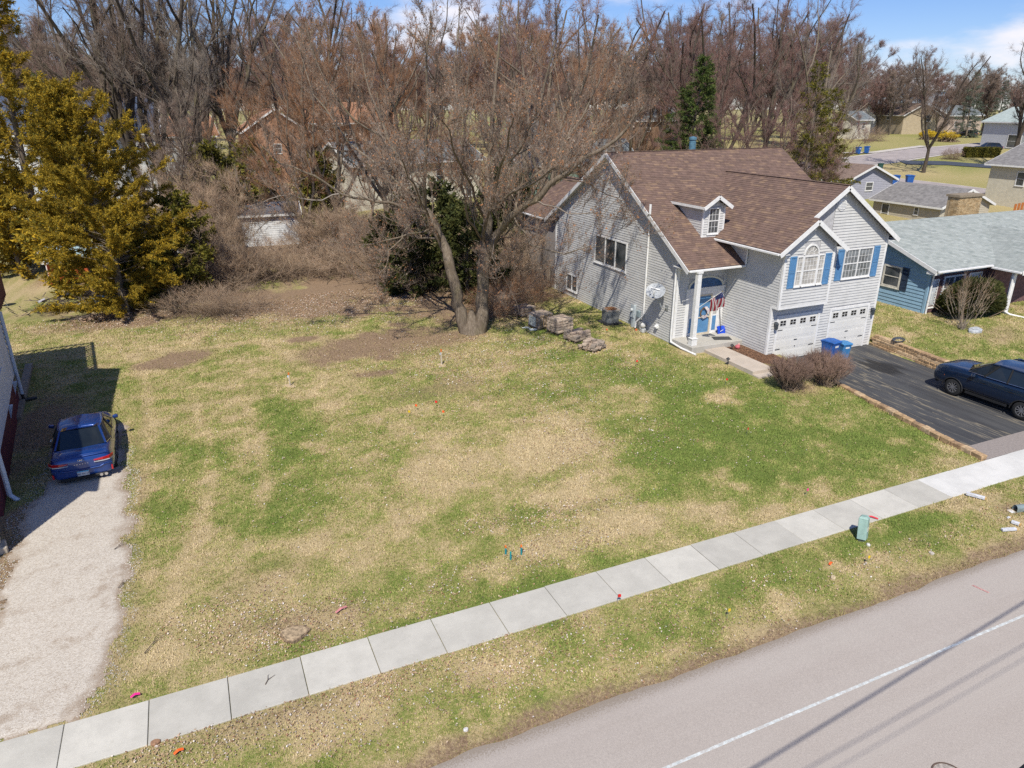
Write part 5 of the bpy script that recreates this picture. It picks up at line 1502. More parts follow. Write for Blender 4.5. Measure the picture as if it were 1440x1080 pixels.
far_house(565, 250, 88, 17, 9, 4.6, 2.0, .25, mcr, slate, 'cream house behind the middle of the maple', [('f', -6, 2.2, 1.1, 1.3), ('f', -2, 2.2, 1.1, 1.3), ('f', 2.5, 2.2, 1.1, 1.3), ('f', 6.5, .2, 1.0, 2.1)])
t, P, sd_ = far_house(795, 243, 92, 15, 9, 3.9, 2.4, -.1, teal, slate, 'teal grey house with slate roof behind the main tree fork', [('f', -4.8, 1.6, 1.3, 1.2), ('f', 1.2, 1.9, 1.2, .9), ('f', 5, 1.6, 1.3, 1.2), ('f', -1.2, .1, 1.0, 2.1)])
far_house(770, 182, 150, 14, 9, 5.4, 2.4, .1, mat('grey_far', (.33, .34, .36), .8), slate, 'far grey house above the teal house roof', [('f', -4, 3.2, 1.2, 1.3), ('f', 0, 3.2, 1.2, 1.3), ('f', 4, 3.2, 1.2, 1.3)])
far_house(905, 190, 140, 12, 8, 5.0, 2.4, .2, mat('brown_far', (.24, .15, .1), .8), slate, 'brown house left of the spruce', [('f', -3, 3, 1.1, 1.2), ('f', 2, 3, 1.1, 1.2)])
far_house(1265, 193, 196, 13, 10, 4.6, 2.6, 1.35, tanf, mat('brown_roof3', (.18, .13, .1), .9), 'tan house with dark rake and one blue window across the far street', [('b', 1, 3.4, 1.5, 1.5), ('l', 2, 3.0, 1.4, 1.6)])
far_house(1232, 186, 205, 13, 9, 6.0, 2.6, 0, mwh, slate, 'white house left of the far tan house', [('f', -3, 3.4, 1.2, 1.4), ('f', 1, 3.4, 1.2, 1.4)])
far_house(1330, 186, 200, 15, 9, 4.5, 2.2, .1, mat('pink_far', (.5, .4, .33), .8), slate, 'low pinkish house right of the far tan house', [('f', -4, 1.6, 1.4, 1.4), ('f', 2, 1.6, 1.4, 1.4)])
far_house(1192, 205, 165, 5, 6, 4.0, 1.5, .1, mcr, slate, 'small cream house beside the dark spruces on the right', [('f', 0, 2.0, 1.0, 1.3)])
far_house(1290, 150, 250, 26, 12, 11.5, 4, .2, mat('pale_blue_far', (.4, .46, .54), .7), mat('white_roof', (.5, .5, .5), .9), 'large pale blue house on the skyline behind the far tan house', [('f', -7, 7, 1.6, 2), ('f', -2, 7, 1.6, 2), ('f', 4, 7, 1.6, 2)])
far_house(1448, 212, 140, 11, 12, 4.6, 2.4, 1.35, mat('pale_grey_far', (.5, .52, .53), .7), mat('pale_green_roof', (.36, .42, .40), .9, .1, 2), 'pale grey garage house with sage roof at the right edge of the far street', [('b', 2, .1, 3.0, 2.3)])
# small white shed
p = G(386, 345)
t, P, sd_ = gable_house('shed', 'white garden shed with low dark roof beyond the lot', (p.x, p.y + 1.4, p.z), 4.7, 2.8, 2.7, .7, -.06, mat('white_shed', (.66, .67, .68), .7, .12, 4), mat('shed_roof', (.09, .09, .11), .9), [], .25, boards=.18, cat='shed')
p = G(318, 352)
rf = thing('white_rail_fence', 'low white board fence left of the white shed', 'fence', p)
for i in range(5):
    q = p + Vector((-6 + i * 1.45, .3 - i * .06, 0)); z = float(H(q.x, q.y))
    mb = MB(); mb.box(q.x, q.y, z, q.x + 1.42, q.y + .05, z + .42); mb.build('board', mwh, rf)
# red playhouse under the cedars
p = G(92, 398)
t, P, sd_ = gable_house('playhouse', 'orange red garden shed with pale blue roof under the golden cedar', (p.x + .6, p.y + 1, p.z), 3.2, 2.4, 1.75, .6, .2, mat('orange_red_wood', (.5, .09, .03), .7, .12, 5), mat('pale_blue_roof', (.30, .42, .46), .7), [('l', 0, .0, .8, 1.5, 1)], .3, boards=.2, cat='shed')
# ================================================================== vehicles
def paint(name, col):
    m, nt, b = new_mat(name)
    b.inputs['Base Color'].default_value = rgba(col); b.inputs['Roughness'].default_value = .3; b.inputs['Metallic'].default_value = .35
    b.inputs['Coat Weight'].default_value = 1.0; b.inputs['Coat Roughness'].default_value = .03; b.inputs['Specular IOR Level'].default_value = .5
    return m
CARG = mat('car_glass', (.012, .016, .018), .04, .1, 2, spec=.8)
RUB = mat('tyre_rubber', (.018, .018, .018), .85, .2, 20)
ALLOY = mat('alloy', (.5, .5, .52), .28, .05, 4, metal=.85)
CHR = mat('chrome', (.65, .65, .66), .15, .02, 4, metal=.95)
PLA = mat('black_plastic', (.015, .015, .016), .6)
REDL = mat('red_lens', (.42, .008, .012), .15, .1, 12, coat=.8)
ORL = mat('amber_lens', (.6, .15, .01), .2, coat=.6)
WLEN = mat('clear_lens', (.45, .46, .48), .12, .1, 20, coat=.8)
SEAT = mat('grey_seat', (.2, .21, .2), .8)

def wheel_parts(t, x, y, r, w, side):
    mb = MB(); n = 28; prof = [(r * .62, -w / 2), (r * .93, -w / 2), (r, -w * .36), (r, w * .36), (r * .93, w / 2), (r * .62, w / 2)]
    V = []; F = []
    for rr, xx in prof:
        for k in range(n):
            s = 2 * math.pi * k / n; V.append((x + xx, y + rr * math.cos(s), r + rr * math.sin(s)))
    for i in range(len(prof) - 1):
        for k in range(n): F.append((i * n + k, i * n + (k + 1) % n, (i + 1) * n + (k + 1) % n, (i + 1) * n + k))
    mb.add(V, F); wh = mb.build('wheel', RUB, t, smooth=True, local=True)
    xo = x + side * w * .36
    mb = MB(); mb.cyl((x - side * .02, y, r), (xo - side * .05, y, r), r * .64, n=24); mb.build('brake_disc', mat('dark_wheel', (.03, .03, .033), .5), wh, local=True)
    mb = MB()
    for k in range(10):
        s = 2 * math.pi * k / 10
        mb.beam((xo, y + .06 * math.cos(s), r + .06 * math.sin(s)), (xo, y + r * .62 * math.cos(s), r + r * .62 * math.sin(s)), .034, .03, (1, 0, 0))
    for k in range(24):
        s, s2 = 2 * math.pi * k / 24, 2 * math.pi * (k + 1) / 24; R_ = r * .62
        mb.beam((xo, y + R_ * math.cos(s), r + R_ * math.sin(s)), (xo, y + R_ * math.cos(s2), r + R_ * math.sin(s2)), .03, .035, (1, 0, 0))
    mb.cyl((xo - .03 * side, y, r), (xo + .015 * side, y, r), .07, n=14)
    mb.build('rim', ALLOY, wh, local=True)

def body_shell(secs, arches, name, m, t):
    """lofted body with rounded sides; wheel arches are cut out"""
    V = []; F = []
    for y, hw, zb, zt, hb in secs:
        h = zt - zb
        half = [(0, zb), (hw * .8, zb), (hw * .95, zb + h * .12), (hw, zb + h * .42), (hw * .985, zb + h * .68), (hb, zt - .05), (hb * .88, zt), (0, zt + .02)]
        ring = [(x, y, z) for x, z in half] + [(-x, y, z) for x, z in half[-2:0:-1]]
        V += ring
    n = 14; k = len(secs)
    for i in range(k - 1):
        for j in range(n): F.append((i * n + j, i * n + (j + 1) % n, (i + 1) * n + (j + 1) % n, (i + 1) * n + j))
    for b in (0, (k - 1) * n):
        r = [b + j for j in range(n)]
        q = [(r[0], r[1], r[2], r[-2], r[-1])[:4], (r[2], r[3], r[-3], r[-2]), (r[3], r[4], r[-4], r[-3]), (r[4], r[5], r[-5], r[-4]), (r[5], r[6], r[8], r[9])]
        F += [(r[0], r[1], r[2]), (r[0], r[2], r[12]), (r[0], r[12], r[13]), (r[2], r[3], r[11], r[12]), (r[3], r[4], r[10], r[11]), (r[4], r[5], r[9], r[10]), (r[5], r[6], r[8], r[9]), (r[6], r[7], r[8])]
    me = bpy.data.meshes.new(name); me.from_pydata(V, [], F); me.update()
    bm = bmesh.new(); bm.from_mesh(me); bmesh.ops.recalc_face_normals(bm, faces=bm.faces[:]); bm.to_mesh(me); bm.free()
    o = bpy.data.objects.new('tmp', me); COL.objects.link(o); me.materials.append(m); me.materials.append(PLA)
    s = o.modifiers.new('s', 'SUBSURF'); s.levels = 2; s.render_levels = 2
    cu = MB()
    for y, r, x0, x1 in arches:
        cu.cyl((x0, y, .34), (x1, y, .34), r, n=32)
    cm = cu.mesh('cut'); cm.materials.append(PLA)
    bm = bmesh.new(); bm.from_mesh(cm); bmesh.ops.recalc_face_normals(bm, faces=bm.faces[:]); bm.to_mesh(cm); bm.free()
    co = bpy.data.objects.new('cut', cm); COL.objects.link(co)
    bo = o.modifiers.new('b', 'BOOLEAN'); bo.operation = 'DIFFERENCE'; bo.object = co; bo.solver = 'EXACT'
    try: bo.material_mode = 'TRANSFER'
    except Exception: pass
    dg = bpy.context.evaluated_depsgraph_get()
    res = bpy.data.meshes.new_from_object(o.evaluated_get(dg))
    bpy.data.objects.remove(o); bpy.data.objects.remove(co)
    for p in res.polygons: p.use_smooth = True
    try: res.set_sharp_from_angle(angle=rad(40))
    except Exception: pass
    res.name = name
    return link(name, res, None, t, local=True)

def greenhouse(t, bot, top, m, roof_name='roof', pill=(1, 2, 3, 4), splits=()):
    """bot / top: right-hand outlines from the rear centre to the front centre"""
    n = len(bot)
    names = {0: 'rear_window', n - 2: 'windshield'}
    for i in range(n - 1):
        for s in ((1, -1) if 0 < i < n - 2 else (0,)):
            q = []
            if s == 0:
                a, b = (i, i + 1)
                if i == 0: q = [bot[1], (-bot[1][0],) + bot[1][1:], (-top[1][0],) + top[1][1:], top[1]]
                else: q = [bot[i], (-bot[i][0],) + bot[i][1:], (-top[i][0],) + top[i][1:], top[i]]
                mid = [bot[0] if i == 0 else bot[-1], top[0] if i == 0 else top[-1]]
                V = [Vector(q[0]), Vector(mid[0]), Vector(q[1]), Vector(q[2]), Vector(mid[1]), Vector(q[3])]
                mb = MB(); mb.add(V, [(0, 1, 4, 5), (1, 2, 3, 4)]); mb.build(names[i], CARG, t, smooth=True, local=True)
            else:
                f = lambda p: (p[0] * s, p[1], p[2])
                mb = MB(); mb.add([f(bot[i]), f(bot[i + 1]), f(top[i + 1]), f(top[i])], [(0, 1, 2, 3)]); mb.build('side_window', CARG, t, local=True)
    # roof panel
    cols = [-1, -.8, -.55, -.28, 0, .28, .55, .8, 1]; V = []
    for p in top[1:-1]:
        for c in cols: V.append((p[0] * c, p[1], p[2] + .03 * (1 - c * c) + .005))
    r0 = [(top[0][0], top[0][1], top[0][2])]
    k = len(top) - 2; F = []
    for i in range(k - 1):
        for j in range(8): F.append((i * 9 + j, i * 9 + j + 1, (i + 1) * 9 + j + 1, (i + 1) * 9 + j))
    mb = MB(); mb.add(V, F)
    # rear and front lips of the roof
    for e, q in ((0, top[0]), (k - 1, top[-1])):
        b = len(mb.v); mb.v.append((q[0], q[1], q[2] + .03)); 
        mb.f += [(e * 9 + j, e * 9 + j + 1, b) for j in range(8)]
    rf = mb.build(roof_name, m, t, smooth=True, local=True)
    for i in range(1, n - 1):
        for s in (1, -1):
            f = lambda p: Vector((p[0] * s, p[1], p[2]))
            w = .09 if i in pill else .04
            mb = MB(); mb.tube([f(bot[i]) + Vector((0, 0, -.03)), f(top[i])], [w * .5, w * .42], 6); mb.build('pillar', m if i in (1, n - 2) else PLA, t, local=True)
    for s in (1, -1):
        mb = MB(); mb.tube([Vector((p[0] * s, p[1], p[2] + .005)) for p in top[1:-1]], .03, 6); mb.build('roof_rail', m, t, local=True)
        mb = MB(); mb.tube([Vector((p[0] * s * 1.012, p[1], p[2] - .005)) for p in bot[1:-1]], .013, 5); mb.build('window_trim', CHR, t, local=True)

def text_mesh(s, size, name='txt', spacing=1.0):
    cu = bpy.data.curves.new(name, 'FONT'); cu.body = s; cu.size = size; cu.align_x = 'CENTER'; cu.align_y = 'CENTER'; cu.extrude = .003; cu.space_character = spacing
    o = bpy.data.objects.new(name, cu); COL.objects.link(o)
    dg = bpy.context.evaluated_depsgraph_get(); me = bpy.data.meshes.new_from_object(o.evaluated_get(dg)); bpy.data.objects.remove(o)
    return me

def sedan():
    B = paint('deep_blue_paint', (.008, .045, .21))
    t = thing('sedan', 'dark blue sedan parked on the gravel drive, seen from behind', 'car', (-4.28, 24.0, .02), rad(3.0))
    secs = [(0.0, .74, .40, .84, .66), (.05, .86, .30, 1.02, .74), (.2, .905, .25, 1.08, .78), (.55, .93, .21, 1.08, .80), (1.1, .935, .2, 1.03, .84), (2.0, .935, .2, .99, .87), (3.2, .935, .2, .97, .86), (3.8, .925, .2, .93, .80), (4.35, .89, .22, .84, .72), (4.7, .78, .26, .72, .6), (4.85, .6, .34, .6, .45)]
    body_shell(secs, [(.98, .37, .6, 1.2), (.98, .37, -1.2, -.6), (3.85, .37, .6, 1.2), (3.85, .37, -1.2, -.6)], 'body', B, t)
    bot = [(0, .62, 1.085), (.72, .78, 1.065), (.85, 1.25, 1.02), (.87, 2.2, .99), (.83, 3.25, .97), (0, 3.55, .99)]
    top = [(0, 1.42, 1.42), (.57, 1.5, 1.40), (.63, 1.75, 1.415), (.645, 2.2, 1.43), (.6, 2.62, 1.405), (0, 2.72, 1.42)]
    greenhouse(t, bot, top, B)
    for s in (1, -1):
        for y in (.98, 3.85): wheel_parts(t, s * .81, y, .33, .22, s)
        mb = MB(); mb.beam((s * .9, 3.12, 1.02), (s * 1.07, 3.08, 1.06), .13, .13); mb.build('mirror', B, t, bev=.035, local=True)
        # tail lamp: red lens with a pale strip beneath, wrapping round the corner
        for nm, m, z, h, y0 in (('tail_light', REDL, .86, .085, .0), ('reversing_light', WLEN, .795, .032, .0)):
            mb = MB(); pts = [(s * .36, -.022), (s * .62, -.01), (s * .8, .04), (s * .905, .2)]
            hh = [h * .25, h * .8, h, h * .9]
            V = []
            for (x, y), q in zip(pts, hh): V += [(x, y + .01, z - q / 2), (x, y - .018, z - q / 2), (x, y - .012, z + q / 2), (x, y + .05, z + q / 2)]
            F = []
            for i in range(3): F += [(4 * i + j, 4 * i + 4 + j, 4 * i + 4 + (j + 1) % 4, 4 * i + (j + 1) % 4) for j in range(4)]
            F += [(0, 1, 2, 3), (12, 15, 14, 13)]
            mb.add(V, F); mb.build(nm, m, t, local=True)
        mb = MB(); mb.box(s * .80, -.0, .42, s * .845, .05, .56); mb.build('reflector', REDL, t, local=True)
        mb = MB(); mb.box(s * .937, 1.95, .9, s * .955, 2.15, .93); mb.build('door_handle', CHR, t, local=True)
        mb = MB(); mb.box(s * .93, 1.15, .24, s * .945, 3.5, .3); mb.build('sill', PLA, t, local=True)
    mb = MB(); mb.tube([(-.76, .03, 1.085), (-.4, -.005, 1.1), (0, -.015, 1.105), (.4, -.005, 1.1), (.76, .03, 1.085)], .016, 6); mb.build('spoiler_lip', B, t, local=True)
    mb = MB(); mb.tube([(-.84, .03, .66), (-.6, -.015, .655), (-.5, -.025, .61), (0, -.035, .60), (.5, -.025, .61), (.6, -.015, .655), (.84, .03, .66)], .014, 6); mb.build('bumper_crease', B, t, local=True)
    mb = MB(); mb.box(-.66, -.015, .26, .66, .06, .36); mb.build('rear_diffuser', PLA, t, bev=.02, local=True)
    for x in (.48, .62):
        mb = MB(); mb.cyl((x, -.03, .31), (x, .05, .31), .05, n=12); mb.build('exhaust_tip', CHR, t, local=True)
    PW_ = mat('plate_white', (.6, .6, .6), .5); PBL = mat('plate_blue', (.07, .36, .6), .5)
    mb = MB(); mb.box(-.165, -.048, .40, .165, -.03, .565); pl = mb.build('licence_plate', PW_, t, local=True)
    mb = MB(); mb.box(-.162, -.0495, .525, .162, -.0485, .562); mb.build('plate_band', PBL, pl, local=True)
    me = text_mesh('BK 70117', .082); o = link('plate_number', me, mat('plate_ink', (.06, .05, .12), .6), pl, local=True); o.location = (0, -.05, .46); o.rotation_euler = (math.pi / 2, 0, 0); o['kind'] = 'stuff'
    mb = MB(); mb.tube([(.075 * math.cos(a), -.032, .93 + .045 * math.sin(a)) for a in np.linspace(0, 6.283, 17)], .007, 5); em = mb.build('emblem', CHR, t, local=True)
    mb = MB(); mb.beam((-.035, -.032, .905), (-.02, -.032, .955), .014, .01, (0, 1, 0)); mb.beam((.035, -.032, .955), (.02, -.032, .905), .014, .01, (0, 1, 0)); mb.beam((-.03, -.032, .925), (.03, -.032, .937), .012, .01, (0, 1, 0)); mb.build('emblem_letter', CHR, em, local=True)
    me = text_mesh('SONATA', .05, 'nm', 2.6); o = link('name_lettering', me, CHR, t, local=True); o.location = (0, -.03, .80); o.rotation_euler = (math.pi / 2, 0, 0); o['kind'] = 'stuff'
    for x in (-.35, 0, .35):
        mb = MB(); mb.beam((x, 1.35, 1.0), (x, 1.3, 1.2), .24, .1, (0, 1, 0)); mb.build('rear_headrest', SEAT, t, bev=.03, local=True)
    mb = MB(); mb.lathe([(0, .07), (.02, .05), (.05, 0), (.06, -.02)], (0, 1.62, 1.445), 8); mb.build('antenna_fin', B, t, local=True)
sedan()

def suv():
    B = paint('navy_paint', (.004, .016, .045))
    t = thing('suv', 'dark navy SUV parked on the asphalt drive at the right edge', 'car', (29.42, 14.18, .004), rad(1.5))
    secs = [(0.0, .82, .5, 1.1, .78), (.06, .93, .38, 1.24, .86), (.3, .96, .34, 1.28, .9), (1.0, .965, .33, 1.27, .915), (2.2, .965, .33, 1.25, .92), (3.2, .965, .33, 1.24, .92), (3.6, .965, .33, 1.23, .91), (4.1, .955, .33, 1.2, .88), (4.5, .935, .35, 1.16, .85), (4.7, .89, .38, 1.08, .79), (4.78, .8, .46, .94, .7)]
    body_shell(secs, [(.95, .42, .62, 1.25), (.95, .42, -1.25, -.62), (3.76, .42, .62, 1.25), (3.76, .42, -1.25, -.62)], 'body', B, t)
    bot = [(0, .06, 1.28), (.82, .16, 1.28), (.9, .75, 1.27), (.91, 1.7, 1.25), (.91, 2.6, 1.24), (.86, 3.3, 1.235), (0, 3.68, 1.25)]
    top = [(0, .2, 1.75), (.7, .28, 1.73), (.745, .8, 1.765), (.755, 1.7, 1.785), (.75, 2.2, 1.775), (.71, 2.5, 1.745), (0, 2.62, 1.77)]
    greenhouse(t, bot, top, B)
    for s in (1, -1):
        for y in (.95, 3.76): wheel_parts(t, s * .83, y, .365, .23, s)
        mb = MB(); mb.beam((s * .92, 3.0, 1.14), (s * 1.1, 2.96, 1.18), .15, .16); mb.build('mirror', B, t, bev=.04, local=True)
        mb = MB(); mb.add([(s * .5, 4.72, .82), (s * .74, 4.66, .86), (s * .86, 4.5, .92), (s * .86, 4.5, .84), (s * .74, 4.69, .76), (s * .5, 4.74, .74)], [(0, 1, 4, 5), (1, 2, 3, 4)]); mb.build('headlight', WLEN, t, local=True)
        mb = MB(); mb.beam((s * .915, 4.36, .74), (s * .935, 4.2, .78), .012, .05); mb.build('side_marker', ORL, t, local=True)
        mb = MB(); mb.box(s * .945, 1.5, .32, s * .965, 3.2, .42); mb.build('sill', PLA, t, local=True)
        for y in (1.35, 2.45):
            mb = MB(); mb.box(s * .95, y, .97, s * .972, y + .2, 1.0); mb.build('door_handle', B, t, local=True)
        mb = MB(); mb.tube([(s * .73, .5, 1.8), (s * .74, 1.6, 1.84), (s * .725, 2.4, 1.81)], .018, 6); mb.build('roof_rack', CHR, t, local=True)
        for y in (.95, 3.76):
            pts = [(s * .955, y + .44 * math.cos(a), .34 + .44 * math.sin(a)) for a in np.linspace(0, math.pi, 13)]
            mb = MB(); mb.tube(pts, .022, 5); mb.build('arch_trim', PLA, t, local=True)
    mb = MB(); mb.box(-.45, 4.7, .45, .45, 4.76, .74); g = mb.build('grille', PLA, t, bev=.02, local=True)
    for z in (.5, .57, .64, .71):
        mb = MB(); mb.box(-.43, 4.76, z, .43, 4.775, z + .02); mb.build('grille_bar', CHR, g, local=True)
    mb = MB(); mb.box(-.7, 4.6, .3, .7, 4.72, .42); mb.build('lower_bumper', PLA, t, bev=.03, local=True)
suv()

# ------------------------------------------------------------------ wheeled recycling bins
def bin_(loc, rz, label, group, m=None, scale=1.0):
    m = m or BINB
    t = thing('wheeled_bin', label, 'bin', loc, rz, group, scale)
    mb = MB(); mb.add([(-.23, -.26, .06), (.23, -.26, .06), (.23, .24, .06), (-.23, .24, .06), (-.29, -.34, .98), (.29, -.34, .98), (.29, .34, .98), (-.29, .34, .98)],
                      [(0, 3, 2, 1), (4, 5, 6, 7), (0, 1, 5, 4), (1, 2, 6, 5), (2, 3, 7, 6), (3, 0, 4, 7)]); mb.build('body', m, t, bev=.03, local=True)
    mb = MB(); mb.prism([(-.39, .985), (.37, .985), (.37, 1.04), (.1, 1.09), (-.36, 1.06)], 0, -.32, .32); mb.build('lid', m, t, bev=.02, local=True)
    mb = MB(); mb.tube([(-.24, .4, .97), (.24, .4, .97)], .02, 8); mb.build('handle', m, t, local=True)
    for s in (-1, 1):
        mb = MB(); mb.cyl((s * .24, .27, .11), (s * .3, .27, .11), .11, n=16); mb.build('wheel', RUB, t, local=True)
    mb = MB(); mb.add([(-.13, -.333, .76), (.13, -.333, .76), (.13, -.338, .86), (-.13, -.338, .86)], [(0, 1, 2, 3)]); mb.build('sticker', WHITE, t, local=True)
    mb = MB(); mb.box(-.3, -.35, .93, .3, .35, .965); mb.build('rim', m, t, local=True)
    return t
BINB = mat('bin_blue', (.022, .105, .36), .5, .12, 3); BINL = mat('bin_light_blue', (.05, .2, .42), .5, .06, 4)
b1 = bin_((27.05, 23.25, 0), rad(8), 'tall blue recycling bin with white sticker between the garage doors', 'bins at the garage')
b2 = bin_((27.85, 23.2, 0), rad(-6), 'smaller light blue bin right of the tall blue bin', 'bins at the garage', BINL, (.85, .85, .82))
for i, (px, py, lab) in enumerate(((1206, 217, 'blue bin at the far kerb, left of a pair'), (1218, 216, 'blue bin at the far kerb, right of a pair'), (1259, 258, 'blue bin behind the tan garage roof, left of two'), (1278, 258, 'blue bin behind the tan garage roof, right of two'), (889, 208, 'blue bin seen just above the brown roof ridge'))):
    if i in (2, 3): p = AT(px, py, 96); p.z = float(H(p.x, p.y))
    else: p = G(px, py)
    dup(b1, p, rad(20 * i), lab, 'bins along the far street', 1.15 if i < 2 else 1.3)
p = G(1237, 240); b = dup(b1, p, 1.0, 'dark green utility bin on the far lawn left of the tree', 'far small things'); 
for ch in b.children:
    if ch.name.startswith(('body', 'lid', 'rim', 'handle')):
        ch.data = ch.data.copy(); ch.data.materials.clear(); ch.data.materials.append(mat('dark_green_plastic', (.02, .07, .06), .6))

def small_car(px, py, depth, col, rz, label, L_=4.6):
    B = paint('paint_' + label[:8].replace(' ', '_'), col)
    p = AT(px, py, depth); p.z = float(H(p.x, p.y)) + .02
    t = thing('parked_car', label, 'car', p, rz)
    secs = [(0.0, .78, .4, .9, .72), (.06, .9, .3, 1.02, .8), (.5, .93, .25, 1.05, .84), (2.2, .93, .25, 1.02, .88), (3.5, .93, .25, 1.0, .86), (4.3, .88, .28, .9, .72), (4.55, .7, .36, .75, .55)]
    body_shell(secs, [(.95, .38, .6, 1.25), (.95, .38, -1.25, -.6), (3.7, .38, .6, 1.25), (3.7, .38, -1.25, -.6)], 'body', B, t)
    bot = [(0, .2, 1.05), (.76, .3, 1.05), (.86, 1.2, 1.03), (.87, 2.4, 1.02), (.82, 3.1, 1.01), (0, 3.4, 1.03)]
    top = [(0, .6, 1.5), (.56, .68, 1.49), (.6, 1.2, 1.53), (.6, 2.1, 1.54), (.57, 2.45, 1.5), (0, 2.55, 1.52)]
    greenhouse(t, bot, top, B)
    for s in (1, -1):
        for y in (.95, 3.7): wheel_parts(t, s * .82, y, .34, .22, s)
        mb = MB(); mb.box(s * .55, -.02, .78, s * .86, .1, .92); mb.build('tail_light', REDL, t, local=True)
small_car(1404, 222, 133, (.02, .022, .03), rad(60), 'dark grey car with red tail lights on the far blue-black drive')
small_car(1372, 196, 168, (.006, .01, .02), rad(10), 'black car beside a yellow bin at the end of the far street')
p = AT(1386, 199, 165); p.z = float(H(p.x, p.y))
b = dup(b1, p, .3, 'yellow bin beside the far black car', 'far small things', 1.4)
for ch in b.children:
    if ch.name.startswith(('body', 'lid', 'rim', 'handle')):
        ch.data = ch.data.copy(); ch.data.materials.clear(); ch.data.materials.append(mat('yellow_plastic', (.5, .38, .08), .6))

# ------------------------------------------------------------------ far street and its lawns
def strip(name, pts, w, m, dz):
    """a ribbon of road laid over the ground through the given points"""
    P = [Vector((p.x, p.y, 0)) for p in pts]; Q = []
    for i in range(len(P) - 1):
        for k in range(12): Q.append(P[i].lerp(P[i + 1], k / 12))
    Q.append(P[-1]); V = []; nn = 5
    for i, q in enumerate(Q):
        d = (Q[min(i + 1, len(Q) - 1)] - Q[max(i - 1, 0)]).normalized(); a = Vector((-d.y, d.x, 0))
        for j in range(nn):
            r = q + a * (w * (j / (nn - 1) - .5)); V.append((r.x, r.y, float(H(r.x, r.y)) + dz))
    F = [(i * nn + j, i * nn + j + 1, (i + 1) * nn + j + 1, (i + 1) * nn + j) for i in range(len(Q) - 1) for j in range(nn - 1)]
    mb = MB(); mb.add(V, F); o = mb.build(name, m); o['kind'] = 'structure'; return o
FR = mat('far_road', (.34, .30, .29), .9, .1, .6); FK = mat('far_kerb', (.5, .46, .42), .9, .08, 1)
pa = [G(1130, 236), G(1225, 225), G(1300, 214), G(1370, 207), G(1445, 200)]
strip('far_kerb', pa, 8.4, FK, .06); strip('far_street', pa, 7.2, FR, .1)
pb = [G(1130, 238), G(1215, 252), G(1300, 262), G(1390, 274), G(1445, 282)]
strip('far_kerb', pb, 8.6, FK, .06); strip('far_street', pb, 7.4, FR, .11)
strip('far_driveway', [G(1268, 229), G(1330, 230), G(1400, 235)], 4.6, mat('far_asphalt', (.055, .065, .085), .8, .1, 1), .09)
strip('far_footpath', [G(1130, 217), G(1230, 215), G(1300, 206)], 1.6, FK, .13)
# ================================================================== trees
def tubes_np(polys, sides):
    """polys: list of (pts (k,3), radii (k,)) -> verts, quads"""
    V = []; F = []; off = 0
    ang = np.arange(sides) * 2 * math.pi / sides; ca, sa = np.cos(ang), np.sin(ang)
    for pts, rr in polys:
        pts = np.asarray(pts, float); k = len(pts)
        d = np.gradient(pts, axis=0); d /= np.linalg.norm(d, axis=1, keepdims=True) + 1e-9
        ref = np.array([.31, .95, .1]) if abs(d[0] @ np.array([.31, .95, .1])) < .9 else np.array([1.0, 0, 0])
        a = np.cross(d, ref); a /= np.linalg.norm(a, axis=1, keepdims=True) + 1e-9
        b = np.cross(d, a)
        ring = pts[:, None] + np.asarray(rr)[:, None, None] * (a[:, None] * ca[None, :, None] + b[:, None] * sa[None, :, None])
        V.append(ring.reshape(-1, 3))
        i = np.arange(k - 1)[:, None] * sides; j = np.arange(sides)[None]; j2 = (j + 1) % sides
        F.append(np.stack([i + j, i + j2, i + sides + j2, i + sides + j], -1).reshape(-1, 4) + off)
        off += k * sides
    return np.concatenate(V), np.concatenate(F)

def cones_np(p, e, r):
    """three-sided tapering twigs from p to e with base radius r"""
    d = e - p; L_ = np.linalg.norm(d, axis=1, keepdims=True) + 1e-9; d = d / L_
    ref = np.where(np.abs(d[:, 2:3]) > .9, np.array([[1.0, 0, 0]]), np.array([[0, 0, 1.0]]))
    a = np.cross(d, ref); a /= np.linalg.norm(a, axis=1, keepdims=True) + 1e-9; b = np.cross(d, a)
    r = np.asarray(r)[:, None]
    q = [p + r * a, p + r * (-.5 * a + .866 * b), p + r * (-.5 * a - .866 * b), e]
    V = np.stack(q, 1).reshape(-1, 3); n = len(p); i = np.arange(n)[:, None] * 4
    F = np.concatenate([i + np.array([[0, 1, 3]]), i + np.array([[1, 2, 3]]), i + np.array([[2, 0, 3]])])
    return V, F

def unit(v): return v / (np.linalg.norm(v, axis=-1, keepdims=True) + 1e-9)

def grow(g, p, d, length, r, n, up, wob):
    """one wandering branch: returns points and radii"""
    pts = [p]; q = p; step = length / n
    for i in range(n):
        d = unit(d + g.normal(0, wob, 3) + np.array([0, 0, up]))
        q = q + d * step; pts.append(q)
    return np.array(pts), np.linspace(r, r * .38, n + 1)

def sample(pts, t):
    k = t * (len(pts) - 1); i = np.minimum(k.astype(int), len(pts) - 2); f = (k - i)[:, None]
    p = pts[i] * (1 - f) + pts[i + 1] * f; d = unit(pts[i + 1] - pts[i])
    return p, d

def side_dirs(g, d, ang):
    r = unit(g.normal(0, 1, d.shape)); s = unit(np.cross(d, r))
    a = np.asarray(ang)[:, None]
    return unit(d * np.cos(a) + s * np.sin(a))

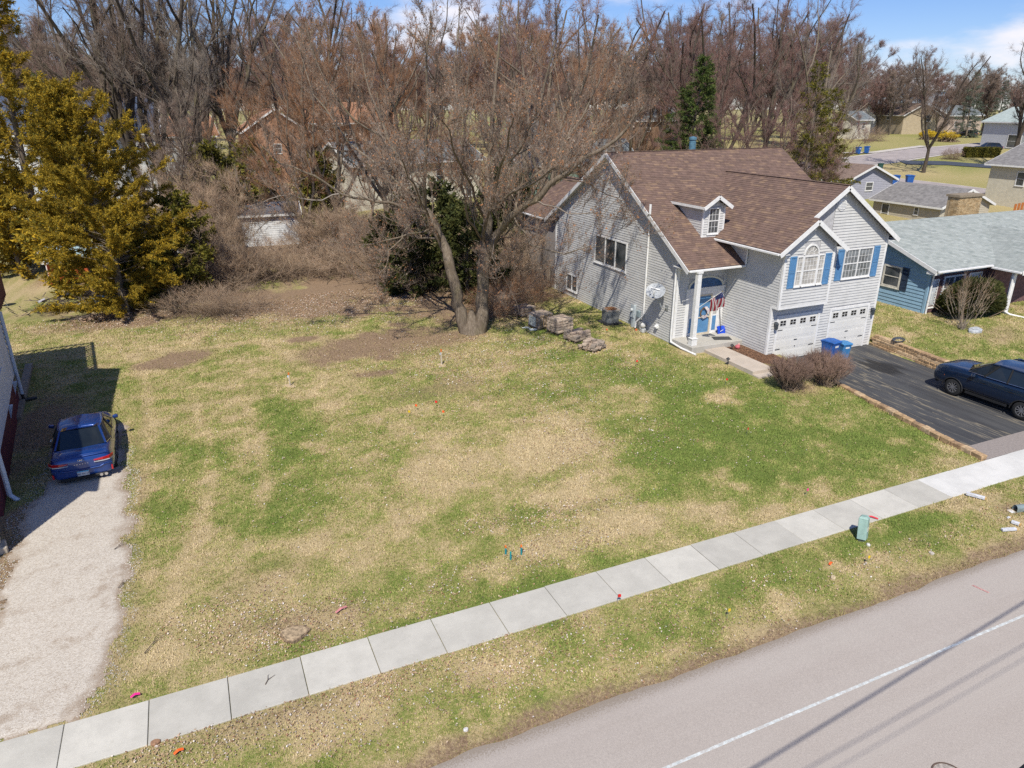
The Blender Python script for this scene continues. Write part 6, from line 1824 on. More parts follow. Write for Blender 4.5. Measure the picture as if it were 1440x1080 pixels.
def branch_out(g, limbs, n2, n3, n4, len2, up2, tw_len=.5, tw_r=.006, up_t=.25, min_t=.25, twist=.8):
    """limbs -> branches -> shoots -> twigs"""
    wood = []; P = []; E = []; R = []
    for pts, rr in limbs:
        L1 = np.linalg.norm(np.diff(pts, axis=0), axis=1).sum()
        m = max(2, int(n2 * L1 / 4))
        ts = np.sort(g.uniform(min_t, 1, m)); pp, dd = sample(pts, ts)
        sd = side_dirs(g, dd, g.uniform(.5, 1.1, m))
        for a in range(m):
            r2 = max(.01, np.interp(ts[a], np.linspace(0, 1, len(rr)), rr) * g.uniform(.22, .42))
            l2 = len2 * g.uniform(.5, 1.15) * (1.15 - .5 * ts[a])
            b, br = grow(g, pp[a], sd[a], l2, r2, 5, up2 * g.uniform(.3, 1.3), .16)
            wood.append((b, br))
            t3 = np.sort(g.uniform(.15, 1, n3)); p3, d3 = sample(b, t3)
            s3 = side_dirs(g, d3, g.uniform(.4, 1.0, n3)); s3 = unit(s3 + np.array([0, 0, up_t]))
            l3 = l2 * g.uniform(.22, .5, n3)
            e3 = p3 + s3 * l3[:, None]
            mid = p3 + s3 * (l3 * .5)[:, None] + g.normal(0, .04, p3.shape) * l3[:, None]
            P += [p3, mid]; E += [mid + (mid - p3) * .1, e3]; R += [np.full(n3, r2 * .42).clip(.006, .03), np.full(n3, r2 * .26).clip(.005, .018)]
            # twigs
            k = n3 * n4
            src = g.integers(0, n3, k); tt = g.uniform(.1, 1.0, k)[:, None]
            p4 = p3[src] * (1 - tt) + e3[src] * tt
            d4 = side_dirs(g, s3[src], g.uniform(.3, 1.25, k)); d4 = unit(d4 + np.array([0, 0, up_t * 1.2]))
            e4 = p4 + d4 * (tw_len * g.uniform(.4, 1.3, k))[:, None]
            P.append(p4); E.append(e4); R.append(np.full(k, tw_r))
            # twigs on the branch itself
            k = n4 * 2; t5 = g.uniform(.3, 1, k); p5, d5 = sample(b, t5); s5 = unit(side_dirs(g, d5, g.uniform(.3, .9, k)) + np.array([0, 0, up_t]))
            P.append(p5); E.append(p5 + s5 * (tw_len * g.uniform(.5, 1.6, k))[:, None]); R.append(np.full(k, tw_r))
    return wood, np.concatenate(P), np.concatenate(E), np.concatenate(R)

def bark(name, c0, c1):
    if name in _M: return _M[name]
    m, nt, b = new_mat(name)
    pos = nd(nt, 'ShaderNodeTexCoord').outputs['Object']
    mp = nd(nt, 'ShaderNodeMapping', {'Scale': (9, 9, 1.6)}); nt.links.new(pos, mp.inputs['Vector'])
    n = noise(nt, mp.outputs[0], 1.3, 6, .75); n2 = noise(nt, pos, .9, 4)
    c = ramp(nt, n, [(.3, tuple(x * .55 for x in c0)), (.5, c0), (.68, c1)])
    c = mixc(nt, mrange(nt, n2, .5, .7, 0, .35), c, (.17, .15, .07))
    nt.links.new(c, b.inputs['Base Color']); b.inputs['Roughness'].default_value = .92; b.inputs['Specular IOR Level'].default_value = .15
    bump(nt, b, n, .8, .03)
    _M[name] = m; return m

BARK = bark('grey_brown_bark', (.17, .135, .10), (.28, .235, .185)); BARKD = bark('dark_bark', (.085, .068, .055), (.16, .135, .105))
TW_OR = mat_leaf('orange_bud_twig', [(0.156, 0.090, 0.055), (0.218, 0.105, 0.051), (0.257, 0.113, 0.047), (0.187, 0.133, 0.094), (0.257, 0.211, 0.172), (0.281, 0.129, 0.055), (0.203, 0.117, 0.070)], .8, 0)
TW_MA = mat_leaf('maple_twig', [(0.118, 0.090, 0.068), (0.161, 0.118, 0.087), (0.205, 0.167, 0.136), (0.149, 0.093, 0.062), (0.248, 0.217, 0.186), (0.130, 0.093, 0.068)], .8, 0)
TW_BR = mat_leaf('brown_twig', [(0.112, 0.083, 0.063), (0.165, 0.119, 0.092), (0.139, 0.089, 0.066), (0.211, 0.178, 0.152), (0.132, 0.099, 0.079)], .85, 0)
TW_RD = mat_leaf('reddish_twig', [(0.143, 0.071, 0.061), (0.177, 0.085, 0.071), (0.163, 0.109, 0.092), (0.122, 0.082, 0.068), (0.211, 0.170, 0.150)], .85, 0)
TW_GY = mat_leaf('grey_twig', [(0.187, 0.158, 0.133), (0.238, 0.209, 0.180), (0.144, 0.119, 0.097), (0.209, 0.166, 0.130)], .85, 0)

def tree_obj(wood, P, E, R, thick, label, cat, loc, mbark, mtwig, name='bare_tree', group=None, rz=0.0, buds=None):
    t = thing(name, label, cat, loc, rz, group)
    big = [w for w in wood if w[1][0] >= thick]; small = [w for w in wood if w[1][0] < thick]
    V, F = tubes_np(big, 8)
    link('trunk', mesh_np('trunk', V, [F], True), mbark, t, local=True)
    VV = []; FF3 = []; FF4 = []; off = 0
    if small:
        V, F = tubes_np(small, 4); VV.append(V); FF4.append(F); off += len(V)
    V, F = cones_np(P, E, R); VV.append(V); FF3.append(F + off); off += len(V)
    if buds is not None: link('buds', mesh_np('buds', buds, [np.arange(len(buds)).reshape(-1, 3)]), TW_OR, t, local=True)
    link('crown', mesh_np('crown', np.concatenate(VV), FF4 + FF3), mtwig, t, local=True)
    return t

def gen_bare(seed, Ht, r0, leaders=4, spread=.45, fork=.3, n2=5, n3=6, n4=7, len2=2.6, lean=(0, 0), tw=.55, twr=.008):
    g = np.random.default_rng(seed)
    tr, rr = grow(g, np.array([0, 0, -.2]), unit(np.array([lean[0], lean[1], 1.0])), Ht * fork, r0, 5, .1, .05); rr = np.linspace(r0 * 1.25, r0 * .8, 6)
    wood = [(tr, rr)]; limbs = []
    for i in range(leaders):
        a = 2 * math.pi * (i + g.uniform(-.3, .3)) / leaders; s = spread * g.uniform(.5, 1.3)
        d = unit(np.array([math.cos(a) * s, math.sin(a) * s, 1.0]))
        st = tr[-1] - (tr[-1] - tr[-2]) * g.uniform(0, .9)
        p, r = grow(g, st, d, Ht * (1 - fork) * g.uniform(.75, 1.0), r0 * g.uniform(.45, .65), 8, .06, .12)
        wood.append((p, r)); limbs.append((p, r))
        for k in range(3):
            t0 = np.array([g.uniform(.1, .7)]); q, dq = sample(p, t0); dd = side_dirs(g, dq, [g.uniform(.5, .9)])[0]
            b, br = grow(g, q[0], dd, Ht * .33 * g.uniform(.6, 1.1), r0 * .28, 6, .09, .13); wood.append((b, br)); limbs.append((b, br))
    w2, P, E, R = branch_out(g, limbs, n2, n3, n4, len2, .12, tw, twr, .14)
    return wood + w2, P, E, R

# ------------------------------------------------------------------ the big maple on the lot line
def big_maple():
    g = np.random.default_rng(11)
    base = G(664, 468); D0 = DEP(base)
    def pl(pts, r0, r1):
        q = np.array([AT(px, py, D0 + dd) for px, py, dd in pts]); n = len(q)
        # refine
        t = np.linspace(0, n - 1, (n - 1) * 3 + 1); i = np.minimum(t.astype(int), n - 2); f = (t - i)[:, None]
        q = q[i] * (1 - f) + q[i + 1] * f
        q[1:-1] += g.normal(0, .05, q[1:-1].shape)
        return q - np.array(base), np.linspace(r0, r1, len(q))
    L_ = []
    st1 = pl([(656, 472, 0), (647, 438, 0), (640, 403, 0), (634, 370, .1), (624, 345, .2), (612, 318, .2), (598, 295, .2)], .34, .19)
    st2 = pl([(674, 472, 0), (677, 438, .1), (679, 400, .2), (680, 355, .3), (684, 310, .4), (685, 272, .4)], .36, .22)
    flare = (np.array([[0, 0, -.3], [0, 0, .2], [0, 0, .7], [0, .02, 1.25]]), np.array([.66, .5, .32, .1]))
    st3 = pl([(678, 385, .2), (698, 330, -.6), (722, 303, -1.6), (752, 280, -2.4), (785, 250, -3.0), (822, 222, -3.4), (868, 196, -3.8), (905, 150, -4.2)], .22, .05)
    limbs = [
        pl([(598, 295, .2), (575, 250, .6), (548, 200, 1.4), (520, 130, 2.2), (500, 45, 3)], .17, .04),
        pl([(598, 295, .2), (596, 240, -.8), (604, 170, -1.6), (598, 90, -2.2), (606, 15, -2.6)], .16, .04),
        pl([(602, 300, .2), (574, 291, -.6), (530, 284, -1.4), (480, 272, -2), (440, 248, -2.6), (395, 228, -3), (365, 203, -3.2)], .13, .035),
        pl([(612, 318, .2), (560, 335, 1.5), (510, 345, 2.5), (450, 338, 3.5)], .08, .02),
        pl([(590, 305, .0), (566, 328, -1.2), (548, 352, -1.8), (534, 385, -2.2), (524, 415, -2.4)], .075, .015),
        pl([(585, 280, .5), (540, 240, 2.5), (490, 200, 4), (440, 130, 5), (410, 40, 6)], .12, .03),
        pl([(620, 335, .2), (590, 335, 2), (560, 310, 4), (540, 240, 6), (530, 130, 7)], .10, .03),
        pl([(685, 272, .4), (688, 220, .2), (694, 150, .2), (700, 70, .4), (706, -10, .6)], .2, .04),
        pl([(685, 272, .4), (712, 240, -.6), (738, 195, -1.6), (760, 140, -2.2), (778, 70, -2.6), (790, -5, -3)], .17, .035),
        pl([(685, 280, .4), (660, 235, 1.4), (645, 180, 2.4), (640, 95, 3.2), (646, 10, 4)], .15, .035),
        pl([(684, 300, .4), (720, 270, 2.2), (770, 235, 3.6), (810, 170, 4.6), (830, 70, 5.4)], .14, .035),
        pl([(680, 340, .3), (660, 310, -1.8), (650, 262, -3.2), (652, 190, -4), (660, 90, -4.6)], .11, .03),
        pl([(698, 330, -.6), (728, 336, -1.6), (720, 365, -2.2), (700, 395, -2.6)], .055, .012),
        pl([(722, 303, -1.6), (745, 345, -2.6), (790, 360, -3.2), (842, 345, -3.6), (886, 310, -4)], .07, .018),
        pl([(752, 280, -2.4), (800, 300, -3.2), (850, 300, -4), (884, 260, -4.6)], .06, .015),
        pl([(785, 250, -3), (838, 262, -3.6), (880, 290, -4.2), (905, 330, -4.6)], .05, .012),
        pl([(752, 280, -2.4), (790, 210, -1.6), (830, 140, -1), (860, 70, -.6)], .11, .03),
        pl([(822, 222, -3.4), (850, 150, -3.2), (872, 90, -3)], .08, .025),
        pl([(722, 303, -1.6), (748, 330, -.8), (780, 390, -.2), (790, 420, 0)], .05, .01),
        pl([(700, 326, -.6), (690, 360, -1.6), (715, 400, -2.0), (730, 440, -2.2)], .04, .01),
        pl([(548, 200, 1.4), (500, 170, .8), (455, 110, .4), (430, 30, .2)], .09, .03),
        pl([(681, 345, .2), (690, 290, -2.4), (704, 235, -5), (716, 190, -7.5), (722, 165, -9)], .14, .03),
        pl([(683, 310, .4), (664, 265, -2.5), (640, 215, -5), (622, 170, -7.4)], .12, .03),
        pl([(690, 290, -2.4), (735, 262, -5), (775, 240, -7.6), (800, 226, -9.2)], .10, .025),
        pl([(620, 340, .2), (600, 300, -2.4), (580, 258, -5), (566, 225, -7)], .10, .025),
        pl([(480, 272, -2), (440, 285, -2.6), (395, 275, -3), (350, 290, -3.4)], .05, .015),
    ]
    limbs = [(q, r * .66) for q, r in limbs]
    w2, P, E, R = branch_out(g, limbs + [st3], 9, 10, 9, 2.3, .28, .42, .0042, .6, .1)
    # swelling flower buds along the outer twigs
    k = g.random(len(P)) < .6; q = P[k] + (E[k] - P[k]) * g.uniform(.4, 1.0, (k.sum(), 1)); n = len(q)
    s = .03; B = (q[:, None] + g.normal(0, s, (n, 3, 3))).reshape(-1, 3)
    t = tree_obj([flare, st1, st2, st3] + limbs + w2, P, E, R, .045, 'large bare maple with twin trunks and rusty buds in the middle of the lot', 'tree', base, BARK, TW_MA, 'maple_tree', buds=B)
big_maple()

# ------------------------------------------------------------------ bare trees behind, several kinds
K = [gen_bare(21, 22, .40, 4, .4, .22, 4, 8, 8, 2.9, tw=.65, twr=.007), gen_bare(22, 23, .34, 5, .32, .26, 4, 8, 7, 2.7, (.08, 0), tw=.65, twr=.007), gen_bare(23, 19, .24, 5, .6, .2, 5, 8, 8, 2.5, tw=.6, twr=.007),
     gen_bare(24, 14, .16, 4, .5, .16, 6, 9, 9, 2.0, tw=.5, twr=.006), gen_bare(25, 24, .40, 3, .35, .18, 4, 8, 8, 3.2, (-.05, .05), tw=.65, twr=.007),
     gen_bare(26, 22, .24, 6, .38, .2, 5, 7, 10, 2.6, tw=.8, twr=.014), gen_bare(27, 21, .24, 6, .42, .2, 5, 7, 10, 2.6, tw=.8, twr=.014), gen_bare(28, 23, .24, 5, .32, .25, 5, 7, 10, 2.6, tw=.8, twr=.014)]
def inst(name, me, m, t):
    """a part that shares its mesh with others but has its own material"""
    if not me.materials: me.materials.append(m)
    o = link(name, me, None, t, local=True)
    o.material_slots[0].link = 'OBJECT'; o.material_slots[0].material = m
    return o
proto = {}
def kind(i, mt, mbk):
    key = i
    if key not in proto:
        w, P, E, R = K[i]
        V, F = tubes_np([x for x in w if x[1][0] >= .05], 7); a = mesh_np('trunk', V, [F], True); a.materials.append(mbk)
        V4, F4 = tubes_np([x for x in w if x[1][0] < .05], 3); V3, F3 = cones_np(P, E, R)
        c = mesh_np('crown', np.concatenate([V4, V3]), [F4, F3 + len(V4)]); c.materials.append(mt)
        proto[key] = (a, c)
    return proto[key]
def put_tree(i, mt, p, rz, s, label, group=None, mbk=None, sx=1.0):
    a, c = kind(i, mt, mbk or BARKD)
    t = thing('bare_tree', label, 'tree', p, rz, group, (s * sx, s * sx, s))
    inst('trunk', a, mbk or BARKD, t); inst('crown', c, mt, t)
    return t
def on(px, depth):
    p = AT(px, 300, depth); p.z = float(H(p.x, p.y)); return p
NEAR = [(1, BARKD, TW_BR, 205, 66, 1.0, 'tall bare tree with dark trunk behind the golden cedar'), (0, BARKD, TW_BR, 235, 70, 1.05, 'thick forked dark trunk rising right of the golden cedars'),
        (4, BARKD, TW_BR, 152, 74, 1.0, 'leaning grey trunk behind the top of the golden cedar'), (0, BARKD, TW_GY, 290, 68, 1.0, 'vine wrapped thick trunk left of the white shed'), (1, BARKD, TW_BR, 340, 78, 1.05, 'tall dark bare tree above the white shed'),
        (4, BARKD, TW_BR, 425, 84, 1.0, 'tall forked tree with a trunk sweeping right, upper left'), (3, BARK, TW_BR, 255, 58, .85, 'tangled brown small tree between cedar and shed'),
        (2, BARK, TW_OR, 470, 60, .95, 'rusty budded tree left of the maple'), (3, BARK, TW_OR, 430, 56, .95, 'smaller rusty budded tree right of the shed'), (2, BARK, TW_OR, 545, 64, 1.0, 'rusty budded tree behind the maple left limb'),
        (2, BARK, TW_OR, 770, 60, 1.0, 'rusty budded tree behind the maple right limb'), (0, BARK, TW_RD, 785, 84, .9, 'straight trunked tree before the teal house'), (1, BARK, TW_RD, 740, 80, .9, 'straight trunk just left of the teal house door'),
        (0, BARKD, TW_RD, 955, 92, .95, 'wide bare tree above the spruce'), (2, BARKD, TW_RD, 1010, 82, 1.15, 'tall bare tree right of the spruce'), (1, BARKD, TW_RD, 1065, 88, 1.0, 'tall bare tree above the right end of the brown ridge'),
        (4, BARKD, TW_RD, 1110, 96, .95, 'bare tree left of the leaning pale trunk'), (3, BARK, TW_RD, 1020, 62, .9, 'reddish shrubby tree behind the brown ridge'), (3, BARK, TW_RD, 1075, 64, .95, 'reddish pale stemmed tree at the end of the ridge'),
        (3, BARK, TW_RD, 1120, 72, .9, 'reddish small tree beside the dark spruces'), (2, BARK, TW_BR, 880, 88, .95, 'bare tree left of the spruce')]
gt = random.Random(4)
for i, mb_, mt, px, dp, s, lab in NEAR:
    put_tree(i, mt, on(px, dp), gt.uniform(0, 6.28), s * (1.2 if px < 460 else 1.1 if i != 3 else 1.0), lab, 'bare trees behind the lot', mb_)
gs2 = random.Random(14)
for q in range(19):
    px = 235 + q * 36; dp = gs2.uniform(66, 96)
    if 900 < px < 1000: continue
    put_tree(3, gs2.choice([TW_BR, TW_GY, TW_OR, TW_OR]), on(px + gs2.uniform(-10, 10), dp), gs2.uniform(0, 6.28), gs2.uniform(.6, 1.0), 'one of the thin bare saplings crowded behind the lot', 'bare saplings behind the lot', BARK)
pp = G(1287, 243)
put_tree(2, TW_BR, on(1287, DEP(pp)), 2.2, 1.0, 'dark bare tree on the lawn between the far street and drive', 'bare trees along the far street', BARKD)
put_tree(0, TW_BR, on(1405, 112), 3.7, .95, 'many stemmed bare tree before the pale garage at right edge', 'bare trees along the far street', BARKD)
t = put_tree(4, TW_GY, on(1135, 84), 1.1, .95, 'pale trunk leaning right against the open sky', 'bare trees behind the lot', BARK); t.rotation_euler = (rad(3), rad(9), 1.1)
# the woods further back: rows of trees that read as one treeline
gt = random.Random(9)
n = 0
for row, (dep, x0, x1, stp, sc) in enumerate(((108, -40, 1130, 76, 1.15), (132, -60, 1180, 54, 1.05), (160, -60, 1180, 46, 1.1), (180, 1170, 1480, 30, .7), (205, -60, 1500, 34, .95), (245, -60, 1500, 30, 1.0), (300, -60, 1500, 28, 1.1))):
    x = x0
    while x < x1:
        i = gt.choice([0, 1, 2, 2, 4]) if dep < 125 else gt.choice([5, 6, 7]); mt = gt.choice([TW_RD, TW_BR, TW_GY, TW_OR if 400 < x < 900 else TW_BR]) if x < 930 else gt.choice([TW_RD, TW_RD, TW_BR])
        s = sc * gt.uniform(.65, 1.08)
        if x > 1150 and dep > 190: s *= .9
        p = on(x + gt.uniform(-20, 20), dep * gt.uniform(.95, 1.06))
        put_tree(i, mt, p, gt.uniform(0, 6.28), s, 'one of the many bare reddish brown trees of the treeline behind the houses', 'bare trees of the far treeline', BARKD)
        x += stp * gt.uniform(.7, 1.3)

# ------------------------------------------------------------------ conifers
def gen_conifer(seed, Ht, Rd, nb, ns, nl, shape, rise, spray, bare=.05, clump=.5, trunk=.2, droop=0.0, fan=.6, wid=.35):
    """trunk, branches with sprays of small leaf faces; shape(h) gives the crown radius"""
    g = np.random.default_rng(seed); wood = []; LV = []
    tr, rr = grow(g, np.array([0, 0, -.2]), np.array([0, 0, 1.0]), Ht * .97, trunk, 10, .1, .04); rr = np.linspace(trunk, .02, 11); wood.append((tr, rr))
    for b in range(nb):
        h = bare + (1 - bare) * (b + g.random()) / nb; a = g.uniform(0, 6.283)
        L_ = Rd * shape(h) * (1 - clump * g.random() ** 1.5) * (1 + .25 * math.sin(3 * a + 5 * h + seed))
        p0, _ = sample(tr, np.array([min(h, .97)])); d = unit(np.array([math.cos(a), math.sin(a), rise(h)]))
        p, r = grow(g, p0[0], d, max(L_, .3), .012 + .02 * L_ / Rd, 4, -droop * .12 + .04, .08); wood.append((p, r))
        n = max(3, int(ns * L_ / Rd * g.uniform(.7, 1.2))); t = .22 + .78 * g.random(n) ** .7; c, dd = sample(p, t)
        sd = unit(dd + g.normal(0, fan, (n, 3)) + np.array([0, 0, .15 - droop * .5]))
        le = spray * g.uniform(.6, 1.4, n)
        # leaflets of each spray
        k = n * nl; src = np.repeat(np.arange(n), nl); u = g.uniform(0, 1, k)[:, None]
        q = c[src] + sd[src] * u * le[src][:, None] + g.normal(0, .05 * spray / .4, (k, 3))
        ld = unit(sd[src] + g.normal(0, .75, (k, 3))); ln = spray * g.uniform(.22, .5, k)[:, None]
        w = unit(np.cross(ld, g.normal(0, 1, (k, 3)))) * ln * wid
        LV.append(np.stack([q - w, q + w, q + ld * ln], 1).reshape(-1, 3))
    return wood, np.concatenate(LV)
GOLD = mat_leaf('golden_cedar_leaf', [(.15, .125, .02), (.33, .225, .025), (.48, .315, .028), (.56, .365, .03), (.26, .2, .03), (.42, .285, .026), (.15, .145, .03), (.22, .19, .03)], .75, .3)
OLIV = mat_leaf('olive_cedar_leaf', [(.06, .065, .012), (.13, .12, .02), (.20, .165, .022), (.09, .10, .018), (.16, .13, .03)], .75, .25)
DKGR = mat_leaf('dark_cedar_leaf', [(.028, .036, .012), (.05, .062, .017), (.078, .085, .021), (.04, .046, .015), (.11, .105, .028)], .75, .2)
SPRU = mat_leaf('spruce_needle', [(.035, .06, .02), (.06, .095, .025), (.09, .13, .03), (.14, .16, .035), (.05, .08, .03)], .75, .2)
BLSP = mat_leaf('blue_spruce_needle', [(.09, .12, .09), (.14, .17, .13), (.06, .085, .06), (.18, .19, .13)], .75, .2)
CON = {}
def conifer(gen, label, p, m, name='cedar_tree', rz=0.0, s=1.0, group=None, mbk=None, lean=(0, 0)):
    t = thing(name, label, 'tree', p, rz, group, s)
    t.rotation_euler = (lean[0], lean[1], rz)
    if id(gen) not in CON:
        V, F = tubes_np(gen[0], 6)
        CON[id(gen)] = (mesh_np('trunk', V, [F], True), mesh_np('crown', gen[1], [np.arange(len(gen[1])).reshape(-1, 3)]), gen)
    inst('trunk', CON[id(gen)][0], mbk or BARK, t); inst('crown', CON[id(gen)][1], m, t)
    return t
jun = lambda h: (.55 + .45 * math.sin(min(1, h * 2.2) * math.pi / 2)) * (1 - h) ** .55 + .06
cA = gen_conifer(31, 12.8, 5.6, 280, 70, 36, jun, lambda h: .1 + .95 * h, .33, .02, .6, .26, .35, .7, .17)
cB = gen_conifer(32, 18.5, 6.0, 230, 56, 30, lambda h: (.75 + .25 * math.sin(h * 6)) * (1.02 - h) ** .5, lambda h: .15 + .7 * h, .36, .03, .6, .3, .3, .7, .2)
cC = gen_conifer(33, 6.5, 3.2, 70, 26, 14, jun, lambda h: .2 + .7 * h, .5, .03, .55, .16, .3)
pA = G(150, 446); pA = on(150, DEP(pA) + 1.0)
conifer(cA, 'big golden cedar left of the lot, widest of the golden ones', pA, GOLD, rz=.4)
conifer(cB, 'tall golden cedar at the top left corner', on(46, 53), GOLD, rz=5.0, s=(1.25, 1.25, 1.1))
conifer(cC, 'low golden cedar in front of the orange red playhouse', on(108, 43.5), GOLD, rz=2.1, s=(1.25, 1.2, 1.1))
conifer(cC, 'low olive cedar at the right foot of the big golden cedar', on(196, 42.2), OLIV, rz=4.1, s=(.95, .95, .75))
conifer(cC, 'low olive green cedar between the golden cedar and the brush', on(232, 43.5), OLIV, rz=1.2)
d_ = conifer(cC, 'small golden cedar at the left edge behind the maroon house', on(8, 50), GOLD, rz=3.0, s=1.1)
cD = gen_conifer(34, 5.6, 2.4, 60, 26, 14, jun, lambda h: .2 + .6 * h, .5, .03, .5, .14, .3)
for px, dp, s, rz_, lab, m in ((572, 45, 1.15, .3, 'dark cedar behind the left maple trunk', DKGR), (655, 43, 1.0, 2.2, 'dark cedar directly behind the maple fork', DKGR), (622, 48, 1.2, 4.0, 'dark cedar between the maple trunks', DKGR), (355, 68, 1.5, 1.1, 'olive cedar just left above the white shed', OLIV), (310, 62, 1.5, 3.0, 'olive cedar behind the brush left of the shed', OLIV), (450, 66, 1.3, 2.0, 'olive cedar right of the white shed', OLIV), (725, 52, 1.2, 5.0, 'dark cedar between the maple and the grey house', DKGR), (700, 58, 1.2, 1.0, 'dark green cedar behind the wooden fence', DKGR)):
    conifer(cD, lab, on(px, dp), m, rz=rz_, s=s)
spr = lambda h: (1.03 - h) ** .85 * (.35 + .65 * min(1, h * 9)) + .02
cS = gen_conifer(41, 15.6, 5.0, 330, 42, 16, lambda h: (1.03 - h) ** 1.0 * (.35 + .65 * min(1, h * 9)) + .02, lambda h: -.12 + .5 * h, .42, .04, .3, .22, .5, .35, .22)
ps = on(962, 74)
conifer(cS, 'dense green spruce standing behind the brown roof ridge', ps, SPRU, 'spruce_tree', s=(1.05, 1.05, 1.02))
cT = gen_conifer(42, 15, 3.6, 150, 24, 10, spr, lambda h: -.12 + .5 * h, .55, .04, .4, .22, .5, .35, .22)
conifer(cT, 'dark spruce with a bare top right of the reddish trees', on(1118, 72), OLIV, 'spruce_tree', rz=1.0, s=(.9, .9, 1.02))
conifer(cT, 'second dark spruce, closer to the open sky', on(1155, 76), OLIV, 'spruce_tree', rz=2.6, s=(.9, .9, .86))
for px, dp, s, lab in ((1335, 168, .95, 'blue green spruce in the far gardens'), (1370, 178, .85, 'blue green spruce farther right in the far gardens')):
    conifer(cT, lab, on(px, dp), BLSP, 'spruce_tree', rz=px, s=s)
conifer(cT, 'dark conifer behind the tall dark trunks at upper left', on(92, 78), DKGR, 'spruce_tree', rz=.6, s=(.8, .8, 1.0))

# ------------------------------------------------------------------ shrubs
def gen_shrub(seed, rx, ry, h, n, nt, flat=.8, r=.006, tw=.3, base=.25):
    """twiggy rounded shrub: stems from the base fan out and stop at a clipped outline"""
    g = np.random.default_rng(seed); P = []; E = []; R = []
    a = g.uniform(0, 6.283, n); s = np.sqrt(g.random(n)); z = g.uniform(.45, 1, n) ** .6
    wz = np.clip(np.sin(np.clip(z, 0, 1) * math.pi * .62 + .25), .2, 1)
    tip = np.stack([rx * s * np.cos(a) * wz, ry * s * np.sin(a) * wz, h * z * (1 - (1 - flat) * s ** 2)], -1)
    b = np.stack([g.normal(0, rx * base * .5, n), g.normal(0, ry * base * .5, n), np.zeros(n)], -1)
    mid = b * .5 + tip * .5 + g.normal(0, .06, (n, 3)) + np.array([0, 0, -.08 * h])
    P += [b, mid]; E += [mid, tip]; R += [np.full(n, r * 2.2), np.full(n, r * 1.5)]
    k = n * nt; src = g.integers(0, n, k); u = g.random(k)[:, None] ** .6
    p = mid[src] * (1 - u) + tip[src] * u; d = unit(unit(tip[src] - mid[src]) + g.normal(0, .65, (k, 3)))
    P.append(p); E.append(p + d * (tw * g.uniform(.4, 1.2, k))[:, None]); R.append(np.full(k, r * .8))
    return np.concatenate(P), np.concatenate(E), np.concatenate(R)
def shrub(gen, label, p, m, rz=0.0, s=1.0, group=None, name='bare_shrub'):
    t = thing(name, label, 'shrub', p, rz, group, s)
    ns = gen[3]
    if id(gen) not in CON:
        V, F = cones_np(gen[0][:ns], gen[1][:ns], gen[2][:ns] * 1.3); V2, F2 = cones_np(gen[0][ns:], gen[1][ns:], gen[2][ns:])
        CON[id(gen)] = (mesh_np('stems', V, [F]), mesh_np('twigs', V2, [F2]), gen)
    inst('stems', CON[id(gen)][0], m[0], t); inst('twigs', CON[id(gen)][1], m[1], t)
    return t
def gs_(*a, **k):
    P, E, R = gen_shrub(*a, **k); return P, E, R, 2 * a[4]
STEM = mat_leaf('shrub_stem', [(.16, .11, .08), (.24, .18, .13), (.2, .15, .1)], .9, 0)
BURN = mat_leaf('clipped_shrub_twig', [(.13, .085, .065), (.18, .115, .088), (.23, .155, .12), (.15, .095, .075), (.28, .2, .16)], .9, 0)
GREYT = mat_leaf('brush_twig', [(.24, .165, .11), (.32, .235, .165), (.18, .12, .08), (.40, .32, .24), (.28, .16, .09)], .9, 0)
sh = gs_(51, .88, .85, 1.35, 420, 24, .95, .005, .22)
p = G(1114, 552); shrub(sh, 'clipped bare brown shrub by the front steps, left of two', (p.x + .12, p.y + .35, p.z), (STEM, BURN), .2, (1.12, 1.12, 1.04))
sh = gs_(52, 1.05, .95, 1.4, 520, 24, .97, .005, .22)
p = G(1166, 546); shrub(sh, 'larger clipped bare brown shrub beside the drive, right of two', (p.x + .2, p.y + .45, p.z), (STEM, BURN), 1.2, (1.14, 1.12, 1.0))
# brush along the back of the lot
br = [gs_(60 + i, 2.7, 2.4, 2.6, 150, 13, .45, .0065, .8, .9) for i in range(3)]
brush = [(300, 412, 'tangled bare brush right of the golden cedar'), (345, 398, 'tangled bare brush before the white fence'), (392, 388, 'low bare brush in front of the white shed'), (330, 440, 'nearest tangled brush at the lot edge'), (450, 352, 'bare brush right of the shed'), (520, 372, 'bare brush below the long maple limb'),
         (275, 440, 'bare brush beside the low olive cedar'), (560, 395, 'bare brush left of the maple trunks'), (720, 432, 'bare brush between maple and pallets'), (745, 420, 'bare brush by the wooden fence'), (695, 445, 'rusty brush at the right foot of the maple'), (470, 385, 'thin bare brush in the middle of the back edge'), (610, 400, 'bare brush behind the left maple trunk'), (210, 420, 'bare brush under the golden cedar')]
for k, (px, py, lab) in enumerate(brush):
    p = G(px, py); s = (1.0, .9, .7) if py > 400 else (1.5, 1.4, 1.0)
    shrub(br[k % 3], lab, p, (STEM, GREYT if k not in (8, 9, 10) else TW_OR), k * 1.1, s, 'bare brush along the back of the lot')
